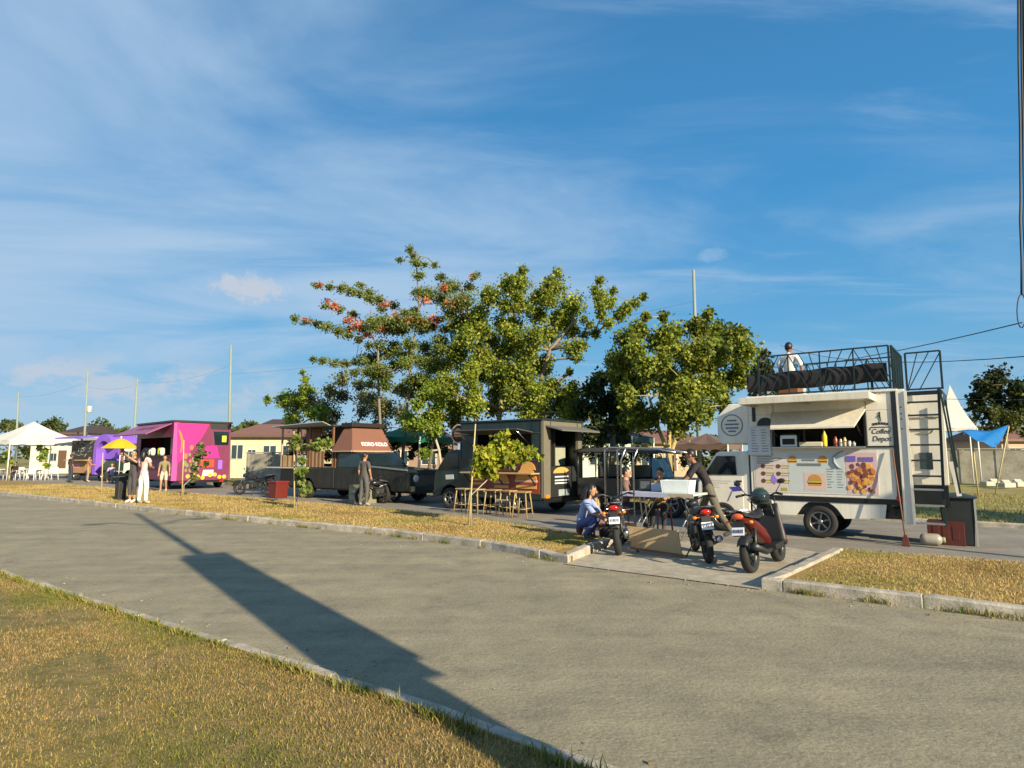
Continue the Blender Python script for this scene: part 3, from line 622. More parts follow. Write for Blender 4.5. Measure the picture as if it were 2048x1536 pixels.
q = MB(); q.add([(-3.795, .12, 1.18), (-3.795, WD - .12, 1.18), (-3.47, WD - .16, 1.64), (-3.47, .16, 1.64)], [(0, 1, 2, 3)]); q.obj('windscreen', glass_dark, wt, solid=.012)
q = MB(); q.ball((-3.66, -.10, 1.24), (.05, .07, .10), 10, 8); q.path([(-3.62, .03, 1.18), (-3.66, -.08, 1.2)], .012, 6); q.obj('side_mirror', black_plastic, wt)
q = MB(); q.box(-3.93, -3.84, .06, WD - .06, .36, .52); q.obj('bumper', black_plastic, wt, bevel=.02)
for y in (.22, WD - .22): q = MB(); q.ball((-3.885, y, .80), (.035, .12, .08), 12, 8); q.obj('headlight', clear_lens, wt)
q = MB(); q.box(-2.735, -2.705, .04, WD - .04, .45, 1.85); q.obj('cab_gap_panel', black_paint, wt)
# rear: white corner post, ladder, recessed rear wall seen behind the rungs
q = MB(); q.box(.003, .15, -.02, .10, .38, 2.84); q.obj('corner_post', white_paint, wt, bevel=.01)
q = MB()
for z in (2.5, 2.38, 2.28, 2.1): q.disc((.075, -.0225, z), .014, 8)
q.obj('post_rivets', dark_metal, wt)
q = MB(); q.box(.152, .72, .16, .20, 1.08, 2.72); rw = q.obj('rear_wall', white_paint, wt, bevel=.008)
q = MB(); q.box(.30, .50, .135, .159, 1.36, 1.66); q.obj('window', glass_light, rw)
q = MB(); q.box(.20, .66, .135, .159, 2.30, 2.32); q.box(.28, .54, .13, .158, 2.08, 2.10); q.path([(.30, .15, 2.02), (.42, .15, 1.98), (.52, .15, 2.03), (.58, .15, 2.10)], .008, 5); q.obj('grey_drawing', decal('grey_ink4', (.35, .36, .34)), rw)
q = MB(); q.box(.152, .72, .20, WD - .1, 2.60, 2.80); q.obj('upper_deck', black_paint, wt); q = MB(); q.box(.152, .72, .20, WD - .1, .70, .78); q.obj('rear_deck', black_paint, wt)
q = MB(); q.box(.16, .70, .22, .26, .72, 1.07); q.obj('rear_bumper_panel', black_paint, wt)
for a, b, w in (((.165, -.03, .36), (.165, -.03, 2.80), .045), ((.62, -.03, .36), (.68, -.03, 2.80), .045)):
    q = MB(); q.bar(a, b, w, .035); q.obj('ladder_rail', green_steel if a[0] > .4 else white_paint, wt)
for k, z in enumerate((.40, .72, 1.0, 1.24, 1.52, 1.80, 2.08, 2.34, 2.58)):
    q = MB(); q.box(.19, .625 + .06 * (z - .36) / 2.44, -.05, .02, z - .016, z + .016); q.obj('ladder_rung', steel if k < 3 else dark_metal, wt)
for a, b in (((.70, -.05, 2.8), (.88, -.12, .95)), ((.76, .06, 2.6), (.86, .02, 1.4))): q = MB(); q.bar(a, b, .03, .03); q.obj('hand_rail', green_steel, wt)
q = MB(); q.bar((.78, .0, 1.5), (.86, -.02, .9), .07, .03); q.obj('white_brace', white_paint, wt)
for y in (.10,): q = MB(); q.box(-.09, .0, -.035, -.003, .78, .86); q.obj('tail_light', red_lens, wt, bevel=.008)
q = MB(); q.bar((-.55, .1, .42), (.0, .12, .62), .05, .03); q.bar((-.1, .1, .55), (.0, .1, .40), .04); q.obj('rear_bracket', black_paint, wt)
# roof railing, bar by bar
def rail_run(a, b, z0, h, npost, pat):
    a, b = Vector(a), Vector(b)
    P = lambda u, z: (a + (b - a) * u) + Vector((0, 0, z))
    for k in range(npost + 1):
        q = MB(); q.bar(P(k / npost, z0), P(k / npost, z0 + h), .034 if k in (0, npost) else .024); q.obj('railing_post', green_steel, wt)
    for z in (z0 + .02, z0 + h): q = MB(); q.bar(P(0, z), P(1, z), .028, .028); q.obj('rail', green_steel, wt)
    for k in range(npost):
        for j in range(3):
            u0, u1 = (k + .02 + j * .33) / npost, (k + .35 + j * .33) / npost
            up = (k % 2 == 0) if pat else True
            hh = h * .98
            if up: p, q_ = P(max(k / npost, u0 - .33 / npost), z0), P(u1, z0 + hh)
            else: p, q_ = P(u0, z0 + hh), P(min((k + 1) / npost, u1 + .33 / npost), z0)
            q = MB(); q.bar(p, q_, .016); q.obj('railing_brace', green_steel, wt)
rail_run((-2.45, -.01, 0), (-.06, -.01, 0), 2.86, .82, 4, True)
rail_run((-.02, .05, 0), (-.02, WD, 0), 2.86, .82, 4, False)
rail_run((.20, .0, 0), (.74, .0, 0), 2.80, .70, 1, False)
rail_run((-2.45, WD, 0), (-.06, WD, 0), 2.86, .82, 4, True)
# awning rolled up behind the railing
b = MB(); b.grid(lambda u, v: Vector((-2.75 + 2.62 * u, .22 + .07 * math.cos(2 * math.pi * v) + .02 * math.sin(9 * u), 3.15 + .06 * u + .19 * math.sin(2 * math.pi * v) + .012 * math.sin(23 * u))), 24, 14)
b.add([(-2.75, .22 + .07 * math.cos(a), 3.15 + .19 * math.sin(a)) for a in np.linspace(0, 6.28, 15)[:-1]], [tuple(range(14))]); b.add([(-.13, .22 + .07 * math.cos(a), 3.21 + .19 * math.sin(a)) for a in np.linspace(0, 6.28, 15)[:-1]], [tuple(range(13, -1, -1))])
for x in (-2.4, -.4): b.bar((x, .30, 2.85), (x, .26, 3.1), .04)
g = b.obj('tarpaulin', mat('dark_tarp', (.018, .016, .018), .8, var=.3, scale=4, bump=.2, bscale=12), loc=OWT); g.rotation_euler = (0, 0, -ANG); tag(g, 'long dark tarpaulin bundle tied behind the white truck railing', 'tarpaulin')

# around the rear of the white truck
def local(s, t): return ST(s, t)
b = thing('trash_bin', 'tall black trash bin with lid behind the white truck', 'bin', ST(-.62, 14.25), 4)
q = MB(); q.prism([(-.22, 0), (.22, 0), (.27, .86), (-.27, .86)], -.22, .22); q.obj('body', mat('bin_black', (.012, .016, .017), .55, var=.2), b, bevel=.02)
q = MB(); q.grid(lambda u, v: Vector((-.30 + .60 * u, -.27 + .54 * v, .865 + .07 * math.sin(math.pi * u) * math.sin(math.pi * v) ** .5)), 6, 6); q.box(-.30, .30, -.27, .27, .845, .875); q.obj('lid', mat('lid_black', (.03, .04, .042), .45), b)
for x in (-.2, .2): q = MB(); q.lathe([(.02, -.03), (.08, -.03), (.08, .03), (.02, .03)], (x, .2, .08), 'x', 14); q.obj('wheel', rubber, b)
q = MB(); q.box(.245, .275, -.235, -.20, 0, .86); q.obj('corner_post', mat('bin_trim', (.3, .31, .3), .5), b)
q = MB(); q.box(-.28, .28, -.2, .2, 0, .42); 
for x in (-.15, 0, .15): q.box(x - .05, x + .05, -.206, -.2, .1, .34)
g = q.obj('plastic_crate', mat('crate_red', (.09, .018, .012), .5, var=.15), bevel=.015, loc=ST(-.80, 14.15)); g.rotation_euler = (0, 0, -ANG); tag(g, 'dark red plastic crate between the ladder and the black bin', 'crate')
b = thing('gas_cylinder', 'small white gas cylinder lying under the rear ladder', 'gas cylinder', ST(-1.02, 13.75, .105), 8)
q = MB(); q.lathe([(.02, -.17), (.07, -.16), (.10, -.12), (.105, -.07), (.105, .08), (.10, .12), (.05, .17), (.03, .18)], (0, 0, 0), 'x', 18); q.obj('tank', mat('tank_white', (.30, .28, .23), .4), b)
q = MB(); q.lathe([(.05, .14), (.055, .21), (.04, .22)], (0, 0, 0), 'x', 12); q.obj('valve_guard', mat('tank_green', (.2, .22, .12), .5), b)
b = thing('broom', 'wooden broom leaning against the rear corner of the white truck', 'broom', ST(-1.38, 13.42), 0)
q = MB(); q.path([(.02, -.10, .02), (-.12, .13, 1.72)], .012, 8); q.obj('handle', mat('broom_stick', (.20, .085, .045), .6), b)
q = MB(); q.prism([(-.06, .0), (.08, .0), (.04, .20), (-.01, .20)], -.13, -.08); q.obj('bristles', mat('broom_red', (.12, .035, .025), .9, bump=.5), b)
# ------------------------------------------------------------------ the dark green burger truck
OGT = ST(-9.9, 14.2)
gt = thing('food_truck', 'dark green burger food truck with bamboo stools along its counter', 'food truck', OGT)
dgreen = mat('dark_green_paint', (.010, .024, .025), .4, var=.15, scale=3, coat=.15, grime=.10)
tan_panel = mat('tan_panel', (.15, .135, .10), .55, var=.1)
GW = 2.1
q = MB(); T = .05
q.box(-2.95, 0, 0, T, .40, 1.46); q.box(-2.95, -2.3, 0, T, 1.46, 2.22); q.box(-.30, 0, 0, T, 1.46, 2.22); q.box(-2.95, 0, 0, T, 2.22, 2.58)
q.box(-2.95, 0, GW - T, GW, .4, 2.58); q.box(-2.95, -2.90, T, GW - T, .4, 2.58); q.obj('kitchen_box', dgreen, gt, bevel=.015)
q = MB(); q.box(-2.98, .10, -.04, GW + .04, 2.582, 2.64); q.obj('roof', dgreen, gt, bevel=.015)
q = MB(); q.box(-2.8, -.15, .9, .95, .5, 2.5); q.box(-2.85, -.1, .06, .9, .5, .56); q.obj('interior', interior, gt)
q = MB(); q.add([(-2.6, -.02, 2.26), (-.25, -.02, 2.26), (-.25, -.75, 2.33), (-2.6, -.75, 2.33)], [(0, 1, 2, 3)]); q.obj('window_flap', mat('flap_grey', (.06, .065, .06), .5), gt, solid=.03)
for x in (-2.5, -.35): q = MB(); q.path([(x, -.02, 1.9), (x, -.66, 2.30)], .012, 6); q.obj('flap_strut', chrome, gt)
q = MB(); q.box(-2.62, -.02, -.42, -.02, 1.10, 1.14); q.obj('counter', wood_tan, gt, bevel=.008)
for x in (-2.5, -1.3, -.15): q = MB(); q.bar((x, -.36, 1.09), (x, -.02, .78), .03); q.obj('counter_bracket', black_paint, gt)
q = MB(); q.box(-2.6, -.03, -.02, -.003, .56, 1.085); pb = q.obj('burger_print', decal('print_dark_red', (.24, .05, .022), .45), gt)
q = MB(); q.box(-.95, -.10, -.016, -.003, 1.16, 1.44); pb2 = q.obj('burger_print', decal('print_maroon', (.06, .015, .014), .45), gt); q = MB(); q.box(-1.95, -1.0, -.016, -.003, 1.16, 1.44); q.obj('burger_print', decal('print_maroon', (.06, .015, .014), .45), gt)
def big_burger(x, z, w, y, parent, layers=True):
    e = MB(); h = w * .5
    e.mt(0).prism(arc(x, z, w / 2, 5, 175, 12), y - .02, y)
    if layers: e.mt(1).box(x - w * .52, x + w * .52, y - .025, y, z - h * .12, z + h * .06); e.mt(2).box(x - w * .50, x + w * .50, y - .03, y, z - h * .32, z - h * .13); e.mt(0).box(x - w * .48, x + w * .48, y - .02, y, z - h * .62, z - h * .33)
    return e.obj('burger_picture', [decal('bun_gold', (.62, .33, .09)), decal('burger_cream', (.70, .45, .30)), decal('burger_red', (.30, .05, .025))], parent)
big_burger(-1.62, 1.19, .46, -.017, gt, False); big_burger(-.42, 1.19, .52, -.017, gt, False)
big_burger(-.48, .92, .72, -.022, gt); big_burger(-1.35, .86, .55, -.022, gt); big_burger(-2.25, .92, .5, -.022, gt)
for x in (-2.3, -1.75): q = MB(); q.box(x, x + .36, -.035, -.021, .60, .66); q.obj('price_strip', decal('strip_yellow', (.6, .5, .2)), gt)
# rear: lit tan frame, opening, awning, stickers
q = MB(); q.box(0, .06, 0, .42, .45, 2.58); q.box(0, .06, 1.80, GW, .45, 2.58); q.box(0, .06, .42, 1.80, 2.40, 2.58); q.obj('rear_frame', tan_panel, gt, bevel=.01)
q = MB(); q.box(-.02, .05, .421, 1.799, .45, 1.30); q.obj('rear_door', mat('door_black', (.02, .022, .022), .5), gt, bevel=.01)
q = MB(); q.add([(.06, .15, 2.44), (.06, GW + .1, 2.44), (.62, GW + .1, 2.30), (.62, .15, 2.30)], [(0, 1, 2, 3)]); q.obj('rear_awning', mat('awning_grey', (.15, .145, .125), .6), gt, solid=.04)
q = MB(); q.box(.052, .06, .55, 1.35, .78, 1.10); q.mt(1)
for z in (1.0, .90, .82): q.box(.0605, .064, .6, 1.3, z, z + .035)
q.mt(2).prism([(1.15 if i == 0 else .95 + .42 * math.cos(a), 1.12 + .17 * math.sin(a)) for i, a in enumerate(np.linspace(0, math.pi, 9))], .052, .062, 'x')
q.obj('rear_sticker', [ink, plate_white, decal('bun_gold', (.62, .33, .09))], gt)
q = MB(); q.box(.062, .07, .78, 1.35, .48, .66); q.obj('licence_plate', mat('plate_grey', (.30, .36, .36), .4), gt)
q = MB(); q.box(.02, .09, .05, GW - .05, .30, .44); q.obj('rear_bumper', black_paint, gt, bevel=.01)
for y in (.12, GW - .3): q = MB(); q.box(.062, .085, y, y + .2, .44, .54); q.obj('tail_light', amber_lens if y < 1 else red_lens, gt, bevel=.01)
q = MB(); q.box(-.5, -.42, .5, 1.9, 1.32, 1.9); q.obj('rear_shelf', mat('shelf_pale', (.32, .33, .25), .6), gt)
# cab
q = MB(); A2 = arc(-3.44, .32, .40, 180, 0, 12)
q.prism([(-4.12, .34), (-4.14, .70), (-4.08, 1.10), (-3.96, 1.22), (-3.56, 1.72), (-3.45, 1.78), (-2.98, 1.80), (-2.98, .34)][:-1] + [(-2.98, .34)] + [p for p in reversed(A2) if p[1] > .36], .05, GW - .25); q.obj('cab', dgreen, gt, bevel=.03)
q = MB(); q.prism([(-3.92, 1.24), (-3.58, 1.68), (-3.10, 1.70), (-3.08, 1.22)], .036, .052); q.obj('side_window', glass_dark, gt)
q = MB(); q.add([(-4.01, .16, 1.24), (-4.01, GW - .36, 1.24), (-3.59, GW - .4, 1.71), (-3.59, .2, 1.71)], [(0, 1, 2, 3)]); q.obj('windscreen', glass_dark, gt, solid=.012)
q = MB(); q.prism([(-3.62, 1.02), (-3.30, 1.04), (-3.28, .90), (-3.60, .88)], .038, .0495); q.obj('door_logo', decal('logo_grey', (.45, .5, .48)), gt)
q = MB(); q.ball((-4.02, -.06, 1.30), (.05, .06, .10), 10, 8); q.obj('side_mirror', black_plastic, gt)
q = MB(); q.box(-4.2, -4.1, .08, GW - .28, .36, .54); q.obj('bumper', black_plastic, gt, bevel=.02)
for y in (.25, GW - .45): q = MB(); q.ball((-4.10, y, .78), (.04, .13, .08), 12, 8); q.obj('headlight', clear_lens, gt)
q = MB(); q.box(-4.0, -.05, .25, GW - .25, .36, .52); q.obj('chassis', black_paint, gt)
for x in (-3.44, -.75):
    for y, sd in ((.12, -1), (GW - .2, 1)): wheel(gt, (x, y, .32), .32, .20, alloy, 5, sd)
for x in (-2.94, -2.30, -.30, -.02): q = MB(); q.box(x - .012, x + .012, -.008, .0, 1.47, 2.56); q.obj('panel_seam', black_paint, gt)
for z in (1.47, 2.24): q = MB(); q.box(-2.94, 0, -.012, .0, z - .012, z + .012); q.obj('panel_trim', mat('trim_dull', (.05, .06, .06), .4), gt)
q = MB()
for k in range(24): q.disc((-2.85 + k * .12, -.0135, 2.50), .010, 6)
q.obj('rivets', dark_metal, gt)['kind'] = 'stuff'
for y in (.02, .40, 1.82, 2.08): q = MB(); q.box(.061, .07, y - .012, y + .012, .46, 2.56); q.obj('panel_seam', dark_metal, gt)
q = MB(); q.path([(.03, .2, 2.60), (.03, .2, 2.72), (.03, .35, 2.72)], .03, 7); q.obj('vent_pipe', dark_metal, gt)
# round burger sign above the cab
sg = MB(); sg.path([(-3.22, .30, 1.80), (-3.22, .30, 2.05)], .03, 8); rs = sg.obj('sign_post', black_paint, gt)
q = MB(); q.lathe([(.0, -.05), (.29, -.05), (.29, .05), (.0, .05)], (-3.22, .22, 2.28), 'y', 28); rd = q.obj('round_sign', black_paint, gt)
q = MB(); q.lathe([(.26, -.058), (.295, -.058), (.295, -.02), (.26, -.02)], (-3.22, .22, 2.28), 'y', 28, True); q.obj('sign_rim', mat('sign_rim_pale', (.6, .45, .4), .5), rd)
big_burger(-3.22, 2.29, .32, .168, rd)

# bamboo stools along the counter
bamboo_d = mat('bamboo_brown', (.36, .26, .12), .55, var=.25, scale=12)
def stool():
    o = thing('bar_stool', '', 'stool', (0, 0, 0))
    q = MB(); q.box(-.19, .19, -.16, .16, .655, .69); q.obj('seat', bamboo_d, o, bevel=.01)
    for x in (-1, 1):
        for y in (-1, 1): q = MB(); q.path([(x * .15, y * .12, .655), (x * .22, y * .17, 0)], [.019, .016], 7); q.obj('leg', bamboo_d, o)
    for z, k in ((.24, .205), (.26, .205)):
        if z < .25: 
            for y in (-1, 1): q = MB(); q.path([(-.19, y * .155, z), (.19, y * .155, z)], .012, 6); q.obj('footrest', bamboo_d, o)
        else:
            for x in (-1, 1): q = MB(); q.path([(x * .19, -.155, z), (x * .19, .155, z)], .012, 6); q.obj('footrest', bamboo_d, o)
    return o
st0 = stool(); SG = 'bamboo stools along the burger counter'
for i, (s, t, yw, lab) in enumerate([(-9.80, 13.22, 8, 'pale sunlit bamboo stool nearest the rear end of the burger counter'), (-10.42, 13.42, -4, 'second bamboo stool from the rear end of the burger counter'), (-10.98, 13.46, 5, 'middle bamboo stool of the row at the burger counter'), (-11.55, 13.45, -8, 'bamboo stool beside the thin stake and second from the cab'), (-12.1, 13.5, 3, 'bamboo stool nearest the cab of the green truck')]):
    if i == 0: st0.location = ST(s, t); st0.rotation_euler = (0, 0, -ANG + R(yw)); tag(st0, lab, None, SG)
    else: copy_thing(st0, ST(s, t), yw, lab, SG)

# ------------------------------------------------------------------ the brown and black pickup kitchen
bt = thing('food_truck', 'old black pickup food truck with wood panelled kitchen and brown awning sign', 'food truck', ST(-20.0, 14.5))
bblack = mat('pickup_black', (.009, .013, .013), .35, var=.2, coat=.2, grime=.10)
BW = 1.8
q = MB(); q.prism([(-2.9, .42), (-2.9, 1.16), (.55, 1.18), (.55, .42), (-.55, .40)] + [p for p in reversed(arc(-1.05, .33, .43, 180, 0, 12)) if p[1] > .42] + [(-1.6, .42)], 0, BW); q.obj('bed', bblack, bt, bevel=.02)
q = MB()
q.prism([(.55, .40), (.55, 1.20), (.72, 1.66), (.85, 1.74), (1.95, 1.74), (2.10, 1.68), (2.62, 1.22), (4.42, 1.12), (4.60, .98), (4.62, .45)] + [(3.75, .40)] + [p for p in reversed(arc(3.25, .33, .43, 180, 0, 12)) if p[1] > .41] + [(2.7, .40)], .02, BW - .02); q.obj('cab', bblack, bt, bevel=.03)
q = MB(); q.prism([(.78, 1.20), (.90, 1.66), (1.92, 1.66), (2.32, 1.22)], .004, .024); q.obj('side_window', mat('blue_glass', (.015, .05, .075), .06, spec=.8), bt)
q = MB(); q.add([(2.60, .12, 1.26), (2.60, BW - .12, 1.26), (2.12, BW - .18, 1.69), (2.12, .18, 1.69)], [(0, 1, 2, 3)]); q.obj('windscreen', glass_dark, bt, solid=.012)
q = MB(); q.bar((2.66, -.01, 1.235), (4.5, -.01, 1.13), .03, .05); q.obj('bonnet_trim', mat('trim_grey', (.2, .22, .21), .4), bt)
q = MB(); q.box(4.6, 4.74, -.02, BW + .02, .42, .60); q.obj('bumper', dark_metal, bt, bevel=.02)
for y in (.3, BW - .3): q = MB(); q.ball((4.6, y, .85), (.05, .13, .13), 12, 8); q.obj('headlight', clear_lens, bt)
for x in (-1.05, 3.25):
    for y, sd in ((.08, -1), (BW - .08, 1)): wheel(bt, (x, y, .33), .33, .20, alloy, 5, sd)
q = MB(); q.ball((2.3, -.12, 1.30), (.06, .08, .10), 10, 8); q.obj('side_mirror', chrome, bt)
q = MB(); q.box(-2.7, 4.5, .3, BW - .3, .34, .5); q.obj('chassis', black_paint, bt)
# wooden kitchen
for k in range(9):
    x = -2.86 + k * .118
    if True: q = MB(); q.box(x, x + .110, .0 + .006 * (k % 2), .04, 1.18, 1.62 if k > 1 else 1.64); q.obj('plank', wood_tan if k % 3 else wood_brown, bt)
for k in range(9):
    x = -1.15 + k * .118
    q = MB(); q.box(x, x + .110, .0 + .006 * (k % 2), .04, 1.18, 1.78); q.obj('plank', wood_tan if k % 2 else wood_brown, bt)
for k in range(10):
    x = -2.86 + k * .10; q = MB(); q.box(x, x + .092, 1.1, 1.14, 1.2, 2.7); q.obj('plank', wood_brown, bt)
for x in (-2.88, -1.82, -.98, .46): q = MB(); q.box(x - .03, x + .03, -.01, .05, 1.18, 2.72); q.obj('kitchen_post', mat('post_pale', (.40, .33, .26), .6) if x < -2.5 else wood_brown, bt)
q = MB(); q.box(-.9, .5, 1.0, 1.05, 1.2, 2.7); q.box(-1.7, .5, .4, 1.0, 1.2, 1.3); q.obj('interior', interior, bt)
q = MB(); q.box(-2.95, .55, -.06, BW, 2.70, 2.76); q.obj('kitchen_roof', mat('roof_dark', (.05, .055, .06), .5), bt, bevel=.01)
q = MB(); q.add([(-2.9, -.06, 2.74), (.35, -.06, 2.74), (.45, -.48, 2.86), (-2.9, -.48, 2.77)], [(0, 1, 2, 3)]); q.obj('raised_flap', mat('flap_pale', (.34, .36, .36), .4), bt, solid=.03)
q = MB(); q.box(-3.45, -.95, -.36, -.01, 1.12, 1.165); q.obj('counter', mat('counter_pale', (.52, .47, .38), .5), bt, bevel=.008)
q = MB(); q.box(-1.75, -1.2, -.03, .0, 1.2, 1.62); q.mt(1).prism([(-1.6, 1.3), (-1.48, 1.42), (-1.36, 1.3), (-1.36, 1.52), (-1.48, 1.42), (-1.6, 1.52)], -.034, -.03); q.obj('menu_sign', [decal('sign_grey', (.45, .47, .46)), ink], bt)
# brown awning with pink lettering, hung over the cab
TOPP = [(.85, .22, 2.64), (1.28, .22, 2.64), (1.28, 1.62, 2.64), (.85, 1.62, 2.64)]; LOWP = [(.58, -.12, 1.80), (1.74, -.12, 1.80), (1.74, 1.86, 1.80), (.58, 1.86, 1.80)]
awm = mat('awning_brown', (.19, .085, .058), .75, var=.12, scale=2)
aw = None
for k in range(4):
    q = MB(); q.add([TOPP[k], TOPP[(k + 1) % 4], LOWP[(k + 1) % 4], LOWP[k]], [(0, 1, 2, 3)]); x_ = q.obj('awning' if k == 1 else 'awning_side', awm, bt, solid=.02)
    if k == 1: aw = x_
q = MB(); q.bar((1.755, -.12, 1.775), (1.755, 1.86, 1.775), .05, .05); q.bar((.58, -.135, 1.775), (1.73, -.135, 1.775), .05, .05); q.obj('awning_hem', mat('hem_tan', (.42, .28, .17), .7), aw)
q = MB(); q.box(.75, 1.42, .12, 1.72, 2.66, 2.82); q.obj('awning_cap', mat('cap_black', (.02, .012, .012), .6), bt, bevel=.02)
text('KORO KOLO', 'lettering', mat('letter_pink_white', (.90, .66, .70), .5), bt, (1.655, .98, 2.03), .205, rot=(90 - math.degrees(math.atan(.46 / .84)), 0, 90), bold=.010)
q = MB(); q.bar((.62, .02, 1.16), (.62, .02, 1.8), .05); q.obj('awning_post', wood_brown, bt)

# ------------------------------------------------------------------ the magenta truck
pk = thing('food_truck', 'bright magenta food truck with painted rear and raised purple side flap', 'food truck', Vector((-16.2, 30.0, 0)), -5.5)
mag = mat('magenta_paint', (.52, .018, .16), .35, var=.08, coat=.2, grime=.15); dmag = mat('dark_magenta', (.16, .02, .075), .45, var=.12, grime=.15); pblk = mat('truck_charcoal', (.022, .026, .028), .45)
PW, PH = 2.72, 3.22
q = MB(); T = .06
q.box(-5.4, 0, 0, T, .42, 1.62); q.box(-5.4, -4.7, 0, T, 1.62, 2.5); q.box(-.32, 0, 0, T, 1.62, 2.5); q.box(-5.4, 0, 0, T, 2.5, PH); q.box(-5.4, -5.34, T, PW, .42, PH); q.box(-5.3, -T, PW - T, PW, .42, PH); q.obj('kitchen_box', dmag, pk, bevel=.02)
q = MB(); q.box(-.06, 0, 0, PW, .42, PH); rp = q.obj('rear_panel', dmag, pk)
q = MB(); q.box(-5.45, .05, -.05, PW + .05, PH, PH + .10); q.obj('roof', pblk, pk, bevel=.02)
q = MB(); q.box(-5.2, -.2, 1.2, 1.26, .5, 3.1); q.obj('interior', mat('interior_green', (.02, .04, .03), .7), pk)
q = MB(); q.add([(-5.3, -.02, 3.16), (-.25, -.02, 3.16), (-.25, -1.15, 2.62), (-5.3, -1.15, 2.62)], [(0, 1, 2, 3)]); ff = q.obj('side_flap', mat('flap_purple', (.30, .06, .17), .4, var=.1), pk, solid=.05)
q = MB()
for k, (x, w) in enumerate(((-3.3, .32), (-2.9, .2), (-2.6, .36), (-1.9, .3), (-1.5, .22), (-1.2, .3))): q.add([(x, -.36, 3.028), (x + w, -.36, 3.028), (x + w, -.68, 2.875), (x, -.68, 2.875)], [(0, 1, 2, 3)])
q.obj('flap_lettering', decal('letters_dark_red', (.10, .01, .02)), ff, solid=.01)
q = MB(); q.box(-4.7, -.32, -.32, -.0, 1.58, 1.63); q.obj('counter', pblk, pk)
for i, x in enumerate((-2.6, -2.2, -1.2, -.9)): q = MB(); q.lathe([(.09, 1.631), (.12, 1.72), (.11, 1.95), (.05, 2.0)], (x, -.16, 0), 'z', 10); q.obj('jar', mat('jar_white', (.6, .65, .55), .4) if i != 2 else mat('jar_lime', (.35, .45, .05), .4), pk)
for k in range(10): q = MB(); q.box(-4.6 + k * .43, -4.6 + k * .43 + .40, -.02, -.003, .95, 1.5); q.obj('side_panel', dmag, pk)
def rear(poly, n, m, d=.004): q = MB(); q.prism(poly, .001, d, 'x'); return q.obj(n, m, rp)
rear([(0, .42), (.24, .42), (.26, 3.2), (0, 3.2)], 'violet_stripe', decal('paint_violet', (.46, .06, .28)), .003)
rear([(.14, 3.18), (1.62, 3.16), (1.28, 2.45), (.90, 1.95), (.50, 1.5), (.22, 1.2)], 'hot_pink_field', decal('paint_hot_pink', (.80, .012, .20)), .005)
rear([(.20, 2.9), (.36, 2.7), (.48, 2.3), (.42, 1.8), (.34, 1.75), (.36, 2.3), (.26, 2.65)], 'orange_curve', decal('paint_orange', (.62, .16, .03)), .008)
rear([(1.66, 3.2), (2.68, 3.2), (2.68, 2.92), (1.74, 2.92)], 'black_field', pblk, .006)
rear([(1.85, 2.82), (2.62, 2.82), (2.62, 2.15), (1.95, 2.15)], 'rear_window', glass_dark, .012)
rear([(2.28, 2.62), (2.5, 2.62), (2.5, 2.3), (2.28, 2.3)], 'lime_sticker', decal('paint_lime', (.45, .55, .04)), .016)
rear([(1.55, 2.1), (2.05, 2.1), (2.2, 1.5), (1.3, 1.5)], 'magenta_field', decal('paint_magenta2', (.62, .01, .22)), .0045)
rear([(1.3, 1.42), (1.95, 1.42), (1.95, 1.05), (1.3, 1.05)], 'red_block', decal('paint_red', (.70, .05, .02)), .006)
rear([(1.45, .92), (1.95, .92), (1.95, .62), (1.4, .62)], 'white_block', decal('paint_pink_white', (.85, .45, .48)), .006)
rear([(2.15, 1.4), (2.36, 1.4), (2.36, .95), (2.15, .95)], 'violet_block', decal('paint_violet2', (.25, .10, .55)), .006)
for k in range(8):
    y = .75 + .23 * k + (.12 if k > 3 else 0); r_ = .10
    rear([(y + r_ * math.cos(a), .62 + .08 * math.sin(1.7 * k) + r_ * math.sin(a)) for a in np.linspace(0, 6.28, 9)[:-1]], 'yellow_flower', decal('paint_yellow', (.65, .45, .02)), .009)
rg = random.Random(9)
for k in range(22):
    y, z = rg.uniform(.5, 1.2), rg.uniform(.9, 2.1); r_ = rg.uniform(.06, .13)
    rear([(y + r_ * math.cos(a), z + r_ * 1.4 * math.sin(a)) for a in np.linspace(0, 6.28, 7)[:-1]], 'painted_leaf', decal('paint_leaf_olive', (.20, .20, .09)) if k % 3 else decal('paint_rust', (.35, .14, .06)), .0065 + .0003 * k)
q = MB(); q.box(-5.2, -.1, .3, PW - .3, .30, .42); q.box(-.02, .06, .1, PW - .1, .30, .40); q.obj('chassis', black_paint, pk)
for x in (-4.3, -1.0):
    for y, sd in ((.14, -1), (PW - .14, 1)): wheel(pk, (x, y, .36), .36, .22, alloy, 5, sd)
for y in (.35, PW - .5): q = MB(); q.box(.062, .085, y, y + .2, .32, .39); q.obj('tail_light', red_lens, pk)

# ------------------------------------------------------------------ the purple and black van
vn_o = DP(158, 965, 41.0)
vv = thing('food_van', 'black graffiti food van with purple awning and purple curved end', 'food van', Vector((vn_o.x + .6, 41.0, 0)), 12)
pur = mat('purple_paint', (.22, .10, .55), .4, var=.08)
q = MB(); q.box(-2.1, .3, 0, 1.9, .45, 2.62); q.obj('body', mat('van_black', (.03, .032, .03), .5), vv, bevel=.03)
q = MB(); q.add([(-2.4, .4, 2.90), (.4, .4, 2.90), (.4, -.9, 2.75), (-2.4, -.9, 2.75)], [(0, 1, 2, 3)]); q.obj('awning', pur, vv, solid=.08)
q = MB(); rg = random.Random(5)
for k in range(26):
    x, z = rg.uniform(-2.0, .0), rg.uniform(1.5, 2.5); a = rg.uniform(0, 3); q.mt(rg.choice([0, 0, 1])).bar((x, -.01, z), (x + .35 * math.cos(a), -.01, z + .2 * math.sin(a)), .05, .015)
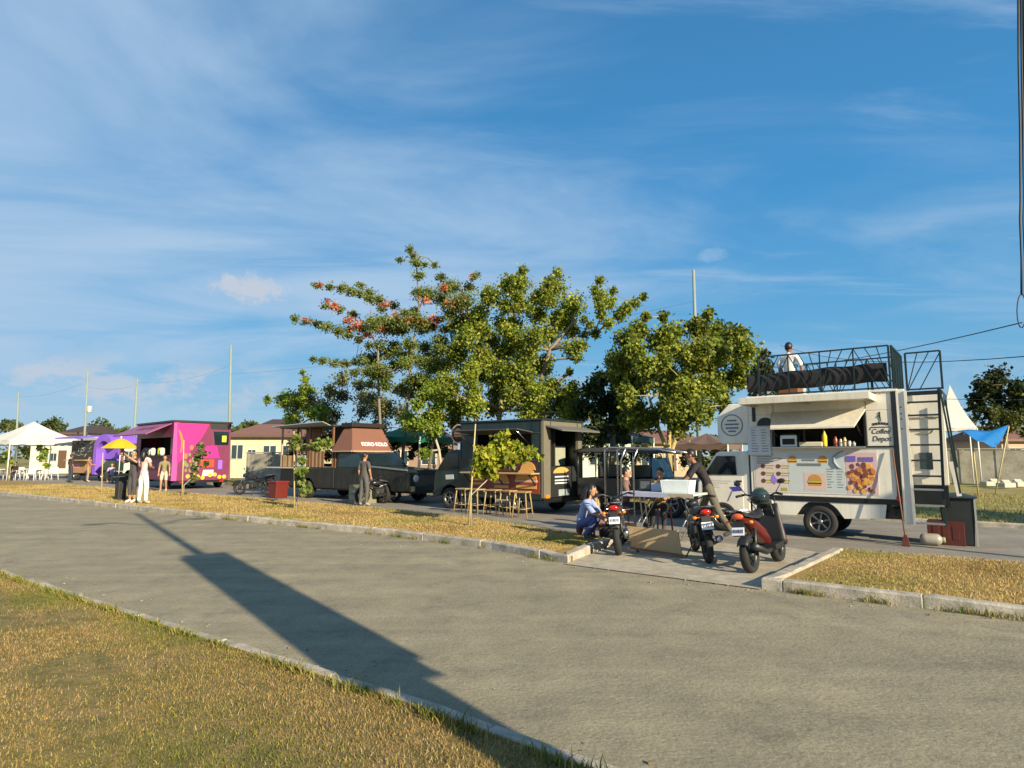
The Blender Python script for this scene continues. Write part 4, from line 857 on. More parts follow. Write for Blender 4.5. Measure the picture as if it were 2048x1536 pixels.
x_ = q.obj('graffiti', [decal('graffiti_pale', (.5, .52, .48)), decal('graffiti_grey', (.2, .2, .2))], vv); x_['kind'] = 'stuff'
q = MB(); q.box(-2.0, .25, -.5, -.02, 1.30, 1.36); q.obj('counter', wood_tan, vv)
q = MB(); q.box(-2.0, .2, -.02, -.001, .5, 1.28); q.mt(1).box(-1.8, -1.0, -.03, -.021, .8, 1.1); q.mt(2).box(-.35, -.15, -.05, -.021, .5, 1.28); q.obj('counter_front', [decal('counter_rust', (.35, .20, .10)), decal('counter_pink', (.55, .22, .25)), decal('counter_orange', (.6, .28, .08))], vv)
q = MB(); outer = [(.30, .4), (.30, 1.8)] + arc(1.30, 2.0, 1.0, 160, 25, 10); inner = arc(1.30, 1.9, .66, 25, 165, 10) + [(.66, 1.7), (.66, .4)]
q.prism(outer + inner, -.02, 1.8); q.obj('purple_end', pur, vv, bevel=.02)
q = MB(); q.box(.7, 2.1, .5, .56, 1.4, 2.2); q.obj('purple_board', pur, vv)
q = MB(); q.box(.7, 2.1, .3, .9, .6, 1.3); q.obj('end_shelf', mat('shelf_green', (.32, .36, .15), .6), vv)
q = MB(); q.box(-2.0, 2.1, .2, 1.7, .3, .46); q.obj('chassis', black_paint, vv)
for x in (-1.5, 1.4):
    for y, sd in ((.12, -1), (1.75, 1)): wheel(vv, (x, y, .34), .34, .22, alloy, 5, sd)

# ------------------------------------------------------------------ the black open jeep between the trucks
jp = thing('open_jeep', 'black open-sided jeep with a dark canvas top behind the folding table', 'jeep', ST(-8.3, 15.6), 0)
jb = mat('jeep_black', (.02, .022, .024), .35, var=.2, coat=.2)
q = MB(); q.prism([(-1.3, .45), (-1.3, .98), (.9, .98), (1.0, 1.02), (2.25, .98), (2.3, .45), (1.95, .42)] + [p for p in reversed(arc(1.55, .34, .43, 180, 0, 10)) if p[1] > .44] + [(-.4, .42)] + [p for p in reversed(arc(-.75, .34, .42, 180, 0, 10)) if p[1] > .44], 0, 1.5); q.obj('body', jb, jp, bevel=.03)
q = MB(); q.grid(lambda u, v: Vector((-1.4 + 2.6 * u, -.06 + 1.62 * v, 1.72 + .10 * math.sin(math.pi * v) - .16 * max(0, u - .55) ** 1.5)), 10, 8); q.obj('canvas_top', mat('canvas_black', (.035, .037, .038), .8), jp, solid=.05)
for x, zt in ((-1.28, 1.70), (-.3, 1.70), (1.0, 1.62)):
    for y in (.02, 1.48): q = MB(); q.path([(x, y, .98), (x, y, zt)], .025, 7); q.obj('roof_post', jb, jp)
q = MB(); q.add([(1.02, .06, 1.0), (1.02, 1.44, 1.0), (.88, 1.44, 1.55), (.88, .06, 1.55)], [(0, 1, 2, 3)]); q.obj('windscreen', glass_dark, jp, solid=.015)
for x in (-.7, .35): q = MB(); q.box(x, x + .45, .12, 1.38, .8, .98); q.box(x, x + .1, .12, 1.38, .98, 1.35); q.obj('seat', black_plastic, jp, bevel=.03)
for x in (-.75, 1.55):
    for y, sd in ((.05, -1), (1.45, 1)): wheel(jp, (x, y, .34), .34, .21, alloy, 5, sd)
for y in (.3, 1.2): q = MB(); q.ball((2.3, y, .78), (.04, .09, .09), 10, 8); q.obj('headlight', clear_lens, jp)
q = MB(); q.box(2.28, 2.40, .0, 1.5, .45, .58); q.obj('bumper', dark_metal, jp, bevel=.02)

# ------------------------------------------------------------------ motorcycles
def motorcycle(label, loc, yaw, main, seat_m, scooter=False, plate='rear', cargo=None, lean=4, mirrors=True, tail=red_lens, group=None):
    o = thing('motor_scooter' if scooter else 'motorcycle', label, 'motorcycle', loc, yaw, group, tilt=(0, -lean))
    r, wb = (.245, 1.22) if scooter else (.285, 1.24)
    w2 = .052 if not scooter else .058
    for y in (0, wb): 
        mb = MB(); mb.lathe([(r * .70, -w2 * .8), (r * .9, -w2), (r * .98, -w2 * .5), (r, 0), (r * .98, w2 * .5), (r * .9, w2), (r * .70, w2 * .8)], (0, 0, 0), 'x', 26, True); wo = mb.obj('wheel', rubber, o, loc=(0, y, r))
        rb = MB()
        for k in range(10):
            a = math.pi * 2 * k / 10; rb.bar((0, r * .12 * math.cos(a), r * .12 * math.sin(a)), (0, r * .70 * math.cos(a), r * .70 * math.sin(a)), (.016), .014)
        rb.lathe([(r * .66, -.04), (r * .74, -.04), (r * .74, .04), (r * .66, .04)], (0, 0, 0), 'x', 22, True); rb.lathe([(.02, -.07), (.045, -.07), (.045, .07), (.02, .07)], (0, 0, 0), 'x', 12); rb.obj('rim', dark_metal, wo)
    # tail and side fairings
    q = MB()
    sec = [(-.27, .77, .04, .03), (-.16, .74, .085, .05), (.0, .70, .115, .075), (.25, .60, .13, .12), (.50, .48, .13, .13), (.70, .38, .10, .09)]
    if not scooter: sec = [(-.30, .78, .04, .02), (-.1, .74, .08, .045), (.2, .66, .10, .07), (.5, .60, .09, .08), (.62, .56, .05, .05)]
    q.grid(lambda u, v: (lambda y, z, a, b: Vector((a * math.cos(2 * math.pi * v), y, z + b * math.sin(2 * math.pi * v))))(*[np.interp(u * (len(sec) - 1), range(len(sec)), [s_[i] for s_ in sec]) for i in range(4)]), 10, 12)
    q.obj('tail_fairing', main, o)
    q = MB(); q.grid(lambda u, v: Vector((.145 * max(.02, math.sin(math.pi * min(.97, u * .8 + .17))) ** .5 * math.cos(math.pi * v), -.26 + .90 * u, .785 - .06 * math.sin(math.pi * u) + .06 * math.sin(math.pi * v))), 12, 8); q.obj('seat', seat_m, o)
    if scooter:
        q = MB(); q.prism([(.62, .24), (1.02, .24), (1.06, .34), (.62, .32)], -.19, .19, 'x'); q.obj('footboard', black_plastic, o, bevel=.02)
        q = MB(); q.grid(lambda u, v: Vector((.22 * (1 - .45 * u) * (v * 2 - 1), 1.02 + .08 * u + .07 * (1 - (v * 2 - 1) ** 2), .30 + .58 * u)), 8, 8); q.obj('leg_shield', main, o, solid=.03)
        q = MB(); q.grid(lambda u, v: Vector((.23 * (1 - .35 * u) * (v * 2 - 1), .97 + .08 * u, .28 + .60 * u)), 6, 6); q.obj('inner_shield', black_plastic, o, solid=.02)
    else:
        q = MB(); q.ball((0, .70, .70), (.105, .25, .095), 14, 10); q.obj('fuel_tank', main, o)
        q = MB(); q.cbox((0, .62, .38), (.20, .34, .26)); q.lathe([(.07, -.13), (.09, -.1), (.09, .1), (.07, .13)], (0, .68, .36), 'x', 14); q.path([(0, .72, .5), (0, .95, .62)], .035, 6); q.obj('engine', dark_metal, o, bevel=.015)
    q = MB(); n = 10
    q.grid(lambda u, v: Vector((.075 * (v * 2 - 1), r * 1.13 * math.cos(R(35 + 110 * u)) * -1, r + r * 1.13 * math.sin(R(35 + 110 * u)) - .03 * (v * 2 - 1) ** 2)), n, 4); q.obj('rear_fender', black_plastic, o, solid=.008)
    q = MB(); q.grid(lambda u, v: Vector((.07 * (v * 2 - 1), wb + r * 1.12 * math.cos(R(15 + 140 * u)), r + r * 1.12 * math.sin(R(15 + 140 * u)) - .03 * (v * 2 - 1) ** 2)), n, 4); q.obj('front_fender', main, o, solid=.008)
    q = MB()
    for x in (-.2, .2): q.path([(x, wb - .42, .98 if scooter else .9), (x * .7, wb - .25, .80), (x * .25, wb - .18, .62)], .007, 5)
    q.obj('control_cable', black_plastic, o)
    if not scooter:
        for k in range(5): q = MB(); q.box(-.12, .12, .50, .76, .40 + k * .035, .412 + k * .035); q.obj('cooling_fin', alloy, o)
    hx = .09
    q = MB()
    for x in (-hx, hx): q.path([(x, wb, r), (x * .8, wb - .26, .88)], .02, 8)
    q.obj('front_fork', chrome if not scooter else dark_metal, o)
    q = MB()
    for x in (-.085, .085): q.path([(x, 0.02, r + .02), (x, .14, .64)], .024, 8)
    q.bar((-.08, 0, r), (-.08, .6, .33), .04, .06); q.obj('rear_shock', dark_metal, o)
    q = MB(); hz_ = 1.0 if scooter else .90
    q.path([(-.34, wb - .50, hz_ + .02), (-.22, wb - .40, hz_ + .04), (0, wb - .32, hz_ - .04), (.22, wb - .40, hz_ + .04), (.34, wb - .50, hz_ + .02)], .013, 8); hb = q.obj('handlebar', black_paint, o)
    for x in (-1, 1): q = MB(); q.path([(x * .34, wb - .50, hz_ + .02), (x * .24, wb - .42, hz_ + .04)], .019, 8); q.obj('grip', rubber, hb)
    if mirrors:
        for x in (-1, 1):
            q = MB(); q.path([(x * .22, wb - .40, hz_ + .04), (x * .31, wb - .38, hz_ + .18)], .007, 6); q.ball((x * .33, wb - .39, hz_ + .21), (.055, .012, .036), 12, 8); q.obj('mirror', black_plastic, o)
    q = MB(); q.ball((0, wb - .24, hz_ - .09), (.10, .09, .085), 14, 10); hd_ = q.obj('headlight_cowl', black_plastic, o)
    q = MB(); q.ball((0, wb - .13, hz_ - .11), (.085, .045, .07), 12, 8); q.obj('headlight', clear_lens, hd_)
    q = MB(); q.ball((0, -.25, .78), (.085, .045, .045), 12, 8); q.obj('tail_light', tail, o)
    for x in (-1, 1): q = MB(); q.path([(x * .05, -.20, .70), (x * .14, -.21, .70)], .008, 6); q.ball((x * .16, -.215, .70), (.035, .025, .025), 10, 6); q.obj('indicator', amber_lens, o)
    q = MB(); q.bar((0, -.22, .72), (0, -.31, .52), .14, .01, (0, 1, 0)); q.obj('mudguard', black_plastic, o)
    q = MB(); q.cbox((0, -.30, .585), (.17, .008, .11), Matrix.Rotation(R(-18), 3, 'X')); pl = q.obj('licence_plate', plate_white, o, bevel=.004)
    q = MB()
    for k in range(6): q.cbox((-.060 + k * .024, -.306, .588), ((.014, .008, .016, .014, .007, .015)[k], .006, (.045, .05, .04, .05, .045, .05)[k]), Matrix.Rotation(R(-18), 3, 'X'))
    q.obj('plate_marks', decal('plate_ink', (.06, .07, .14)), pl)
    q = MB(); q.path([(.12, .62, .26), (.14, .30, .25), (.16, -.22, .38)], [.022, .04, .052], 12); q.obj('exhaust', chrome if not scooter else dark_metal, o)
    q = MB(); q.path([(-.08, .5, .30), (-.26, .56, .02)], .011, 6); q.obj('side_stand', black_paint, o)
    q = MB(); q.path([(-.10, .15, .80), (-.14, -.25, .86), (.14, -.25, .86), (.10, .15, .80)], .011, 6); q.obj('grab_rail', chrome, o)
    return o
red_paint = mat('scooter_red', (.10, .012, .010), .32, var=.2, coat=.35); mred = mat('motorcycle_maroon', (.10, .02, .02), .3, coat=.4); mblk = mat('motorcycle_black', (.016, .017, .02), .25, var=.15, coat=.5)
seat_blk = mat('seat_vinyl', (.02, .02, .022), .55, bump=.1)
sc = motorcycle('red and black scooter parked on the driveway with its rear towards the road', ST(-2.76, 9.02), -2, red_paint, seat_blk, True, lean=6, tail=mat('lens_orange_red', (.62, .10, .03), .2, coat=.5))
hm = thing('helmet', 'dark green helmet hung on the handlebar of the red scooter', 'helmet', ST(-2.83, 9.80, .98), 20)
q = MB(); q.ball((0, 0, 0), (.13, .155, .14), 16, 12); q.f = [f for f in q.f if sum(q.v[i][2] for i in f) / len(f) > -.095]; q.m = [0] * len(q.f); q.fl = [True] * len(q.f); q.obj('shell', mat('helmet_green', (.02, .04, .034), .3, coat=.4), hm, solid=.012)
q = MB(); q.grid(lambda u, v: Vector((.136 * math.cos(math.pi * (.12 + .76 * u)), -.162 * math.sin(math.pi * (.12 + .76 * u)), -.05 + .11 * v)), 10, 3); q.obj('visor', glass_dark, hm, solid=.006)
motorcycle('maroon motorcycle parked beside the crouching woman in blue', ST(-4.95, 9.30), 26, mred, seat_blk, lean=5, mirrors=False)
motorcycle('black motorcycle with white plate parked right of the tan board', ST(-3.52, 9.45), 30, mblk, seat_blk, lean=5, mirrors=False)
motorcycle('black motorcycle facing the road between the two dark trucks', ST(-16.6, 14.9), 172, mblk, seat_blk, lean=4)
motorcycle('dark motorcycle parked behind the red bin left of the brown truck', ST(-23.9, 14.6), 120, mblk, seat_blk, lean=4)

# ------------------------------------------------------------------ folding table, board and pieces near it
ft = thing('folding_table', 'tall folding table with pale top and crossed metal legs', 'table', ST(-5.30, 11.9))
q = MB(); q.box(-.75, .75, -.38, .38, .84, .885); q.obj('tabletop', mat('table_pale_green', (.50, .55, .50), .4), ft, bevel=.012)
q = MB(); q.box(-.76, .26, -.395, -.381, .80, .885); q.obj('edge_banner', mat('edge_lilac', (.42, .44, .62), .5), ft)
q = MB(); q.box(.27, .76, -.395, -.381, .81, .885); q.obj('edge_banner', mat('edge_tan', (.42, .35, .24), .5), ft)
for x in (-.45, .5):
    for y0_, y1_ in ((-.34, .34), (.34, -.34)):
        for dx in (-.02, .08): q = MB(); q.path([(x + dx + .10, y0_, .84), (x + dx - .12, y1_ * .9, .0)], .014, 7); q.obj('leg', steel, ft)
q = MB(); q.grid(lambda u, v: Vector((-.24 + .48 * u, -.17 + .34 * v, .16 * max(abs(u - .5), abs(v - .5)) ** 2 * 4)), 6, 6)
def rest(mb, name, mats, s, t, z, yaw, label, cat, **k):
    o = mb.obj(name, mats, loc=ST(s, t, z), **k); o.rotation_euler = (0, 0, -ANG + R(yaw)); return tag(o, label, cat)
q = MB(); 
for x0, x1, y0_, y1_ in ((-.3, -.27, -.2, .2), (.27, .3, -.2, .2), (-.27, .27, -.2, -.17), (-.27, .27, .17, .2)): q.add([(x0 * .9, y0_ * .9, 0), (x1 * .9, y0_ * .9, 0), (x1 * .9, y1_ * .9, 0), (x0 * .9, y1_ * .9, 0), (x0, y0_, .24), (x1, y0_, .24), (x1, y1_, .24), (x0, y1_, .24)], [(0, 3, 2, 1), (4, 5, 6, 7), (0, 1, 5, 4), (1, 2, 6, 5), (2, 3, 7, 6), (3, 0, 4, 7)])
q.box(-.26, .26, -.16, .16, 0, .02)
rest(q, 'plastic_tub', mat('tub_white', (.66, .72, .74), .35), -5.02, 11.95, .885, 3, 'white open plastic tub on the right half of the folding table', 'tub', bevel=.008)
q = MB(); q.box(-.16, .16, -.10, .10, 0, .17); rest(q, 'cool_box', mat('tub_blue', (.30, .36, .50), .4), -5.42, 12.0, .885, -4, 'pale blue box beside the white tub on the folding table', 'box', bevel=.015)
q = MB(); q.box(-.13, .13, -.1, .1, 0, .24); q.mt(1).box(-.1, .1, -.105, -.101, .05, .2); rest(q, 'metal_container', [dark_metal, mat('panel_dim', (.1, .11, .12), .4)], -5.74, 12.05, .885, 5, 'dark metal container at the left of the folding table', 'container', bevel=.01)
bd = thing('display_board', 'tan plywood board propped low between the two motorcycles', 'board', ST(-4.43, 9.62), 2)
q = MB(); q.prism([(-.44, .10), (.42, .06), (.36, .42), (-.52, .44)], -.012, .012); q.obj('panel', mat('board_tan', (.40, .29, .165), .7, var=.12, scale=8), bd, bevel=.004)
for x in (-.42, .32): q = MB(); q.bar((x, .02, .40), (x + .02, .16, .0), .03); q.obj('leg', wood_brown, bd)
q = MB(); q.bar((-.5, -.02, .085), (.44, -.02, .045), .03, .03); q.obj('lower_rail', wood_brown, bd)
# cart frame standing by the maroon motorcycle
cf = thing('cart_frame', 'slim bent steel cart frame standing behind the maroon motorcycle', 'cart frame', ST(-5.78, 10.6), 0)
for y in (0, .5): q = MB(); q.path([(-.12, y, .30), (-.12, y, 1.72), (-.02, y, 1.76), (.9, y, 1.74), (1.3, y, 1.66)], .016, 7); q.obj('bent_tube', chrome, cf)
for x in (.22,): 
    for y in (0, .5): q = MB(); q.path([(x, y, .30), (x, y, 1.52), (x + .10, y, 1.74)], .016, 7); q.obj('upright', chrome, cf)
for x, z in ((-.12, .6), (.22, .6), (.9, 1.74)): q = MB(); q.path([(x, 0, z), (x, .5, z)], .014, 6); q.obj('cross_tube', chrome, cf)
q = MB(); q.box(-.14, .24, .0, .5, .28, .32); q.obj('platform', dark_metal, cf)
for x in (-.1, .2):
    for y in (0, .5): q = MB(); q.lathe([(.03, -.025), (.14, -.025), (.14, .025), (.03, .025)], (x, y, .14), 'y', 16); q.obj('caster', rubber, cf)
# red bin, tan crate near the brown truck
q = MB(); q.prism([(-.24, 0), (.24, 0), (.30, .60), (-.30, .60)], -.26, .26); q.mt(1).box(-.32, .32, -.29, .29, .58, .64)
rest(q, 'storage_bin', [mat('bin_red', (.13, .016, .010), .45), mat('bin_red_rim', (.20, .012, .012), .5)], -22.05, 13.9, 0, 0, 'bright red plastic bin at the left end of the brown truck', 'bin', bevel=.02)
q = MB(); q.box(-.36, .36, -.3, .3, .0, .62); q.mt(1)
for z in (.12, .34): q.box(-.34, .34, -.312, -.301, z, z + .16)
rest(q, 'wooden_crate', [mat('crate_olive', (.20, .20, .13), .7), mat('crate_olive2', (.28, .27, .18), .7)], -17.2, 14.05, 0, 2, 'olive wooden crate beside the standing man in grey', 'crate', bevel=.01)
# ------------------------------------------------------------------ people
skin_m = mat('skin', (.42, .22, .13), .5, var=.08, scale=8); skin_d = mat('skin_tan', (.30, .15, .085), .5, var=.08)
hair_m = mat('hair_black', (.012, .010, .009), .45, var=.3, scale=30)
eye_m = mat('eye_dark', (.02, .015, .012), .3); lip_m = mat('lip', (.30, .10, .08), .5)
BASE = dict(pelvis=(0, 0, .93), waist=(0, -.005, 1.08), chest=(0, -.01, 1.30), neck=(0, .01, 1.445), skull=(0, -.01, 1.55),
            shL=(-.165, .005, 1.395), elL=(-.215, .02, 1.12), wrL=(-.225, -.06, .87), shR=(.165, .005, 1.395), elR=(.215, .02, 1.12), wrR=(.225, -.06, .87),
            hipL=(-.085, 0, .90), knL=(-.095, -.025, .49), anL=(-.10, .02, .09), toL=(-.115, -.14, .035), hipR=(.085, 0, .90), knR=(.095, -.025, .49), anR=(.10, .02, .09), toR=(.115, -.14, .035))
BONES = [('pelvis', 'waist', 'torso'), ('waist', 'chest', 'torso'), ('chest', 'neck', 'torso'), ('neck', 'skull', 'head'),
         ('chest', 'shL', 'torso'), ('shL', 'elL', 'arm'), ('elL', 'wrL', 'fore'), ('chest', 'shR', 'torso'), ('shR', 'elR', 'arm'), ('elR', 'wrR', 'fore'),
         ('pelvis', 'hipL', 'hip'), ('hipL', 'knL', 'thigh'), ('knL', 'anL', 'shin'), ('anL', 'toL', 'foot'), ('pelvis', 'hipR', 'hip'), ('hipR', 'knR', 'thigh'), ('knR', 'anR', 'shin'), ('anR', 'toR', 'foot')]
RAD = dict(pelvis=(.135, .105), waist=(.125, .095), chest=(.145, .105), neck=(.055, .055), skull=(.06, .06), shL=(.062,) * 2, shR=(.062,) * 2, elL=(.042,) * 2, elR=(.042,) * 2, wrL=(.028,) * 2, wrR=(.028,) * 2,
           hipL=(.088,) * 2, hipR=(.088,) * 2, knL=(.058,) * 2, knR=(.058,) * 2, anL=(.040,) * 2, anR=(.040,) * 2, toL=(.034, .03), toR=(.034, .03))
def person(label, loc, yaw, pose=None, height=1.7, top=None, bottom=None, sleeve=.5, leg=1.0, shoes=None, skirt=None, hair='short', look=(0, -1, 0), sk=skin_m, fem=False, group=None, shirt_z=None, cap=None):
    o = thing('person', label, 'person', loc, yaw, group); k = height / 1.72
    J = {n: Vector(p) * k for n, p in {**BASE, **(pose or {})}.items()}
    names = list(BASE); me = bpy.data.meshes.new('skeleton'); me.from_pydata([J[n] for n in names], [(names.index(a), names.index(b)) for a, b, _ in BONES], [])
    ob = bpy.data.objects.new('skeleton', me); COL.objects.link(ob); ob.modifiers.new('skin', 'SKIN'); ob.modifiers['skin'].branch_smoothing = .6; ob.modifiers['skin'].use_smooth_shade = True
    if not me.skin_vertices:
        import bmesh
        bm = bmesh.new(); bm.from_mesh(me); bm.verts.layers.skin.verify(); bm.to_mesh(me); bm.free()
    for i, n in enumerate(names):
        r = RAD[n]; f = k * (.9 if fem and n in ('chest', 'shL', 'shR', 'waist') else 1); sv = me.skin_vertices[0].data[i]; sv.radius = (r[0] * f, r[1] * f); sv.use_root = (n == 'pelvis')
    ob.modifiers.new('sub', 'SUBSURF').levels = 1; ob.modifiers['sub'].render_levels = 1
    dg = bpy.context.evaluated_depsgraph_get(); dg.update(); bm_ = bpy.data.meshes.new_from_object(ob.evaluated_get(dg))
    bpy.data.objects.remove(ob)
    nv = len(bm_.vertices); co = np.empty(nv * 3); bm_.vertices.foreach_get('co', co); co = co.reshape(-1, 3); no = np.array([v.normal[:] for v in bm_.vertices]); faces = [tuple(p.vertices) for p in bm_.polygons]
    # nearest bone and place along it for every face
    fc = np.array([co[list(f)].mean(0) for f in faces]); best = np.full(len(fc), 9.); reg = np.zeros(len(fc), int); par = np.zeros(len(fc))
    for i, (a, b, _) in enumerate(BONES):
        A_, B_ = np.array(J[a]), np.array(J[b]); d = B_ - A_; t = np.clip(((fc - A_) @ d) / (d @ d), 0, 1); dist_ = np.linalg.norm(fc - (A_ + t[:, None] * d), axis=1) - .5 * (RAD[a][0] * (1 - t) + RAD[b][0] * t)
        m_ = dist_ < best; best[m_] = dist_[m_]; reg[m_] = i; par[m_] = t[m_]
    zone = np.array([BONES[i][2] for i in reg])
    mb = MB(); mb.add(co, faces, True)
    # head: skull, jaw, nose, ears, eyes, mouth, turned to the look direction
    yv = -Vector(look).normalized(); xv = Vector((0, 0, 1)).cross(yv) * -1
    if xv.length < .1: xv = Vector((1, 0, 0))
    xv.normalize(); xv = yv.cross(Vector((0, 0, 1))).normalized(); zv = xv.cross(yv).normalized(); M = Matrix((xv, yv, zv)).transposed()
    hc = J['skull'] + zv * .055 * k
    hp = lambda x, y, z: hc + M @ (Vector((x, y, z)) * k)
    mb.ball(hc, (.074 * k, .092 * k, .112 * k), 16, 12, M); mb.ball(hp(0, -.022, -.055), (.056 * k, .066 * k, .066 * k), 14, 10, M)
    mb.ball(hp(0, -.095, -.015), (.012 * k, .018 * k, .026 * k), 8, 6, M)
    for x in (-1, 1): mb.ball(hp(x * .076, .008, -.01), (.012 * k, .022 * k, .032 * k), 8, 6, M)
    mb.mt(1)
    for x in (-1, 1): mb.ball(hp(x * .030, -.082, .008), (.013 * k, .009 * k, .007 * k), 8, 6, M)
    mb.mt(2).ball(hp(0, -.082, -.060), (.024 * k, .010 * k, .007 * k), 8, 6, M); mb.mt(0)
    # hands: a palm, four fingers and a thumb, slightly curled
    for s_, el, wr in ((-1, 'elL', 'wrL'), (1, 'elR', 'wrR')):
        d = (J[wr] - J[el]).normalized(); side = d.cross(Vector((0, 0, 1))); side = side.normalized() if side.length > .2 else Vector((0, 1, 0)); nn = d.cross(side).normalized() * (1 if s_ > 0 else 1)
        p0 = J[wr]; mb.path([p0 - d * .01 * k, p0 + d * .03 * k, p0 + d * .085 * k], [.026 * k, .034 * k, .032 * k], 8)
        for fi, ln in enumerate((.068, .078, .072, .056)):
            b0 = p0 + d * .08 * k + side * (fi - 1.5) * .018 * k
            mb.path([b0, b0 + d * ln * .55 * k, b0 + (d * .85 - nn * .5).normalized() * ln * k], [.0095 * k, .0088 * k, .007 * k], 6)
        tb = p0 + d * .03 * k - side * .028 * k; mb.path([tb, tb + (d * .6 - side * .8).normalized() * .035 * k, tb + (d * .9 - side * .5).normalized() * .065 * k], [.012 * k, .0105 * k, .008 * k], 6)
    mb.obj('body', [sk, eye_m, lip_m], o, recalc=False)
    rng = np.random.default_rng(int(abs(loc[0] * 100)) + 3)
    def cloth(name, mask, off, m, wrinkle=.004):
        idx = np.nonzero(mask)[0]
        if not len(idx): return None
        used = sorted({v for i in idx for v in faces[i]}); mp = {v: j for j, v in enumerate(used)}
        u = np.array(used); c = co[u]; w = wrinkle * (np.sin(c[:, 2] * 34 + c[:, 0] * 22) + np.sin(c[:, 1] * 41 + c[:, 2] * 17) + .8 * np.sin(c[:, 2] * 71 + c[:, 0] * 53))
        q = MB(); q.add(c + no[u] * (off * k + w[:, None]), [tuple(mp[v] for v in faces[i]) for i in idx], True); x = q.obj(name, m, o, recalc=False, solid=.006)
        sub = x.modifiers.new('smooth', 'SUBSURF'); sub.levels = 1; sub.render_levels = 1; return x
    tm = zone == 'torso'
    lowz = fc[:, 2] > (J['pelvis'].z - .02) if pose is None or True else tm
    arm = ((zone == 'arm') & (par < max(.25, min(1, sleeve * 2)))) | ((zone == 'fore') & (sleeve > .5) & (par < (sleeve - .5) * 2))
    if top: cloth('shirt', tm | arm, .016, top, .005)
    if bottom:
        legs = (zone == 'hip') | ((zone == 'thigh') & (par <= min(1, leg * 2))) | ((zone == 'shin') & (leg > .5) & (par < (leg - .5) * 2 * 1.0)) | ((reg == 0) & (par < .45))
        cloth('trousers' if leg > .6 else 'shorts', legs, .013 if leg < .6 else .015, bottom, .005)
    if shoes:
        for sd_ in ('L', 'R'): mine = np.array([BONES[i][1].endswith(sd_) for i in reg]); cloth('shoe', mine & ((zone == 'foot') | ((zone == 'shin') & (par > .93))), .010, shoes, 0)
    if skirt:
        m, hem, wid = skirt; q = MB(); c = (J['hipL'] + J['hipR']) / 2; top_ = J['waist']
        def sk_(u, v):
            z = top_.z + (hem * k - top_.z) * u; r = (.135 + (wid - .135) * u ** .8) * k; a = 2 * math.pi * v; r *= 1 + .06 * u * math.sin(9 * a) + .03 * math.sin(4 * a)
            return Vector((top_.x + (c.x - top_.x) * min(1, 2 * u) + r * math.cos(a), top_.y + r * .8 * math.sin(a), z))
        q.grid(sk_, 12, 36); q.obj('skirt' if hem < .3 or True else 'dress', m, o, solid=.006)
    # hair
    q = MB(); q.ball(hp(0, .014, .022), (.083 * k, .094 * k, .106 * k), 16, 12, M)
    keep = []
    inv = M.transposed()
    vv_ = [inv @ (Vector(v) - hc) / k for v in q.v]
    q.f = [f for f in q.f if not (sum(vv_[i].y for i in f) / len(f) < -.03 and sum(vv_[i].z for i in f) / len(f) < .055) and not (sum(vv_[i].z for i in f) / len(f) < -.06)]; q.m = [0] * len(q.f); q.fl = [True] * len(q.f)
    if hair == 'long':
        q.path([hp(0, .06, .05), hp(0, .088, -.06), hp(0, .095, -.18), hp(0, .08, -.30)], [.06 * k, .078 * k, .085 * k, .045 * k], 12)
        for x in (-1, 1): q.path([hp(x * .05, .02, .06), hp(x * .078, .02, -.04), hp(x * .075, .015, -.16)], [.03 * k, .03 * k, .018 * k], 8)
    if hair == 'bun': q.ball(hp(0, .09, .04), (.045 * k,) * 3, 10, 8)
    q.obj('hair', hair_m, o, recalc=False)
    if cap: q = MB(); q.ball(hp(0, .005, .05), (.088 * k, .10 * k, .085 * k), 14, 8, M); q.path([hp(0, -.07, .06), hp(0, -.16, .045)], [.06 * k, .05 * k], 10); q.obj('cap', cap, o)
    return o
C = lambda n, c, r=.85: mat(n, c, r, var=.12, scale=9, bump=.15, bscale=30)
STAND = dict()
def up(**k): return k
# pair taking pictures on the verge
person('woman in white wide trousers and pale pink top standing on the verge', GP(284, 1008, .09), 200, up(elL=(-.23, -.02, 1.16), wrL=(-.10, -.20, 1.12), elR=(.23, -.02, 1.16), wrR=(.12, -.22, 1.14), knL=(-.12, -.02, .48), anL=(-.15, .02, .09), toL=(-.17, -.13, .035), knR=(.12, -.03, .48), anR=(.15, 0, .09), toR=(.17, -.15, .035)), 1.76, C('blouse_pink', (.62, .42, .42)), C('trousers_white', (.72, .72, .68)), .3, .97, C('sandal', (.5, .4, .3)), hair='long', look=(.25, -1, -.1), fem=True)
person('person in dark grey holding a phone up beside the woman in white', GP(263, 1006, .09), 20, up(elL=(-.30, -.16, 1.30), wrL=(-.14, -.34, 1.50), elR=(.30, -.16, 1.30), wrR=(.10, -.34, 1.50)), 1.72, C('shirt_charcoal', (.055, .05, .055)), C('shorts_charcoal', (.06, .055, .06)), .5, .80, C('shoe_white', (.6, .58, .55)), hair='short', look=(-.3, -1, .1))
q = MB(); q.box(-.04, .04, -.006, .006, 0, .16); ph_ = q.obj('phone', black_plastic, loc=GP(263, 1006, .09) + Vector((-.13, -.36, 1.52)), bevel=.004); tag(ph_, 'black phone held up by the person in dark grey', 'phone')
q = MB(); q.box(-.15, .15, -.13, .13, 0, .80); q.mt(1).disc((0, -.132, .5), .11, 16); q.disc((0, -.132, .2), .11, 16)
rest(q, 'loudspeaker', [black_plastic, dark_metal], *(lambda p: (p.x * RX + p.y * RY, p.x * NX + p.y * NY))(GP(240, 1000, .09)), .09, 0, 'black upright loudspeaker on the verge beside the person in grey', 'loudspeaker', bevel=.015)
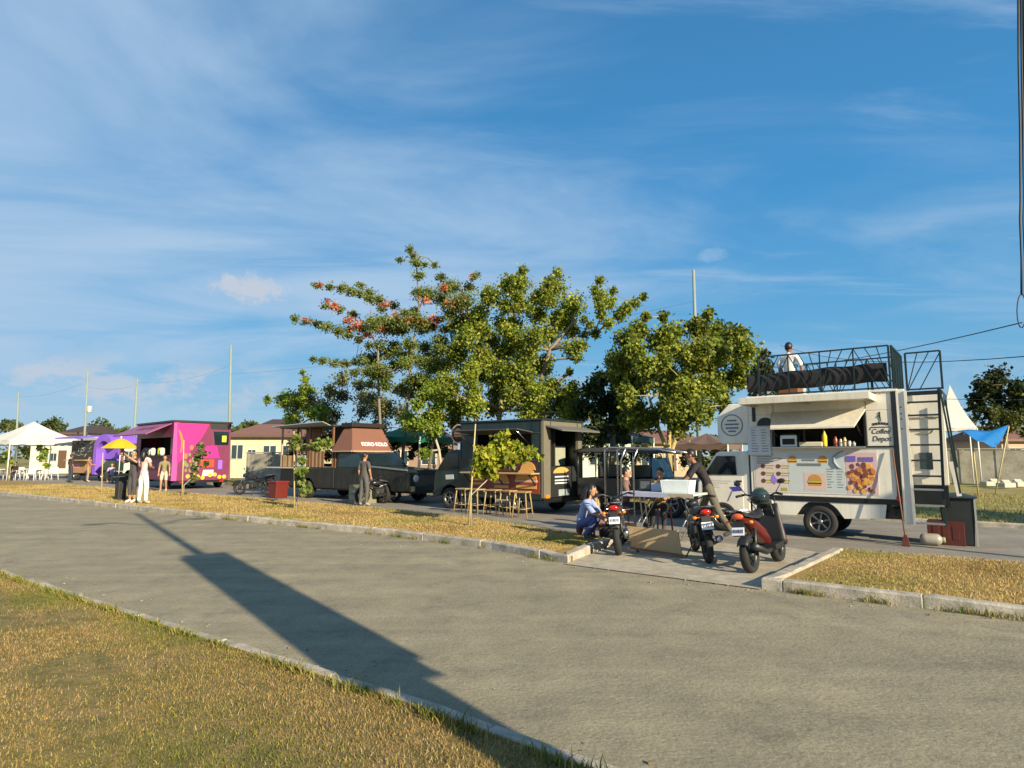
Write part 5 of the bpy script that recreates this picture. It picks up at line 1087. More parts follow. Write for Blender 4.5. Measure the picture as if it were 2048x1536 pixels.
person('woman in olive top and beige shorts walking past the magenta truck', GP(326, 984, 0), 60, up(knL=(-.09, -.16, .50), anL=(-.10, -.10, .10), toL=(-.11, -.25, .05), anR=(.10, .16, .12), toR=(.10, .03, .04), knR=(.09, .02, .50)), 1.64, C('top_olive', (.22, .19, .10)), C('shorts_beige', (.55, .46, .33)), .35, .42, C('sandal', (.5, .4, .3)), hair='bun', fem=True)
person('man in grey shirt and trousers standing by the verge near the brown truck', GP(727, 1012, 0), 190, up(elL=(-.24, .03, 1.14), wrL=(-.21, -.08, .92), anL=(-.13, .03, .09), knL=(-.12, -.02, .49), toL=(-.15, -.12, .035), anR=(.13, .03, .09), knR=(.12, -.02, .49), toR=(.16, -.12, .035)), 1.72, C('shirt_grey', (.075, .07, .068)), C('trousers_grey', (.085, .085, .085)), .45, .97, C('shoe_tan', (.35, .3, .25)), hair='short', look=(-.2, -1, 0), sk=skin_m)
# the group by the motorcycles
CROUCH = up(pelvis=(0, .10, .30), waist=(0, .06, .46), chest=(0, -.04, .66), neck=(0, -.09, .80), skull=(0, -.13, .90), shL=(-.16, -.06, .75), shR=(.16, -.06, .75), elL=(-.22, -.22, .54), wrL=(-.12, -.40, .42), elR=(.22, -.22, .54), wrR=(.10, -.40, .42),
            hipL=(-.085, .10, .28), hipR=(.085, .10, .28), knL=(-.15, -.26, .46), knR=(.15, -.26, .46), anL=(-.13, -.04, .09), anR=(.13, -.04, .09), toL=(-.14, -.20, .035), toR=(.14, -.20, .035))
person('woman in pale blue top and blue jeans crouching at the end of the verge', GP(1170, 1080, .05), 105, CROUCH, 1.66, C('top_pale_blue', (.26, .33, .55)), C('jeans_blue', (.08, .10, .25)), .6, .96, C('shoe_dark', (.06, .06, .06)), hair='long', look=(.1, -1, -.25), fem=True)
SIT = up(pelvis=(0, 0, .50), waist=(0, -.01, .66), chest=(0, -.03, .88), neck=(0, -.02, 1.03), skull=(0, -.04, 1.13), shL=(-.165, -.02, .98), shR=(.165, -.02, .98), elL=(-.22, -.10, .74), elR=(.22, -.10, .74), wrL=(-.14, -.33, .66), wrR=(.14, -.33, .66),
         hipL=(-.09, -.02, .48), hipR=(.09, -.02, .48), knL=(-.12, -.43, .50), knR=(.12, -.43, .50), anL=(-.12, -.42, .09), anR=(.12, -.42, .09), toL=(-.13, -.57, .035), toR=(.13, -.57, .035))
def seat_box(s, t, z, label, yaw=0, h=.44):
    q = MB(); q.box(-.18, .18, -.18, .18, h - .04, h)
    for x in (-1, 1):
        for y in (-1, 1): q.bar((x * .14, y * .14, h - .04), (x * .17, y * .17, 0), .03)
    return rest(q, 'stool', mat('stool_red_brown', (.20, .06, .04), .5), s, t, z, yaw, label, 'stool')
seat_box(-6.18, 10.75, 0, 'low dark red stool under the child in yellow', h=.30)
person('child in yellow top sitting between the crouching woman and the cart frame', ST(-6.18, 10.75), -70, {**SIT, **up(pelvis=(0, 0, .36), waist=(0, -.01, .52), chest=(0, -.03, .74), neck=(0, -.02, .89), skull=(0, -.04, .99), shL=(-.165, -.02, .84), shR=(.165, -.02, .84), elL=(-.22, -.10, .60), elR=(.22, -.10, .60), wrL=(-.14, -.33, .56), wrR=(.14, -.33, .56), hipL=(-.09, -.02, .34), hipR=(.09, -.02, .34), knL=(-.12, -.40, .42), knR=(.12, -.40, .42))}, 1.42, C('top_yellow', (.55, .34, .10)), C('trousers_wine', (.16, .05, .06)), .4, .9, C('shoe_dark', (.06, .06, .06)), hair='short', look=(-.3, -1, -.1), sk=skin_m)
seat_box(-6.25, 12.05, 0, 'tall stool under the woman in the brown shirt', h=.56)
person('woman in brown shirt sitting at the left end of the folding table', ST(-6.25, 12.05, .06), 110, SIT, 1.74, C('shirt_brown', (.16, .10, .085)), C('trousers_black', (.02, .02, .025)), .45, .97, C('shoe_dark', (.06, .06, .06)), hair='bun', look=(.1, -1, -.05), fem=True, sk=skin_m)
seat_box(-5.75, 12.75, 0, 'stool behind the folding table under the person in yellow', h=.56)
person('person in mustard and wine jacket sitting behind the folding table', ST(-5.75, 12.75, .06), 15, SIT, 1.70, C('jacket_mustard', (.42, .26, .06)), C('trousers_black', (.02, .02, .025)), .9, .97, C('shoe_dark', (.06, .06, .06)), hair='short', look=(-.25, -1, -.1), sk=skin_m)
LEAN = up(pelvis=(0, .20, .91), waist=(0, .15, 1.06), chest=(0, .02, 1.27), neck=(0, -.07, 1.40), skull=(0, -.13, 1.49), shL=(-.165, -.03, 1.36), shR=(.165, -.03, 1.36), elL=(-.24, -.18, 1.14), elR=(.24, -.18, 1.14), wrL=(-.20, -.38, .97), wrR=(.20, -.38, .97),
          hipL=(-.09, .20, .88), hipR=(.09, .20, .88), knL=(-.13, .06, .49), knR=(.12, .34, .48), anL=(-.14, .08, .09), anR=(.14, .56, .11), toL=(-.15, -.08, .035), toR=(.15, .42, .04))
person('man in black shirt and olive trousers leaning over the right end of the table', GP(1400, 1072, 0), -65, LEAN, 1.80, C('shirt_black', (.018, .014, .018)), C('trousers_olive', (.11, .10, .075)), .5, .97, C('shoe_dark', (.06, .06, .06)), hair='short', look=(-.1, -1, -.15), sk=skin_d)
# on the roof of the white truck
SITR = {**SIT, **up(elL=(-.24, .0, .80), elR=(.24, .0, .80), wrL=(-.20, -.20, .62), wrR=(.20, -.20, .62))}
q = MB(); q.box(-.2, .2, -.2, .2, 0, .40); rest(q, 'roof_stool', wood_brown, -1.40 - 2.02, 13.6 + .78, 2.852, 0, 'brown box seat on the white truck roof under the man in white', 'seat', bevel=.01)
person('man in white shirt sitting on the roof of the white truck with his back turned', ST(-1.40 - 2.02, 13.6 + .78, 2.80), 172, SITR, 1.68, C('shirt_white', (.72, .70, .68)), C('trousers_cream', (.5, .46, .38)), .55, .97, C('shoe_dark', (.06, .06, .06)), hair='short', look=(0, -1, 0), sk=skin_d)
# by the purple van and under the tent
person('person in dark clothes ordering at the black and purple van', GP(139, 965, 0), 190, {}, 1.72, C('shirt_dark', (.03, .03, .035)), C('trousers_dark_blue', (.03, .04, .06)), .5, .97, C('shoe_dark', (.06, .06, .06)), hair='short', look=(0, -1, 0), sk=skin_d)
# ------------------------------------------------------------------ trees
leaf_mat = mat('leaf', (.1, .1, .1), .5, attr='tint', trans=.42, spec=.35)
bark = mat('bark', (.22, .18, .13), .85, var=.3, scale=9, bump=.5, bscale=25); bark_pale = mat('bark_pale', (.42, .38, .30), .8, var=.25, scale=7, bump=.3, bscale=25); bark_yellow = mat('bark_yellow', (.42, .33, .13), .8, var=.25, scale=7, bump=.3)
def leaf_mesh(name, C_, Rr, nper, size, cols, wts, seed, up=.35, droop=0., flat=1., cnt=None, shell=.45):
    """many small folded leaves through the volume of each clump"""
    rng = np.random.default_rng(seed); C_ = np.asarray(C_, float); Rr = np.asarray(Rr, float)
    n_i = np.maximum(6, (nper * (Rr / Rr.mean()) ** 2).astype(int)); idx = np.repeat(np.arange(len(C_)), n_i); n = len(idx)
    d = rng.normal(size=(n, 3)); d /= np.linalg.norm(d, axis=1)[:, None]; rad = (shell + (1 - shell) * rng.random(n)) * (rng.random(n) ** .22)
    # sub-clumps: pull leaves towards a few twigs so that gaps stay open
    tw = rng.normal(size=(len(C_), 7, 3)); tw /= np.linalg.norm(tw, axis=2)[:, :, None]; pick = tw[idx, rng.integers(0, 7, n)]
    d = d * .8 + pick * .5
    off = d * rad[:, None] * Rr[idx][:, None]; off[:, 2] *= flat
    P = C_[idx] + off
    ax = rng.normal(size=(n, 3)); ax[:, 2] -= droop; ax /= np.linalg.norm(ax, axis=1)[:, None]
    nr = rng.normal(size=(n, 3)) * .8; nr += np.array([.45, -.65, .55]) * (up * 2.6);   # leaves turn their faces to the light
    nr -= ax * (nr * ax).sum(1)[:, None]; nr /= np.linalg.norm(nr, axis=1)[:, None]
    sd = np.cross(ax, nr); L_ = size * rng.uniform(.65, 1.35, n)[:, None]; w_ = L_ * .36
    v = np.empty((n, 4, 3)); v[:, 0] = P; v[:, 1] = P + ax * L_ * .5 + sd * w_ + nr * L_ * .08; v[:, 2] = P + ax * L_; v[:, 3] = P + ax * L_ * .5 - sd * w_ + nr * L_ * .08
    me = bpy.data.meshes.new(name); me.vertices.add(n * 4); me.vertices.foreach_set('co', v.reshape(-1))
    b = np.arange(n) * 4; me.loops.add(n * 6); me.loops.foreach_set('vertex_index', np.stack([b, b + 1, b + 2, b, b + 2, b + 3], 1).reshape(-1))
    me.polygons.add(n * 2); me.polygons.foreach_set('loop_start', np.arange(n * 2) * 3); me.update(); me.validate()
    cols = np.asarray(cols); cc = cols[rng.choice(len(cols), n, p=wts)]; cc = cc * rng.uniform(.7, 1.3, (n, 1)) * (rng.uniform(.8, 1.2, len(C_))[idx][:, None])
    full = np.ones((n, 4, 4)); full[:, :, :3] = cc[:, None, :]; at = me.color_attributes.new('tint', 'FLOAT_COLOR', 'POINT'); at.data.foreach_set('color', full.reshape(-1)); me.materials.append(leaf_mat); return me
def add_mesh(name, me, parent): o = bpy.data.objects.new(name, me); COL.objects.link(o); o.parent = parent; return o
def limbs(mb, base_pts, centres, r0, rng, taper=.62, minr=.012):
    """limbs grow from the trunk tops to every clump centre through the nearest already reached point"""
    nodes = [(Vector(p), r) for p, r in base_pts]; todo = sorted([Vector(c) for c in centres], key=lambda c: min((c - n[0]).length for n in nodes))
    while todo:
        bi = min(range(len(todo)), key=lambda i: min((todo[i] - n[0]).length for n in nodes)); c = todo.pop(bi)
        near = min(nodes, key=lambda n: (c - n[0]).length + (1.2 if n[0].z > c.z + .2 else 0)); r1 = max(minr, near[1] * taper)
        mid = near[0].lerp(c, .5) + Vector((rng.uniform(-.08, .08), rng.uniform(-.08, .08), rng.uniform(-.02, .14))) * (c - near[0]).length
        mb.path([near[0], mid, c], [max(minr, near[1] * .8), (near[1] * .8 + r1) / 2, r1], 6); nodes.append((c, r1))
def tree(name, label, cat, Y, trunks, clumps, jit, nper, size, cols, wts, seed, barkm=bark, trunk_r=.14, up=.35, droop=0., flat=1., group=None, taper=.70, shell=.45, base_z=-.05, extra=None):
    rng = random.Random(seed); base = GP(1024, 1000); b0 = DP(trunks[0][0][0], 912, Y); base = Vector((b0.x, Y, base_z))
    o = bpy.data.objects.new(name, None); COL.objects.link(o); o.location = base; tag(o, label, cat, group)
    C_ = []; R_ = []
    for c in clumps:
        px, py, rp = c[:3]; y = Y + (c[3] if len(c) > 3 else rng.uniform(-jit, jit)); C_.append(DP(px, py, y) - base); R_.append(rp / F_PX * Y)
    mb = MB(); tops = []
    for pts in trunks:
        P_ = [Vector((DP(pts[0][0], 912, Y).x, Y, base_z)) - base] + [DP(px, py, Y) - base for px, py in pts[1:]]
        k = len(P_); rr = [trunk_r * (1 - .55 * i / max(1, k - 1)) for i in range(k)]; rr[0] *= 1.25; mb.path(P_, rr, 10); tops += [(P_[i], rr[i]) for i in range(1, k)]
    limbs(mb, tops, C_, trunk_r, rng, taper); mb.obj('trunk', barkm, o, recalc=False)
    add_mesh('crown', leaf_mesh('crown', C_, R_, nper, size, cols, wts, seed, up, droop, flat, shell=shell), o)
    return o, base
GREEN = [(0.103, 0.191, 0.027), (0.152, 0.248, 0.033), (0.069, 0.142, 0.024), (0.235, 0.282, 0.042)]; GW_ = [.4, .3, .2, .1]
LIME = [(0.187, 0.283, 0.03), (0.274, 0.328, 0.041), (0.112, 0.194, 0.027), (0.348, 0.374, 0.054)]
def fill(poly, step, r, seed, jitter=.45):
    """clump places over an outline in the photograph"""
    rng = random.Random(seed); xs = [p[0] for p in poly]; ys = [p[1] for p in poly]; out = []
    def inside(x, y):
        c = False
        for i in range(len(poly)):
            (x1, y1), (x2, y2) = poly[i], poly[i - 1]
            if (y1 > y) != (y2 > y) and x < (x2 - x1) * (y - y1) / (y2 - y1) + x1: c = not c
        return c
    y = min(ys)
    while y <= max(ys):
        x = min(xs)
        while x <= max(xs):
            a, b = x + rng.uniform(-jitter, jitter) * step, y + rng.uniform(-jitter, jitter) * step
            if inside(a, b): out.append((a, b, r * rng.uniform(.75, 1.25)))
            x += step
        y += step
    return out
# flame tree: layered feathery sprays to the left with orange flowers
def spray(pts, r, n):
    o = []
    for i in range(n):
        u = i / (n - 1) * (len(pts) - 1); k = min(int(u), len(pts) - 2); f = u - k
        o.append((pts[k][0] + (pts[k + 1][0] - pts[k][0]) * f, pts[k][1] + (pts[k + 1][1] - pts[k][1]) * f, r * (1 - .35 * abs(2 * i / (n - 1) - 1))))
    return o
fl_cl = (spray([(590, 638), (640, 648), (690, 668), (740, 690)], 17, 8) + spray([(632, 570), (690, 578), (730, 592), (790, 640)], 16, 8) + spray([(625, 718), (680, 728), (730, 722)], 15, 6) + spray([(650, 612), (690, 622), (740, 640)], 15, 4)
         + spray([(700, 660), (760, 650), (830, 640), (890, 660)], 22, 9) + spray([(710, 745), (780, 735), (850, 720), (920, 735)], 22, 9) + spray([(720, 570), (760, 600), (810, 625)], 18, 5) + spray([(760, 690), (830, 690), (900, 700), (960, 690)], 24, 8)
         + spray([(820, 500), (832, 520), (838, 560), (830, 620)], 17, 6) + spray([(870, 530), (885, 560), (895, 600), (880, 640)], 17, 5) + spray([(950, 552), (935, 580), (915, 610), (900, 650)], 19, 5) + spray([(800, 520), (850, 530)], 14, 2)
         + spray([(740, 770), (800, 775), (850, 760), (900, 775)], 24, 7))
fl_cl += fill([(700, 700), (760, 640), (860, 630), (930, 640), (920, 760), (800, 800), (740, 780)], 40, 26, 35) + fill([(850, 570), (900, 560), (950, 600), (940, 720), (860, 700)], 36, 24, 36)
FL_LOC = [(672, 612, 15), (640, 568, 9), (715, 652, 17), (735, 668, 14), (790, 632, 15), (908, 610, 18), (850, 600, 13), (946, 556, 11), (690, 640, 9), (815, 640, 12), (655, 604, 9), (925, 598, 10)]
YF = 25.0
ft_o, fb = tree('flame_tree', 'tall flame tree with feathery sprays and orange flowers behind the brown truck', 'tree', YF, [[(800, 912), (815, 800), (822, 720), (838, 620), (832, 510)], [(770, 912), (757, 780), (756, 700), (735, 650)], [(850, 912), (880, 800), (905, 700), (900, 640)]], [(x, y, r * 1.22) for x, y, r, *_ in fl_cl], 1.1, 620, .085, [(.14, .20, .04), (.20, .24, .05), (.09, .15, .03), (.24, .19, .06), (.30, .15, .08)], [.42, .28, .2, .07, .03], 21, bark, .06, up=.5, flat=.7, shell=.05)
rng_ = random.Random(3)
FL_LOC += [(760, 660, 16), (700, 640, 12), (870, 640, 16), (890, 575, 10), (770, 610, 12), (612, 640, 8), (835, 640, 14), (930, 630, 14)]
FC = [DP(x, y, YF + rng_.uniform(-1.0, .2)) - fb for x, y, r in FL_LOC]
add_mesh('blossom', leaf_mesh('blossom', FC, [r * 1.3 / F_PX * YF for _, _, r in FL_LOC], 120, .10, [(.55, .13, .06), (.60, .24, .12), (.52, .26, .17), (.38, .10, .05)], [.3, .3, .25, .15], 5, .4, flat=.8, shell=.0), ft_o)
# broad green tree, centre
g_cl = (fill([(930, 640), (965, 590), (1030, 545), (1060, 585), (1110, 545), (1140, 535), (1150, 560), (1100, 620), (1165, 600), (1160, 660), (1170, 700), (1150, 740), (1080, 755), (1000, 760), (930, 750)], 35, 29, 31)
        + spray([(1115, 545), (1090, 580), (1060, 620)], 22, 4) + spray([(1045, 540), (1040, 580), (1030, 620)], 22, 4) + spray([(1200, 560), (1190, 590), (1210, 605), (1170, 640)], 19, 5) + spray([(1285, 592), (1262, 612), (1240, 630), (1205, 655), (1160, 690)], 19, 7)
        + spray([(1225, 585), (1215, 620), (1180, 650)], 19, 4) + spray([(1140, 745), (1165, 700), (1170, 670)], 16, 4) + fill([(880, 780), (960, 760), (1080, 770), (1150, 770), (1160, 830), (1060, 840), (940, 835), (850, 850)], 33, 28, 32))
g_cl += fill([(900, 700), (960, 640), (1000, 700), (1090, 720), (1160, 770), (1180, 840), (900, 845), (820, 800), (840, 740)], 40, 28, 34)
tree('broad_tree', 'broad leafy green tree behind the dark green truck', 'tree', 23.5, [[(985, 912), (1000, 820), (1010, 720), (1030, 640)], [(1055, 912), (1070, 800), (1100, 700), (1150, 640)], [(960, 912), (950, 790), (960, 700)]], g_cl, 1.5, 950, .105, [(0.165, 0.226, 0.026), (0.278, 0.32, 0.038), (0.095, 0.156, 0.023), (0.416, 0.38, 0.051)], [.36, .34, .18, .12], 33, bark, .11, up=.4, shell=.15)
# younger lime tree in front of it, its thin leaning trunk between the trucks
l_cl = fill([(800, 800), (850, 770), (900, 790), (915, 850), (880, 880), (830, 870)], 30, 19, 41) + [(850, 905, 15), (872, 860, 16), (825, 850, 18), (990, 830, 18), (1040, 820, 18), (1090, 790, 20)]
tree('young_tree', 'young yellow green tree with a thin leaning trunk between the two dark trucks', 'tree', 23.2, [[(892, 930), (878, 900), (868, 868), (860, 820)]], l_cl[:-3], .7, 600, .10, LIME, [.4, .3, .2, .1], 42, bark_pale, .06, up=.4, droop=.5)
# rounded tree behind the white truck
r_poly = [(1245, 690), (1270, 645), (1300, 635), (1330, 655), (1380, 640), (1400, 625), (1425, 660), (1470, 665), (1495, 700), (1488, 760), (1450, 800), (1460, 830), (1400, 850), (1330, 860), (1260, 850), (1255, 800), (1225, 770)]
r_cl = fill(r_poly, 32, 29, 51) + [(1290, 632, 13), (1328, 635, 12), (1415, 628, 14), (1478, 668, 15), (1450, 810, 20)]
tree('round_tree', 'rounded bright green tree with forked yellow trunk behind the folding table', 'tree', 20.0, [[(1336, 950), (1338, 910), (1318, 860), (1300, 800)], [(1338, 950), (1342, 905), (1360, 850), (1390, 780)], [(1334, 950), (1338, 905), (1338, 850), (1345, 760)]], r_cl, 1.4, 1000, .12, [(.15, .20, .024), (.25, .28, .034), (.08, .125, .02), (.34, .33, .05)], [.38, .34, .16, .12], 52, bark_yellow, .09, up=.35, shell=.15)
# darker trees behind
DARK = [(0.036, 0.062, 0.018), (0.052, 0.081, 0.021), (0.026, 0.046, 0.016)]; DW = [.4, .4, .2]
tree('dark_tree', 'dark dense tree between the broad tree and the rounded tree', 'tree', 22.5, [[(1225, 912), (1225, 850)]], fill([(1165, 790), (1185, 750), (1220, 730), (1250, 695), (1280, 720), (1295, 860), (1180, 880)], 30, 24, 61), 1.5, 600, .15, DARK, DW, 62, bark, .16)
tree('dark_tree', 'small dark tree top showing just left of the roof railing', 'tree', 34.0, [[(1510, 912), (1512, 800)]], fill([(1480, 740), (1500, 700), (1530, 700), (1545, 740), (1560, 800), (1490, 810)], 30, 22, 63), 1.5, 150, .24, [(.05, .07, .02), (.08, .075, .03), (.03, .05, .015)], DW, 64, bark, .14)
tree('bushy_tree', 'brownish twiggy tree behind the brown truck', 'tree', 33.0, [[(720, 912), (715, 850)], [(690, 912), (670, 840)]], fill([(620, 800), (650, 765), (690, 760), (740, 765), (800, 800), (830, 860), (640, 870)], 32, 25, 65), 1.6, 650, .12, [(0.187, 0.184, 0.072), (0.134, 0.136, 0.058), (0.161, 0.209, 0.051), (0.094, 0.096, 0.043)], [.4, .25, .2, .15], 66, bark, .12)
tree('bushy_tree', 'yellow green bushy tree rising over the cream house', 'tree', 31.0, [[(610, 912), (600, 850)]], fill([(520, 805), (560, 790), (600, 770), (640, 775), (650, 840), (560, 850), (530, 830)], 30, 22, 67) + [(604, 745, 6), (612, 760, 10), (535, 800, 10)], 1.4, 600, .12, LIME, [.4, .3, .2, .1], 68, bark, .12)
tree('needle_tree', 'dark spiky domed tree at the far right beyond the wall', 'tree', 42.0, [[(2010, 912), (2010, 850)]], fill([(1940, 810), (1955, 770), (1990, 752), (2048, 745), (2100, 750), (2110, 850), (1945, 850)], 30, 25, 69), 1.5, 420, .26, [(.022, .04, .014), (.04, .055, .016), (.09, .10, .02)], [.5, .35, .15], 70, bark, .2, up=.1)
tree('leafy_bush', 'olive bush under the dark domed tree at the far right', 'bush', 40.5, [[(1990, 912), (1990, 870)]], fill([(1935, 830), (1990, 815), (2060, 820), (2060, 865), (1935, 868)], 24, 16, 71), .8, 110, .2, [(.13, .14, .03), (.08, .10, .02)], [.6, .4], 72, bark, .06)
for i, (lab, Y, poly, cols, w_, nm) in enumerate([
    ('dark leafy bush behind the bonnet of the brown truck', 27.5, [(765, 880), (800, 862), (860, 855), (905, 870), (910, 925), (765, 925)], [(.045, .07, .02), (.08, .10, .025), (.03, .045, .015)], DW, 'leafy_bush'),
    ('dark leafy bush behind the open jeep', 28.5, [(1150, 890), (1200, 880), (1290, 870), (1320, 900), (1320, 935), (1150, 930)], [(.04, .06, .02), (.07, .085, .025), (.03, .045, .015)], DW, 'leafy_bush'),
    ('olive bush behind the wooden kitchen of the brown truck', 29.0, [(575, 880), (620, 860), (680, 860), (690, 925), (575, 925)], [(.07, .08, .025), (.11, .11, .035), (.04, .05, .02)], DW, 'leafy_bush'),
    ('green bush behind the cab of the white truck', 28.0, [(1350, 890), (1400, 875), (1450, 885), (1455, 935), (1350, 935)], [(.06, .09, .02), (.10, .12, .03), (.03, .05, .015)], DW, 'leafy_bush')]):
    tree(nm, lab, 'bush', Y, [[((poly[0][0] + poly[-2][0]) / 2, 912), ((poly[0][0] + poly[-2][0]) / 2, 900)]], fill(poly, 24, 18, 110 + i), .9, 260, .13, cols, w_, 120 + i, bark, .05, shell=.1)
# low far tree line at the left, one tree at a time
for i, (x, y, r, Y, lab) in enumerate([(20, 850, 16, 95, 'low far tree behind the peak of the left tent'), (105, 850, 20, 90, 'low far tree right of the white tent peak'), (200, 858, 24, 85, 'low far tree behind the black and purple van'), (245, 868, 16, 80, 'small far tree beside the finial of the yellow umbrella'), (480, 862, 14, 75, 'far tree just right of the magenta truck roof'), (500, 855, 14, 70, 'far tree over the roof of the cream house')]):
    tree('far_tree', lab, 'tree', Y, [[(x, 912), (x, y + 14)]], [(x + dx * r, y + dy * r * .6, r * .62) for dx, dy in ((-.9, .5), (-.4, -.2), (.3, -.4), (.9, .4), (0, .6))], 2, 120, .45, [(.07, .10, .03), (.11, .13, .04)], [.5, .5], 80 + i, bark, .2, group='low trees along the far left horizon')
tl_ = leaf_mesh('treeline', [(x, 130 + 8 * math.sin(x), 1.8 + 1.2 * math.sin(x * .7)) for x in np.arange(-140, 120, 3.2)], [2.2] * 82, 130, .8, [(.05, .075, .02), (.08, .10, .03)], [.5, .5], 90)
tlo = add_mesh('treeline', tl_, None); tlo['kind'] = 'stuff'; tlo['label'] = 'low far belt of trees along the horizon'
# a tree and a lamp outside the frame that shade the road on the right
rt_base = Vector((19.3, 10.0, 0)); o = bpy.data.objects.new('street_tree', None); COL.objects.link(o); o.location = rt_base; tag(o, 'leafy roadside tree standing beyond the right edge', 'tree')
cl = [(math.cos(a) * 1.3 * q_, math.sin(a) * 1.3 * q_, 3.6 + 1.1 * math.sin(3 * a) + q_) for a in np.arange(0, 6.28, .9) for q_ in (.5, 1.1)]
mb = MB(); mb.path([(0, 0, 0), (.05, 0, 1.4), (0, .05, 3.0)], [.15, .12, .09], 9); limbs(mb, [(Vector((0, .05, 3.0)), .09)], cl, .1, random.Random(2)); mb.obj('trunk', bark, o, recalc=False)
add_mesh('crown', leaf_mesh('crown', cl, [1.0] * len(cl), 300, .2, GREEN, GW_, 91), o)

# ------------------------------------------------------------------ staked saplings on the verge
def sapling(label, px, py, zb, stake_top, clumps, nper, size, cols, Yoff=0., lean=None, seed=1, bend=0):
    b = GP(px, py, zb); Y = b.y; o = bpy.data.objects.new('sapling', None); COL.objects.link(o); o.location = b; tag(o, label, 'sapling')
    top = DP(stake_top[0], stake_top[1], Y) - b
    q = MB(); q.path([(0, 0, -.02), top * .5 + Vector((bend, 0, 0)), top], [.022, .019, .014], 7); q.obj('stake', bamboo, o)
    if clumps:
        C_ = [DP(x, y, Y + random.Random(x).uniform(-.25, .25)) - b for x, y, r in clumps]; R_ = [r / F_PX * Y for _, _, r in clumps]
        low = max(C_, key=lambda c: -c.z); q = MB(); q.path([(.05, .02, 0), Vector((.04, .02, low.z * .6)), low], [.018, .014, .010], 6); limbs(q, [(low, .010)], C_, .01, random.Random(seed), .8, .004); q.obj('trunk', bark_pale, o, recalc=False)
        add_mesh('crown', leaf_mesh('crown', C_, R_, nper, size, cols, [.4, .3, .2, .1], seed, .2, .8, shell=.2), o)
    return o
BRIGHT = [(.30, .34, .03), (.40, .40, .04), (.20, .26, .025), (.46, .42, .06)]
sapling('leafy bright green sapling tied to a tall thin stake before the burger truck', 938, 1052, .08, (951, 848), [(975, 905, 18), (1000, 888, 20), (1030, 895, 18), (1010, 912, 18), (960, 925, 16), (985, 935, 15), (1050, 905, 13), (962, 905, 14), (1005, 875, 12), (970, 940, 12), (955, 945, 11), (985, 950, 9), (1065, 902, 9), (1080, 910, 5), (1020, 918, 15), (990, 905, 18), (970, 918, 14), (1040, 912, 14), (1000, 925, 14)], 150, .13, BRIGHT, seed=3)
sapling('slender sapling on a stake in front of the brown truck kitchen', 589, 1018, .08, (588, 862), [(605, 940, 11), (600, 960, 11), (612, 975, 9), (605, 920, 9), (598, 945, 9), (594, 890, 7), (592, 875, 6), (640, 888, 12), (655, 884, 10), (625, 892, 8), (604, 985, 8)], 75, .13, [(0.184, 0.254, 0.05), (0.249, 0.298, 0.06), (0.111, 0.177, 0.04), (0.276, 0.298, 0.08)], seed=4)
sapling('thin sapling on a stake in front of the magenta truck', 364, 993, .08, (368, 880), [(395, 915, 10), (405, 905, 10), (388, 935, 9), (412, 925, 7), (385, 955, 8), (400, 890, 7)], 60, .14, [(0.111, 0.155, 0.05), (0.148, 0.166, 0.06), (0.083, 0.121, 0.04), (0.184, 0.188, 0.07)], seed=5)
sapling('bare thin stake left of the loudspeaker on the verge', 203, 986, .08, (206, 905), [], 1, .1, LIME, seed=6)
sapling('thin sapling behind the white plastic chairs', 88, 960, .0, (90, 882), [(90, 900, 9), (85, 915, 9), (95, 930, 8), (80, 895, 7)], 60, .2, LIME, seed=7)
sapling('small leafy sapling standing at the left edge by the tent', 17, 962, 0, (18, 890), [(16, 905, 9), (20, 925, 8)], 50, .2, LIME, seed=8)

# ------------------------------------------------------------------ poles and wires
def pole(label, px, top, Y, r=.10, base_px=None, arms=False, box_=False):
    t = DP(px, top, Y); bx_ = DP(base_px or px, 912, Y); b = Vector((bx_.x, Y, -.05)); o = bpy.data.objects.new('utility_pole', None); COL.objects.link(o); o.location = b; tag(o, label, 'utility pole')
    v = t - b; q = MB(); q.path([(0, 0, 0), v * .5, v], [r * 1.15, r * .95, r * .72], 10); q.obj('shaft', galvanised, o)
    if arms:
        q = MB(); q.bar(v * .93 + Vector((-.35, -.1, 0)), v * .93 + Vector((.35, .1, 0)), .07); q.obj('crossarm', dark_metal, o)
        for k in (-.3, 0, .3): q = MB(); q.lathe([(.02, 0), (.05, .03), (.03, .08), (.05, .12), (.02, .16)], v * .93 + Vector((k, k * .3, .04)), 'z', 8); q.obj('insulator', mat('porcelain', (.35, .33, .3), .3), o)
    if box_: q = MB(); q.lathe([(.16, -.3), (.2, -.25), (.2, .25), (.16, .3)], v * .62 + Vector((.32, 0, 0)), 'z', 12); q.obj('transformer', mat('transformer_grey', (.45, .5, .45), .4), o)
    return t
p1 = pole('pale concrete utility pole rising behind the magenta truck roof', 462, 690, 44, base_px=459)
p2 = pole('dark slim utility pole left of the magenta truck', 275, 758, 62, .12, base_px=266)
p3 = pole('pale utility pole with a transformer above the black and purple van', 176, 740, 56, base_px=168, box_=True)
p4 = pole('distant grey utility pole behind the white tent', 37, 784, 75, .13, base_px=33)
p5 = pole('green grey utility pole behind the rounded tree', 1387, 540, 26.5, .085, base_px=1398)
def wire(label, a, b, sag, r=.012, n=14):
    a, b = Vector(a), Vector(b); q = MB(); q.path([a.lerp(b, i / n) - Vector((0, 0, sag * 4 * (i / n) * (1 - i / n))) for i in range(n + 1)], r, 5); o = q.obj('power_line', mat('cable_black', (.02, .022, .025), .6)); tag(o, label, 'wire', None); return o
dz = Vector((0, 0, -.5))
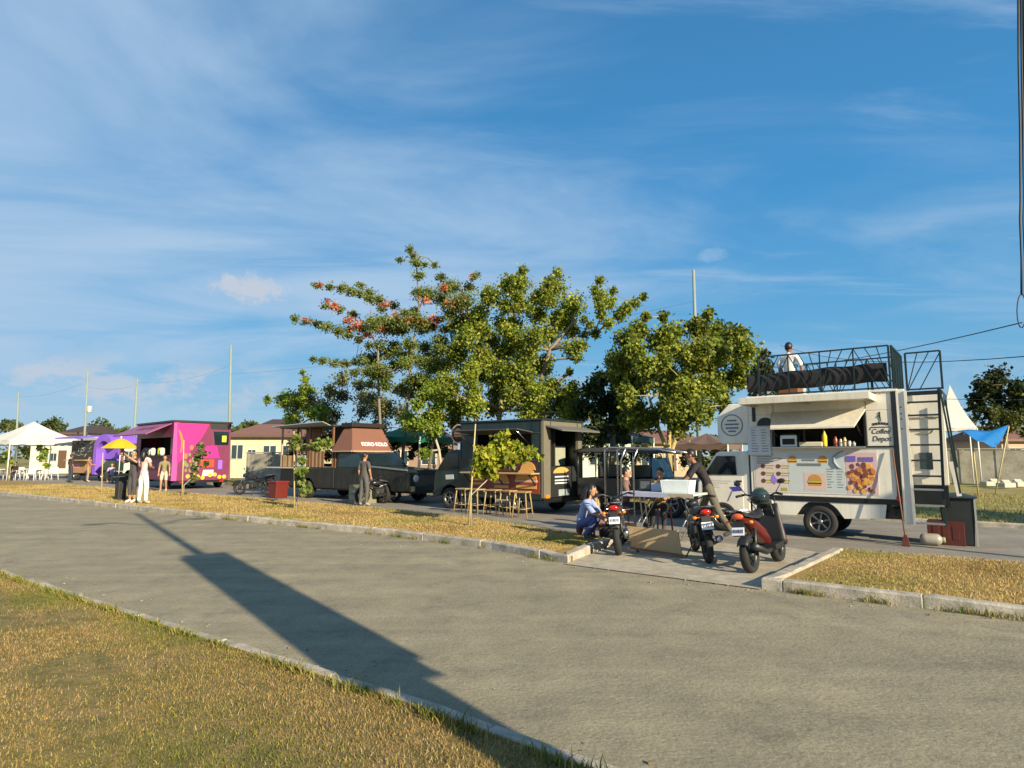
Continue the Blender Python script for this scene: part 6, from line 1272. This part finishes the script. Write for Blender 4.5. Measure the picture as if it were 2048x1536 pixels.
for j, (lab, a, b, s_) in enumerate([('thin wire from the pale pole towards the flame tree', p1 - Vector((0, 0, 2.1)), p5 + Vector((0, 0, -1.4)), .5), ('thin wire between the two tall poles left of the magenta truck', p1 + dz * 3, p2 + dz * .6, .5), ('wire from the dark slim pole to the transformer pole', p2 + dz, p3 + dz * 3, .4), ('wire from the transformer pole to the most distant pole', p3 + dz * 2, p4 + dz, .5)]): wire(lab, a, b, s_, .005)
# the dark pole at the right edge with its cables
YP = 14.2
pb_ = DP(2062, 912, YP); rp_o = bpy.data.objects.new('utility_pole', None); COL.objects.link(rp_o); rp_o.location = (pb_.x, YP, -.02); tag(rp_o, 'dark utility pole with hanging cables at the right edge', 'utility pole')
tp = DP(2052, -40, YP); v = tp - Vector((pb_.x, YP, -.02)); q = MB(); q.path([(0, 0, 0), v * .5, v], [.17, .15, .13], 12); q.obj('shaft', mat('pole_dark', (.03, .035, .035), .7), rp_o)
q = MB(); pts = [DP(x, y, YP - .2) - rp_o.location for x, y in ((2036, -20), (2037, 120), (2040, 260), (2041, 400), (2040, 440), (2043, 520), (2043, 590))]; q.path(pts, .022, 6); q.path([p + Vector((.05, -.03, 0)) for p in pts], .018, 6); q.obj('cable_bundle', mat('cable_black', (.02, .022, .025), .6), rp_o)
q = MB(); q.path([DP(2043 + 9 * math.sin(a), 622 + 34 * math.cos(a), YP - .2) - rp_o.location for a in np.linspace(.1, 6.1, 14)], .012, 6); q.obj('cable_loop', mat('cable_black', (.02, .022, .025), .6), rp_o)
wire('wire falling from the right edge pole behind the roof railing', DP(2044, 645, YP), DP(1500, 735, 40), .35, .014)
wire('level wire running right of the roof railing', DP(2060, 712, YP), DP(1560, 690, 38), .5, .012)
wire('lower level wire over the white peaked tent', DP(2060, 800, 30), DP(1480, 770, 52), .3, .014)

# ------------------------------------------------------------------ lamp post with banner beside the camera, and a second post to the right
def lamp_post(label, loc, h, banner=None, arm=True):
    o = bpy.data.objects.new('lamp_post', None); COL.objects.link(o); o.location = loc; tag(o, label, 'lamp post'); o.rotation_euler = (0, 0, math.atan2(SUN_DY, SUN_DX) + R(90))
    q = MB(); q.path([(0, 0, 0), (0, 0, 2.5), (0, 0, 2.6), (0, 0, h)], [.19 if banner else .10, .18 if banner else .09, .10 if banner else .085, .065], 12); q.obj('post', galvanised, o)
    if arm:
        for s_ in (-1, 1): q = MB(); q.path([(0, 0, h * .84), (s_ * .35, 0, h * .84 + .12), (s_ * .75, 0, h * .84 + .42), (s_ * 1.05, 0, h * .84 + .40)], .035, 8); q.obj('curved_arm', galvanised, o); q = MB(); q.ball((s_ * 1.15, 0, h * .84 + .36), (.26, .10, .06), 12, 8); q.obj('lamp_head', mat('lamp_head_grey', (.35, .36, .36), .4), o)
    if banner:
        z0_, z1_, w = banner; q = MB(); q.box(-w / 2 - .02, w / 2 - .02, -.03, -.02, z0_, z1_ - .03); q.box(-w / 2 + .05, w / 2 + .05, .12, .13, z0_ + .1, z1_ + .05); q.obj('banner', mat('banner_cloth', (.6, .6, .55), .8), o)
        for z in (z0_, z1_): q = MB(); q.bar((-w / 2, -.02, z), (w / 2, -.02, z), .03); q.obj('banner_arm', galvanised, o)
    return o
lamp_post('tall twin-armed lamp post with a long banner standing beside the viewer', (2.97, -.40, 0), 9.2, (2.55, 5.40, .68))
lamp_post('short plain lamp post on the verge beyond the right edge', (13.5, 3.0, 0), 5.3, None, False)
# ------------------------------------------------------------------ tents, houses and walls behind
tent_white = mat('tent_white', (.72, .71, .66), .7, var=.05, scale=2, trans=.18)
def tent(label, c, w, d, eave, peak, m, yaw=0, ridge=0., legs=True, drop=.22, name='tent'):
    o = thing(name, label, 'tent', c, yaw)
    q = MB()
    def top(x, y): return Vector((x * w / 2, y * d / 2, eave))
    n = 10
    for a, b in (((-1, -1), (1, -1)), ((1, -1), (1, 1)), ((1, 1), (-1, 1)), ((-1, 1), (-1, -1))):
        A_, B_ = top(*a), top(*b); pa = Vector((ridge * w / 2 * a[0], 0, peak)); pbb = Vector((ridge * w / 2 * b[0], 0, peak))
        def fn(u, v, A_=A_, B_=B_, pa=pa, pbb=pbb):
            e = A_.lerp(B_, u); t = pa.lerp(pbb, u); p = e.lerp(t, v); p.z -= .10 * (peak - eave) * math.sin(math.pi * v) + .03 * math.sin(math.pi * u * 4) * (1 - v); return p
        q.grid(fn, n, 6)
        q.grid(lambda u, v, A_=A_, B_=B_: A_.lerp(B_, u) + Vector((0, 0, -drop * v * (1 + .12 * math.sin(u * 30)))), 24, 1)
    q.obj('roof', m, o, recalc=False)
    if legs:
        for x in (-1, 1):
            for y in (-1, 1): q = MB(); q.path([(x * w / 2 * .98, y * d / 2 * .98, 0), (x * w / 2 * .98, y * d / 2 * .98, eave)], .035, 8); q.obj('leg', white_paint, o)
    return o
tc_ = GP(62, 958); tent('large white peaked tent at the far left over plastic tables', DP(58, 955, 43.0) * 1 - Vector((0, 0, DP(58, 955, 43.0).z)), 5.0, 4.6, 2.55, 3.95, tent_white, 8)
tent('second white tent cut by the left edge of the frame', Vector((DP(-75, 912, 44).x, 44, 0)), 5.0, 4.6, 2.55, 3.85, tent_white, 4)
tent('tall white peaked tent behind the ladder of the white truck', Vector((DP(1911, 912, 36).x, 36, 0)), 1.9, 1.9, 3.15, 5.7, tent_white, 12, drop=.15)
green_cloth = mat('canopy_green', (.012, .16, .075), .6, var=.15, trans=.25); teal_cloth = mat('canopy_teal', (.012, .045, .045), .6, var=.15)
tent('bright green canopy tent behind the brown truck', Vector((DP(822, 912, 26).x, 26, 0)), 2.6, 2.4, 2.35, 2.95, green_cloth, 10)
tent('dark teal canopy tent behind the open jeep', Vector((DP(1225, 912, 24).x, 24, 0)), 2.5, 2.4, 2.3, 2.75, teal_cloth, 6)
tent('brown canopy tent left of the white truck cab', Vector((DP(1415, 912, 25).x, 25, 0)), 2.2, 2.2, 2.05, 2.5, mat('canopy_brown', (.15, .095, .075), .7), 4)
# blue umbrella-like tarp on a pole, black bin side
b = GP(1957, 992); o = bpy.data.objects.new('tarp_shade', None); COL.objects.link(o); o.location = b; tag(o, 'bright blue tarp shade hung from a leaning pole by the block wall', 'tarp')
q = MB(); A_, B_, C3, D_ = [DP(x, y, b.y + dy) - b for x, y, dy in ((1918, 862, -.6), (2018, 852, .3), (1993, 893, -.9), (1955, 880, -1.2))]
q.grid(lambda u, v: A_.lerp(B_, u).lerp(D_.lerp(C3, u), v) + Vector((0, 0, -.06 * math.sin(math.pi * u) + .05 * math.sin(8 * u + 5 * v))), 12, 8); q.obj('sheet', mat('tarp_blue', (.02, .20, .55), .5, var=.15, trans=.3), o, solid=.01)
q = MB(); q.path([(0, 0, 0), DP(1944, 878, b.y) - b], .03, 7); q.obj('pole', bamboo, o)
q = MB(); q.path([(.9, .3, 0), B_], .025, 7); q.obj('pole', bamboo, o)
# yellow umbrella
u0 = Vector((DP(240, 912, 38.5).x, 38.5, 0)); o = bpy.data.objects.new('umbrella', None); COL.objects.link(o); o.location = u0; tag(o, 'yellow market umbrella in front of the purple van end', 'umbrella')
q = MB(); q.path([(0, 0, 0), (0, 0, 2.75)], .025, 8); q.obj('pole', white_paint, o)
for k in range(8):
    q = MB(); a0, a1 = 2 * math.pi * k / 8, 2 * math.pi * (k + 1) / 8
    q.grid(lambda u, v, a0=a0, a1=a1: Vector((1.05 * v * ((1 - u) * math.cos(a0) + u * math.cos(a1)), 1.05 * v * ((1 - u) * math.sin(a0) + u * math.sin(a1)), 2.68 - .62 * v ** 1.5)), 4, 5); q.obj('panel', mat('umbrella_yellow', (.72, .50, .015), .6, trans=.25), o)
q = MB(); q.ball((0, 0, 2.8), (.06, .06, .10), 8, 6); q.obj('finial', white_paint, o)

def house(label, px0, px1, Y, zw, m, roof_m, zr, depth=6, yaw=20, wins=(), over=.35, name='house', base=0.):
    a = DP(px0, 912, Y).x; b_ = DP(px1, 912, Y).x; w = b_ - a; o = bpy.data.objects.new(name, None); COL.objects.link(o); o.location = (a, Y, base); tag(o, label, 'house')
    q = MB(); q.box(0, w, 0, depth, 0, zw); q.obj('wall', m, o)
    q = MB(); q.add([(-over, -over, zw), (w + over, -over, zw), (w + over, depth + over, zw), (-over, depth + over, zw), (w * .12, depth / 2, zr), (w * .88, depth / 2, zr)], [(0, 1, 5, 4), (1, 2, 5), (2, 3, 4, 5), (3, 0, 4), (0, 3, 2, 1)]); q.obj('roof', roof_m, o)
    q = MB(); q.box(-over, w + over, -over - .04, -over, zw - .14, zw + .04); q.obj('fascia', mat('fascia_brown', (.14, .07, .05), .6), o)
    for (u, z, ww, hh, kind) in wins:
        q = MB(); q.box(w * u - ww / 2, w * u + ww / 2, -.05, -.005, z, z + hh); f = q.obj(kind, mat('frame_white', (.6, .6, .56), .5), o)
        if kind == 'window':
            for s_ in (-1, 1): q = MB(); q.box(w * u + s_ * ww * .24 - ww * .2, w * u + s_ * ww * .24 + ww * .2, -.07, -.052, z + .06, z + hh - .06); q.obj('pane', glass_light, f)
        else: q = MB(); q.box(w * u - ww * .42, w * u + ww * .42, -.07, -.052, z, z + hh - .08); q.obj('door_leaf', mat('door_brown', (.12, .07, .04), .5), f)
    return o
cream_wall = mat('wall_cream', (.62, .56, .36), .8, var=.06, scale=1.5, grime=.3); pale_wall = mat('wall_pale', (.62, .60, .52), .8, var=.06, scale=1.5, grime=.3); pink_wall = mat('wall_pinkish', (.50, .34, .24), .8, var=.08)
roof_brown = mat('roof_brown', (.20, .10, .07), .7, var=.15, scale=3); roof_dark = mat('roof_dark_brown', (.06, .04, .035), .7); roof_grey = mat('roof_grey', (.30, .29, .27), .6)
house('cream house with brown roof right of the magenta truck', 455, 618, 46, 3.1, cream_wall, roof_brown, 4.1, 7, wins=((.12, 1.35, .9, 1.1, 'window'), (.30, 1.6, .6, .5, 'window'), (.52, 1.3, 1.0, 1.1, 'window'), (.75, 1.4, 1.0, 1.0, 'window')))
house('small dark roofed house behind the cream house', 512, 566, 62, 4.4, pale_wall, roof_dark, 5.4, 6, wins=((.7, 3.3, .8, .8, 'window'),))
house('pale house with dark roof behind the black and purple van', 118, 170, 66, 4.0, pale_wall, roof_dark, 4.9, 6, wins=((.35, 2.9, .7, .7, 'window'), (.6, 2.9, .5, .7, 'window')))
house('white single storey house behind the plastic tables', 60, 140, 58, 2.9, pale_wall, roof_grey, 3.5, 6, wins=((.35, 1.0, .9, 1.3, 'window'), (.82, .5, .9, 1.7, 'door'), (.6, 1.1, .6, .8, 'window')))
house('long white house between the purple van and the magenta truck', 240, 300, 60, 3.1, pale_wall, roof_grey, 3.7, 6, wins=((.3, 1.1, .8, 1.0, 'window'), (.7, 1.1, .8, 1.0, 'window')))
house('low house with rust coloured roof above the block wall at the right', 2005, 2110, 46, 2.8, pink_wall, roof_brown, 3.9, 6, wins=((.25, 1.2, .9, 1.0, 'window'),))
house('tan house seen between the trunk of the round tree and the jeep', 1270, 1400, 44, 2.6, mat('wall_tan', (.42, .33, .22), .8), roof_brown, 3.5, 6, wins=((.2, .9, 1.0, 1.2, 'window'), (.55, .6, .9, 1.9, 'door'), (.85, .9, .9, 1.1, 'window')))
house('pale green house under the dark teal canopy', 1165, 1262, 40, 2.7, mat('wall_mint', (.50, .58, .50), .8), roof_grey, 3.2, 6, wins=((.3, 1.0, 1.0, 1.1, 'window'), (.75, 1.0, .9, 1.1, 'window')))
house('low brick coloured house behind the green canopy', 760, 900, 42, 2.6, mat('wall_brickish', (.28, .19, .14), .85), roof_dark, 3.3, 6, wins=((.3, 1.0, 1.0, 1.0, 'window'), (.7, 1.0, 1.0, 1.0, 'window')))
# walls
def wall(label, p0, p1, h, m, posts, name='wall', coping=True):
    p0, p1 = Vector(p0), Vector(p1); d = p1 - p0; o = bpy.data.objects.new(name, None); COL.objects.link(o); o.location = p0; o.rotation_euler = (0, 0, math.atan2(d.y, d.x)); tag(o, label, 'wall'); ln = d.length
    rows = max(1, round(h / .2)); cols_ = 12
    k = max(1, posts)
    for i in range(k):
        q = MB(); q.box(ln * i / k + .12, ln * (i + 1) / k - .12, -.07, .07, 0, h - .02 * (i % 2)); q.obj('panel', m, o)
    for i in range(k + 1): q = MB(); q.box(ln * i / k - .118, ln * i / k + .118, -.10, .10, 0, h + .03); q.obj('post', m, o)
    if coping: q = MB(); q.box(-.15, ln + .15, -.12, .12, h + .032, h + .10); q.obj('coping', mat('coping_grey', (.36, .33, .28), .8), o)
    return o
def block_wall_mat():
    m = ground_mat('hollow_block', [(.30, .27, .21), (.24, .22, .18), (.36, .33, .26), (.42, .40, .34)], [1, .7, 2.4, 1.3], .5, 14, .92, (.2, 20)); return m
bwm = block_wall_mat()
wall('rough grey hollow block wall beyond the field at the right', DP(1855, 912, 38) - Vector((0, 0, EYE)), (DP(2240, 912, 33).x, 33, 0), 1.95, bwm, 5)
wall('low grey block wall by the cream house', (DP(498, 912, 41).x, 41, 0), (DP(640, 912, 38).x, 38, 0), 1.75, bwm, 3)
# white plastic tables and chairs under the tent
plastic_white = mat('white_plastic', (.74, .74, .72), .4, var=.04)
def chair():
    o = thing('plastic_chair', '', 'chair', (0, 0, 0))
    q = MB(); q.grid(lambda u, v: Vector((-.21 + .42 * u, -.2 + .4 * v, .43 - .02 * math.sin(math.pi * u) * math.sin(math.pi * v))), 4, 4); q.obj('seat', plastic_white, o, solid=.02)
    q = MB(); q.grid(lambda u, v: Vector((-.2 + .4 * u, .2 + .08 * v + .05 * (2 * u - 1) ** 2 * -1, .43 + .42 * v)), 5, 4); q.obj('backrest', plastic_white, o, solid=.02)
    for x in (-1, 1):
        for y in (-1, 1): q = MB(); q.path([(x * .18, y * .17, .43), (x * .22, y * .21, 0)], [.024, .018], 6); q.obj('leg', plastic_white, o)
        q = MB(); q.path([(x * .21, -.18, .43), (x * .24, -.18, .63), (x * .22, .24, .66)], .018, 6); q.obj('armrest', plastic_white, o)
    return o
def ptable():
    o = thing('plastic_table', '', 'table', (0, 0, 0))
    q = MB(); q.box(-.42, .42, -.42, .42, .70, .74); q.obj('tabletop', plastic_white, o, bevel=.015)
    for x in (-1, 1):
        for y in (-1, 1): q = MB(); q.path([(x * .36, y * .36, .70), (x * .40, y * .40, 0)], .025, 6); q.obj('leg', plastic_white, o)
    return o
c0 = chair(); t0_ = ptable(); CG = 'white plastic chairs under the left tent'
spots = [(33, 'white plastic chair with the person in black on it'), (52, 'white plastic chair right of the person in black under the tent'), (66, 'white plastic chair at the middle of the tent tables'), (84, 'white plastic chair behind the thin tent sapling'), (97, 'last white plastic chair to the right of the tent tables'), (112, 'white plastic chair standing alone nearest the purple van')]
for i, (px, lab) in enumerate(spots):
    loc = Vector((DP(px, 912, 41.5 + (i % 2) * .9).x, 41.5 + (i % 2) * .9, 0)); yw = (37, 120, 60, 200, 10, 75)[i]
    if i == 0: c0.location = loc; c0.rotation_euler = (0, 0, -ANG + R(yw)); tag(c0, lab, None, CG); seat_loc = loc
    else: copy_thing(c0, loc, yw, lab, CG)
for i, (px, Y, lab) in enumerate([(45, 42.4, 'white plastic table nearest the person in black'), (78, 42.2, 'white plastic table at the right of the left tent'), (6, 42.0, 'white plastic table cut by the left edge')]):
    loc = Vector((DP(px, 912, Y).x, Y, 0))
    if i == 0: t0_.location = loc; tag(t0_, lab, None, 'white plastic tables under the left tent')
    else: copy_thing(t0_, loc, 10 * i, lab, 'white plastic tables under the left tent')
person('person in black sitting on a white chair under the left tent', seat_loc - Vector((0, 0, .03)), 37, SIT, 1.66, C('shirt_black', (.018, .014, .018)), C('trousers_black', (.02, .02, .025)), .6, .97, C('shoe_dark', (.06, .06, .06)), hair='short', sk=skin_d)
seat_box(*(lambda p: (p.x * RX + p.y * RY, p.x * NX + p.y * NY))(Vector((DP(226, 912, 37.2).x, 37.2, 0))), 0, 'small stool under the person in lilac by the yellow umbrella', h=.46)
person('person in lilac top sitting under the yellow umbrella', Vector((DP(226, 912, 37.2).x, 37.2, -.03)), 60, SIT, 1.62, C('top_lilac', (.40, .33, .52)), C('trousers_tan', (.30, .22, .15)), .5, .97, C('shoe_dark', (.06, .06, .06)), hair='long', sk=skin_m, fem=True)
person('person in rust top standing at the purple van counter', Vector((DP(178, 912, 39.2).x, 39.2, 0)), 170, up(wrL=(-.15, -.3, 1.15), elL=(-.22, -.1, 1.15)), 1.60, C('top_rust', (.30, .14, .08)), C('trousers_tan', (.30, .22, .15)), .4, .97, C('sandal', (.5, .4, .3)), hair='short', sk=skin_m)

for i, (px, py, sx_, lab) in enumerate([(1985, 972, .5, 'longest pale concrete rubble piece lying at the foot of the block wall'), (2012, 975, .35, 'middle pale rubble piece at the foot of the block wall'), (2035, 973, .4, 'pale rubble piece nearest the right edge at the foot of the wall')]):
    p = GP(px, py); q = MB(); q.cbox((0, 0, .12), (sx_ * 2, .5, .24), Matrix.Rotation(.2 * i, 3, 'Z')); q.cbox((sx_ * .5, .2, .22), (.4, .3, .2), Matrix.Rotation(.7, 3, 'X')); o = q.obj('concrete_rubble', mat('rubble_pale', (.48, .44, .36), .9, var=.2, bump=.4), bevel=.03, loc=p); tag(o, lab, 'rubble', 'rubble along the block wall')
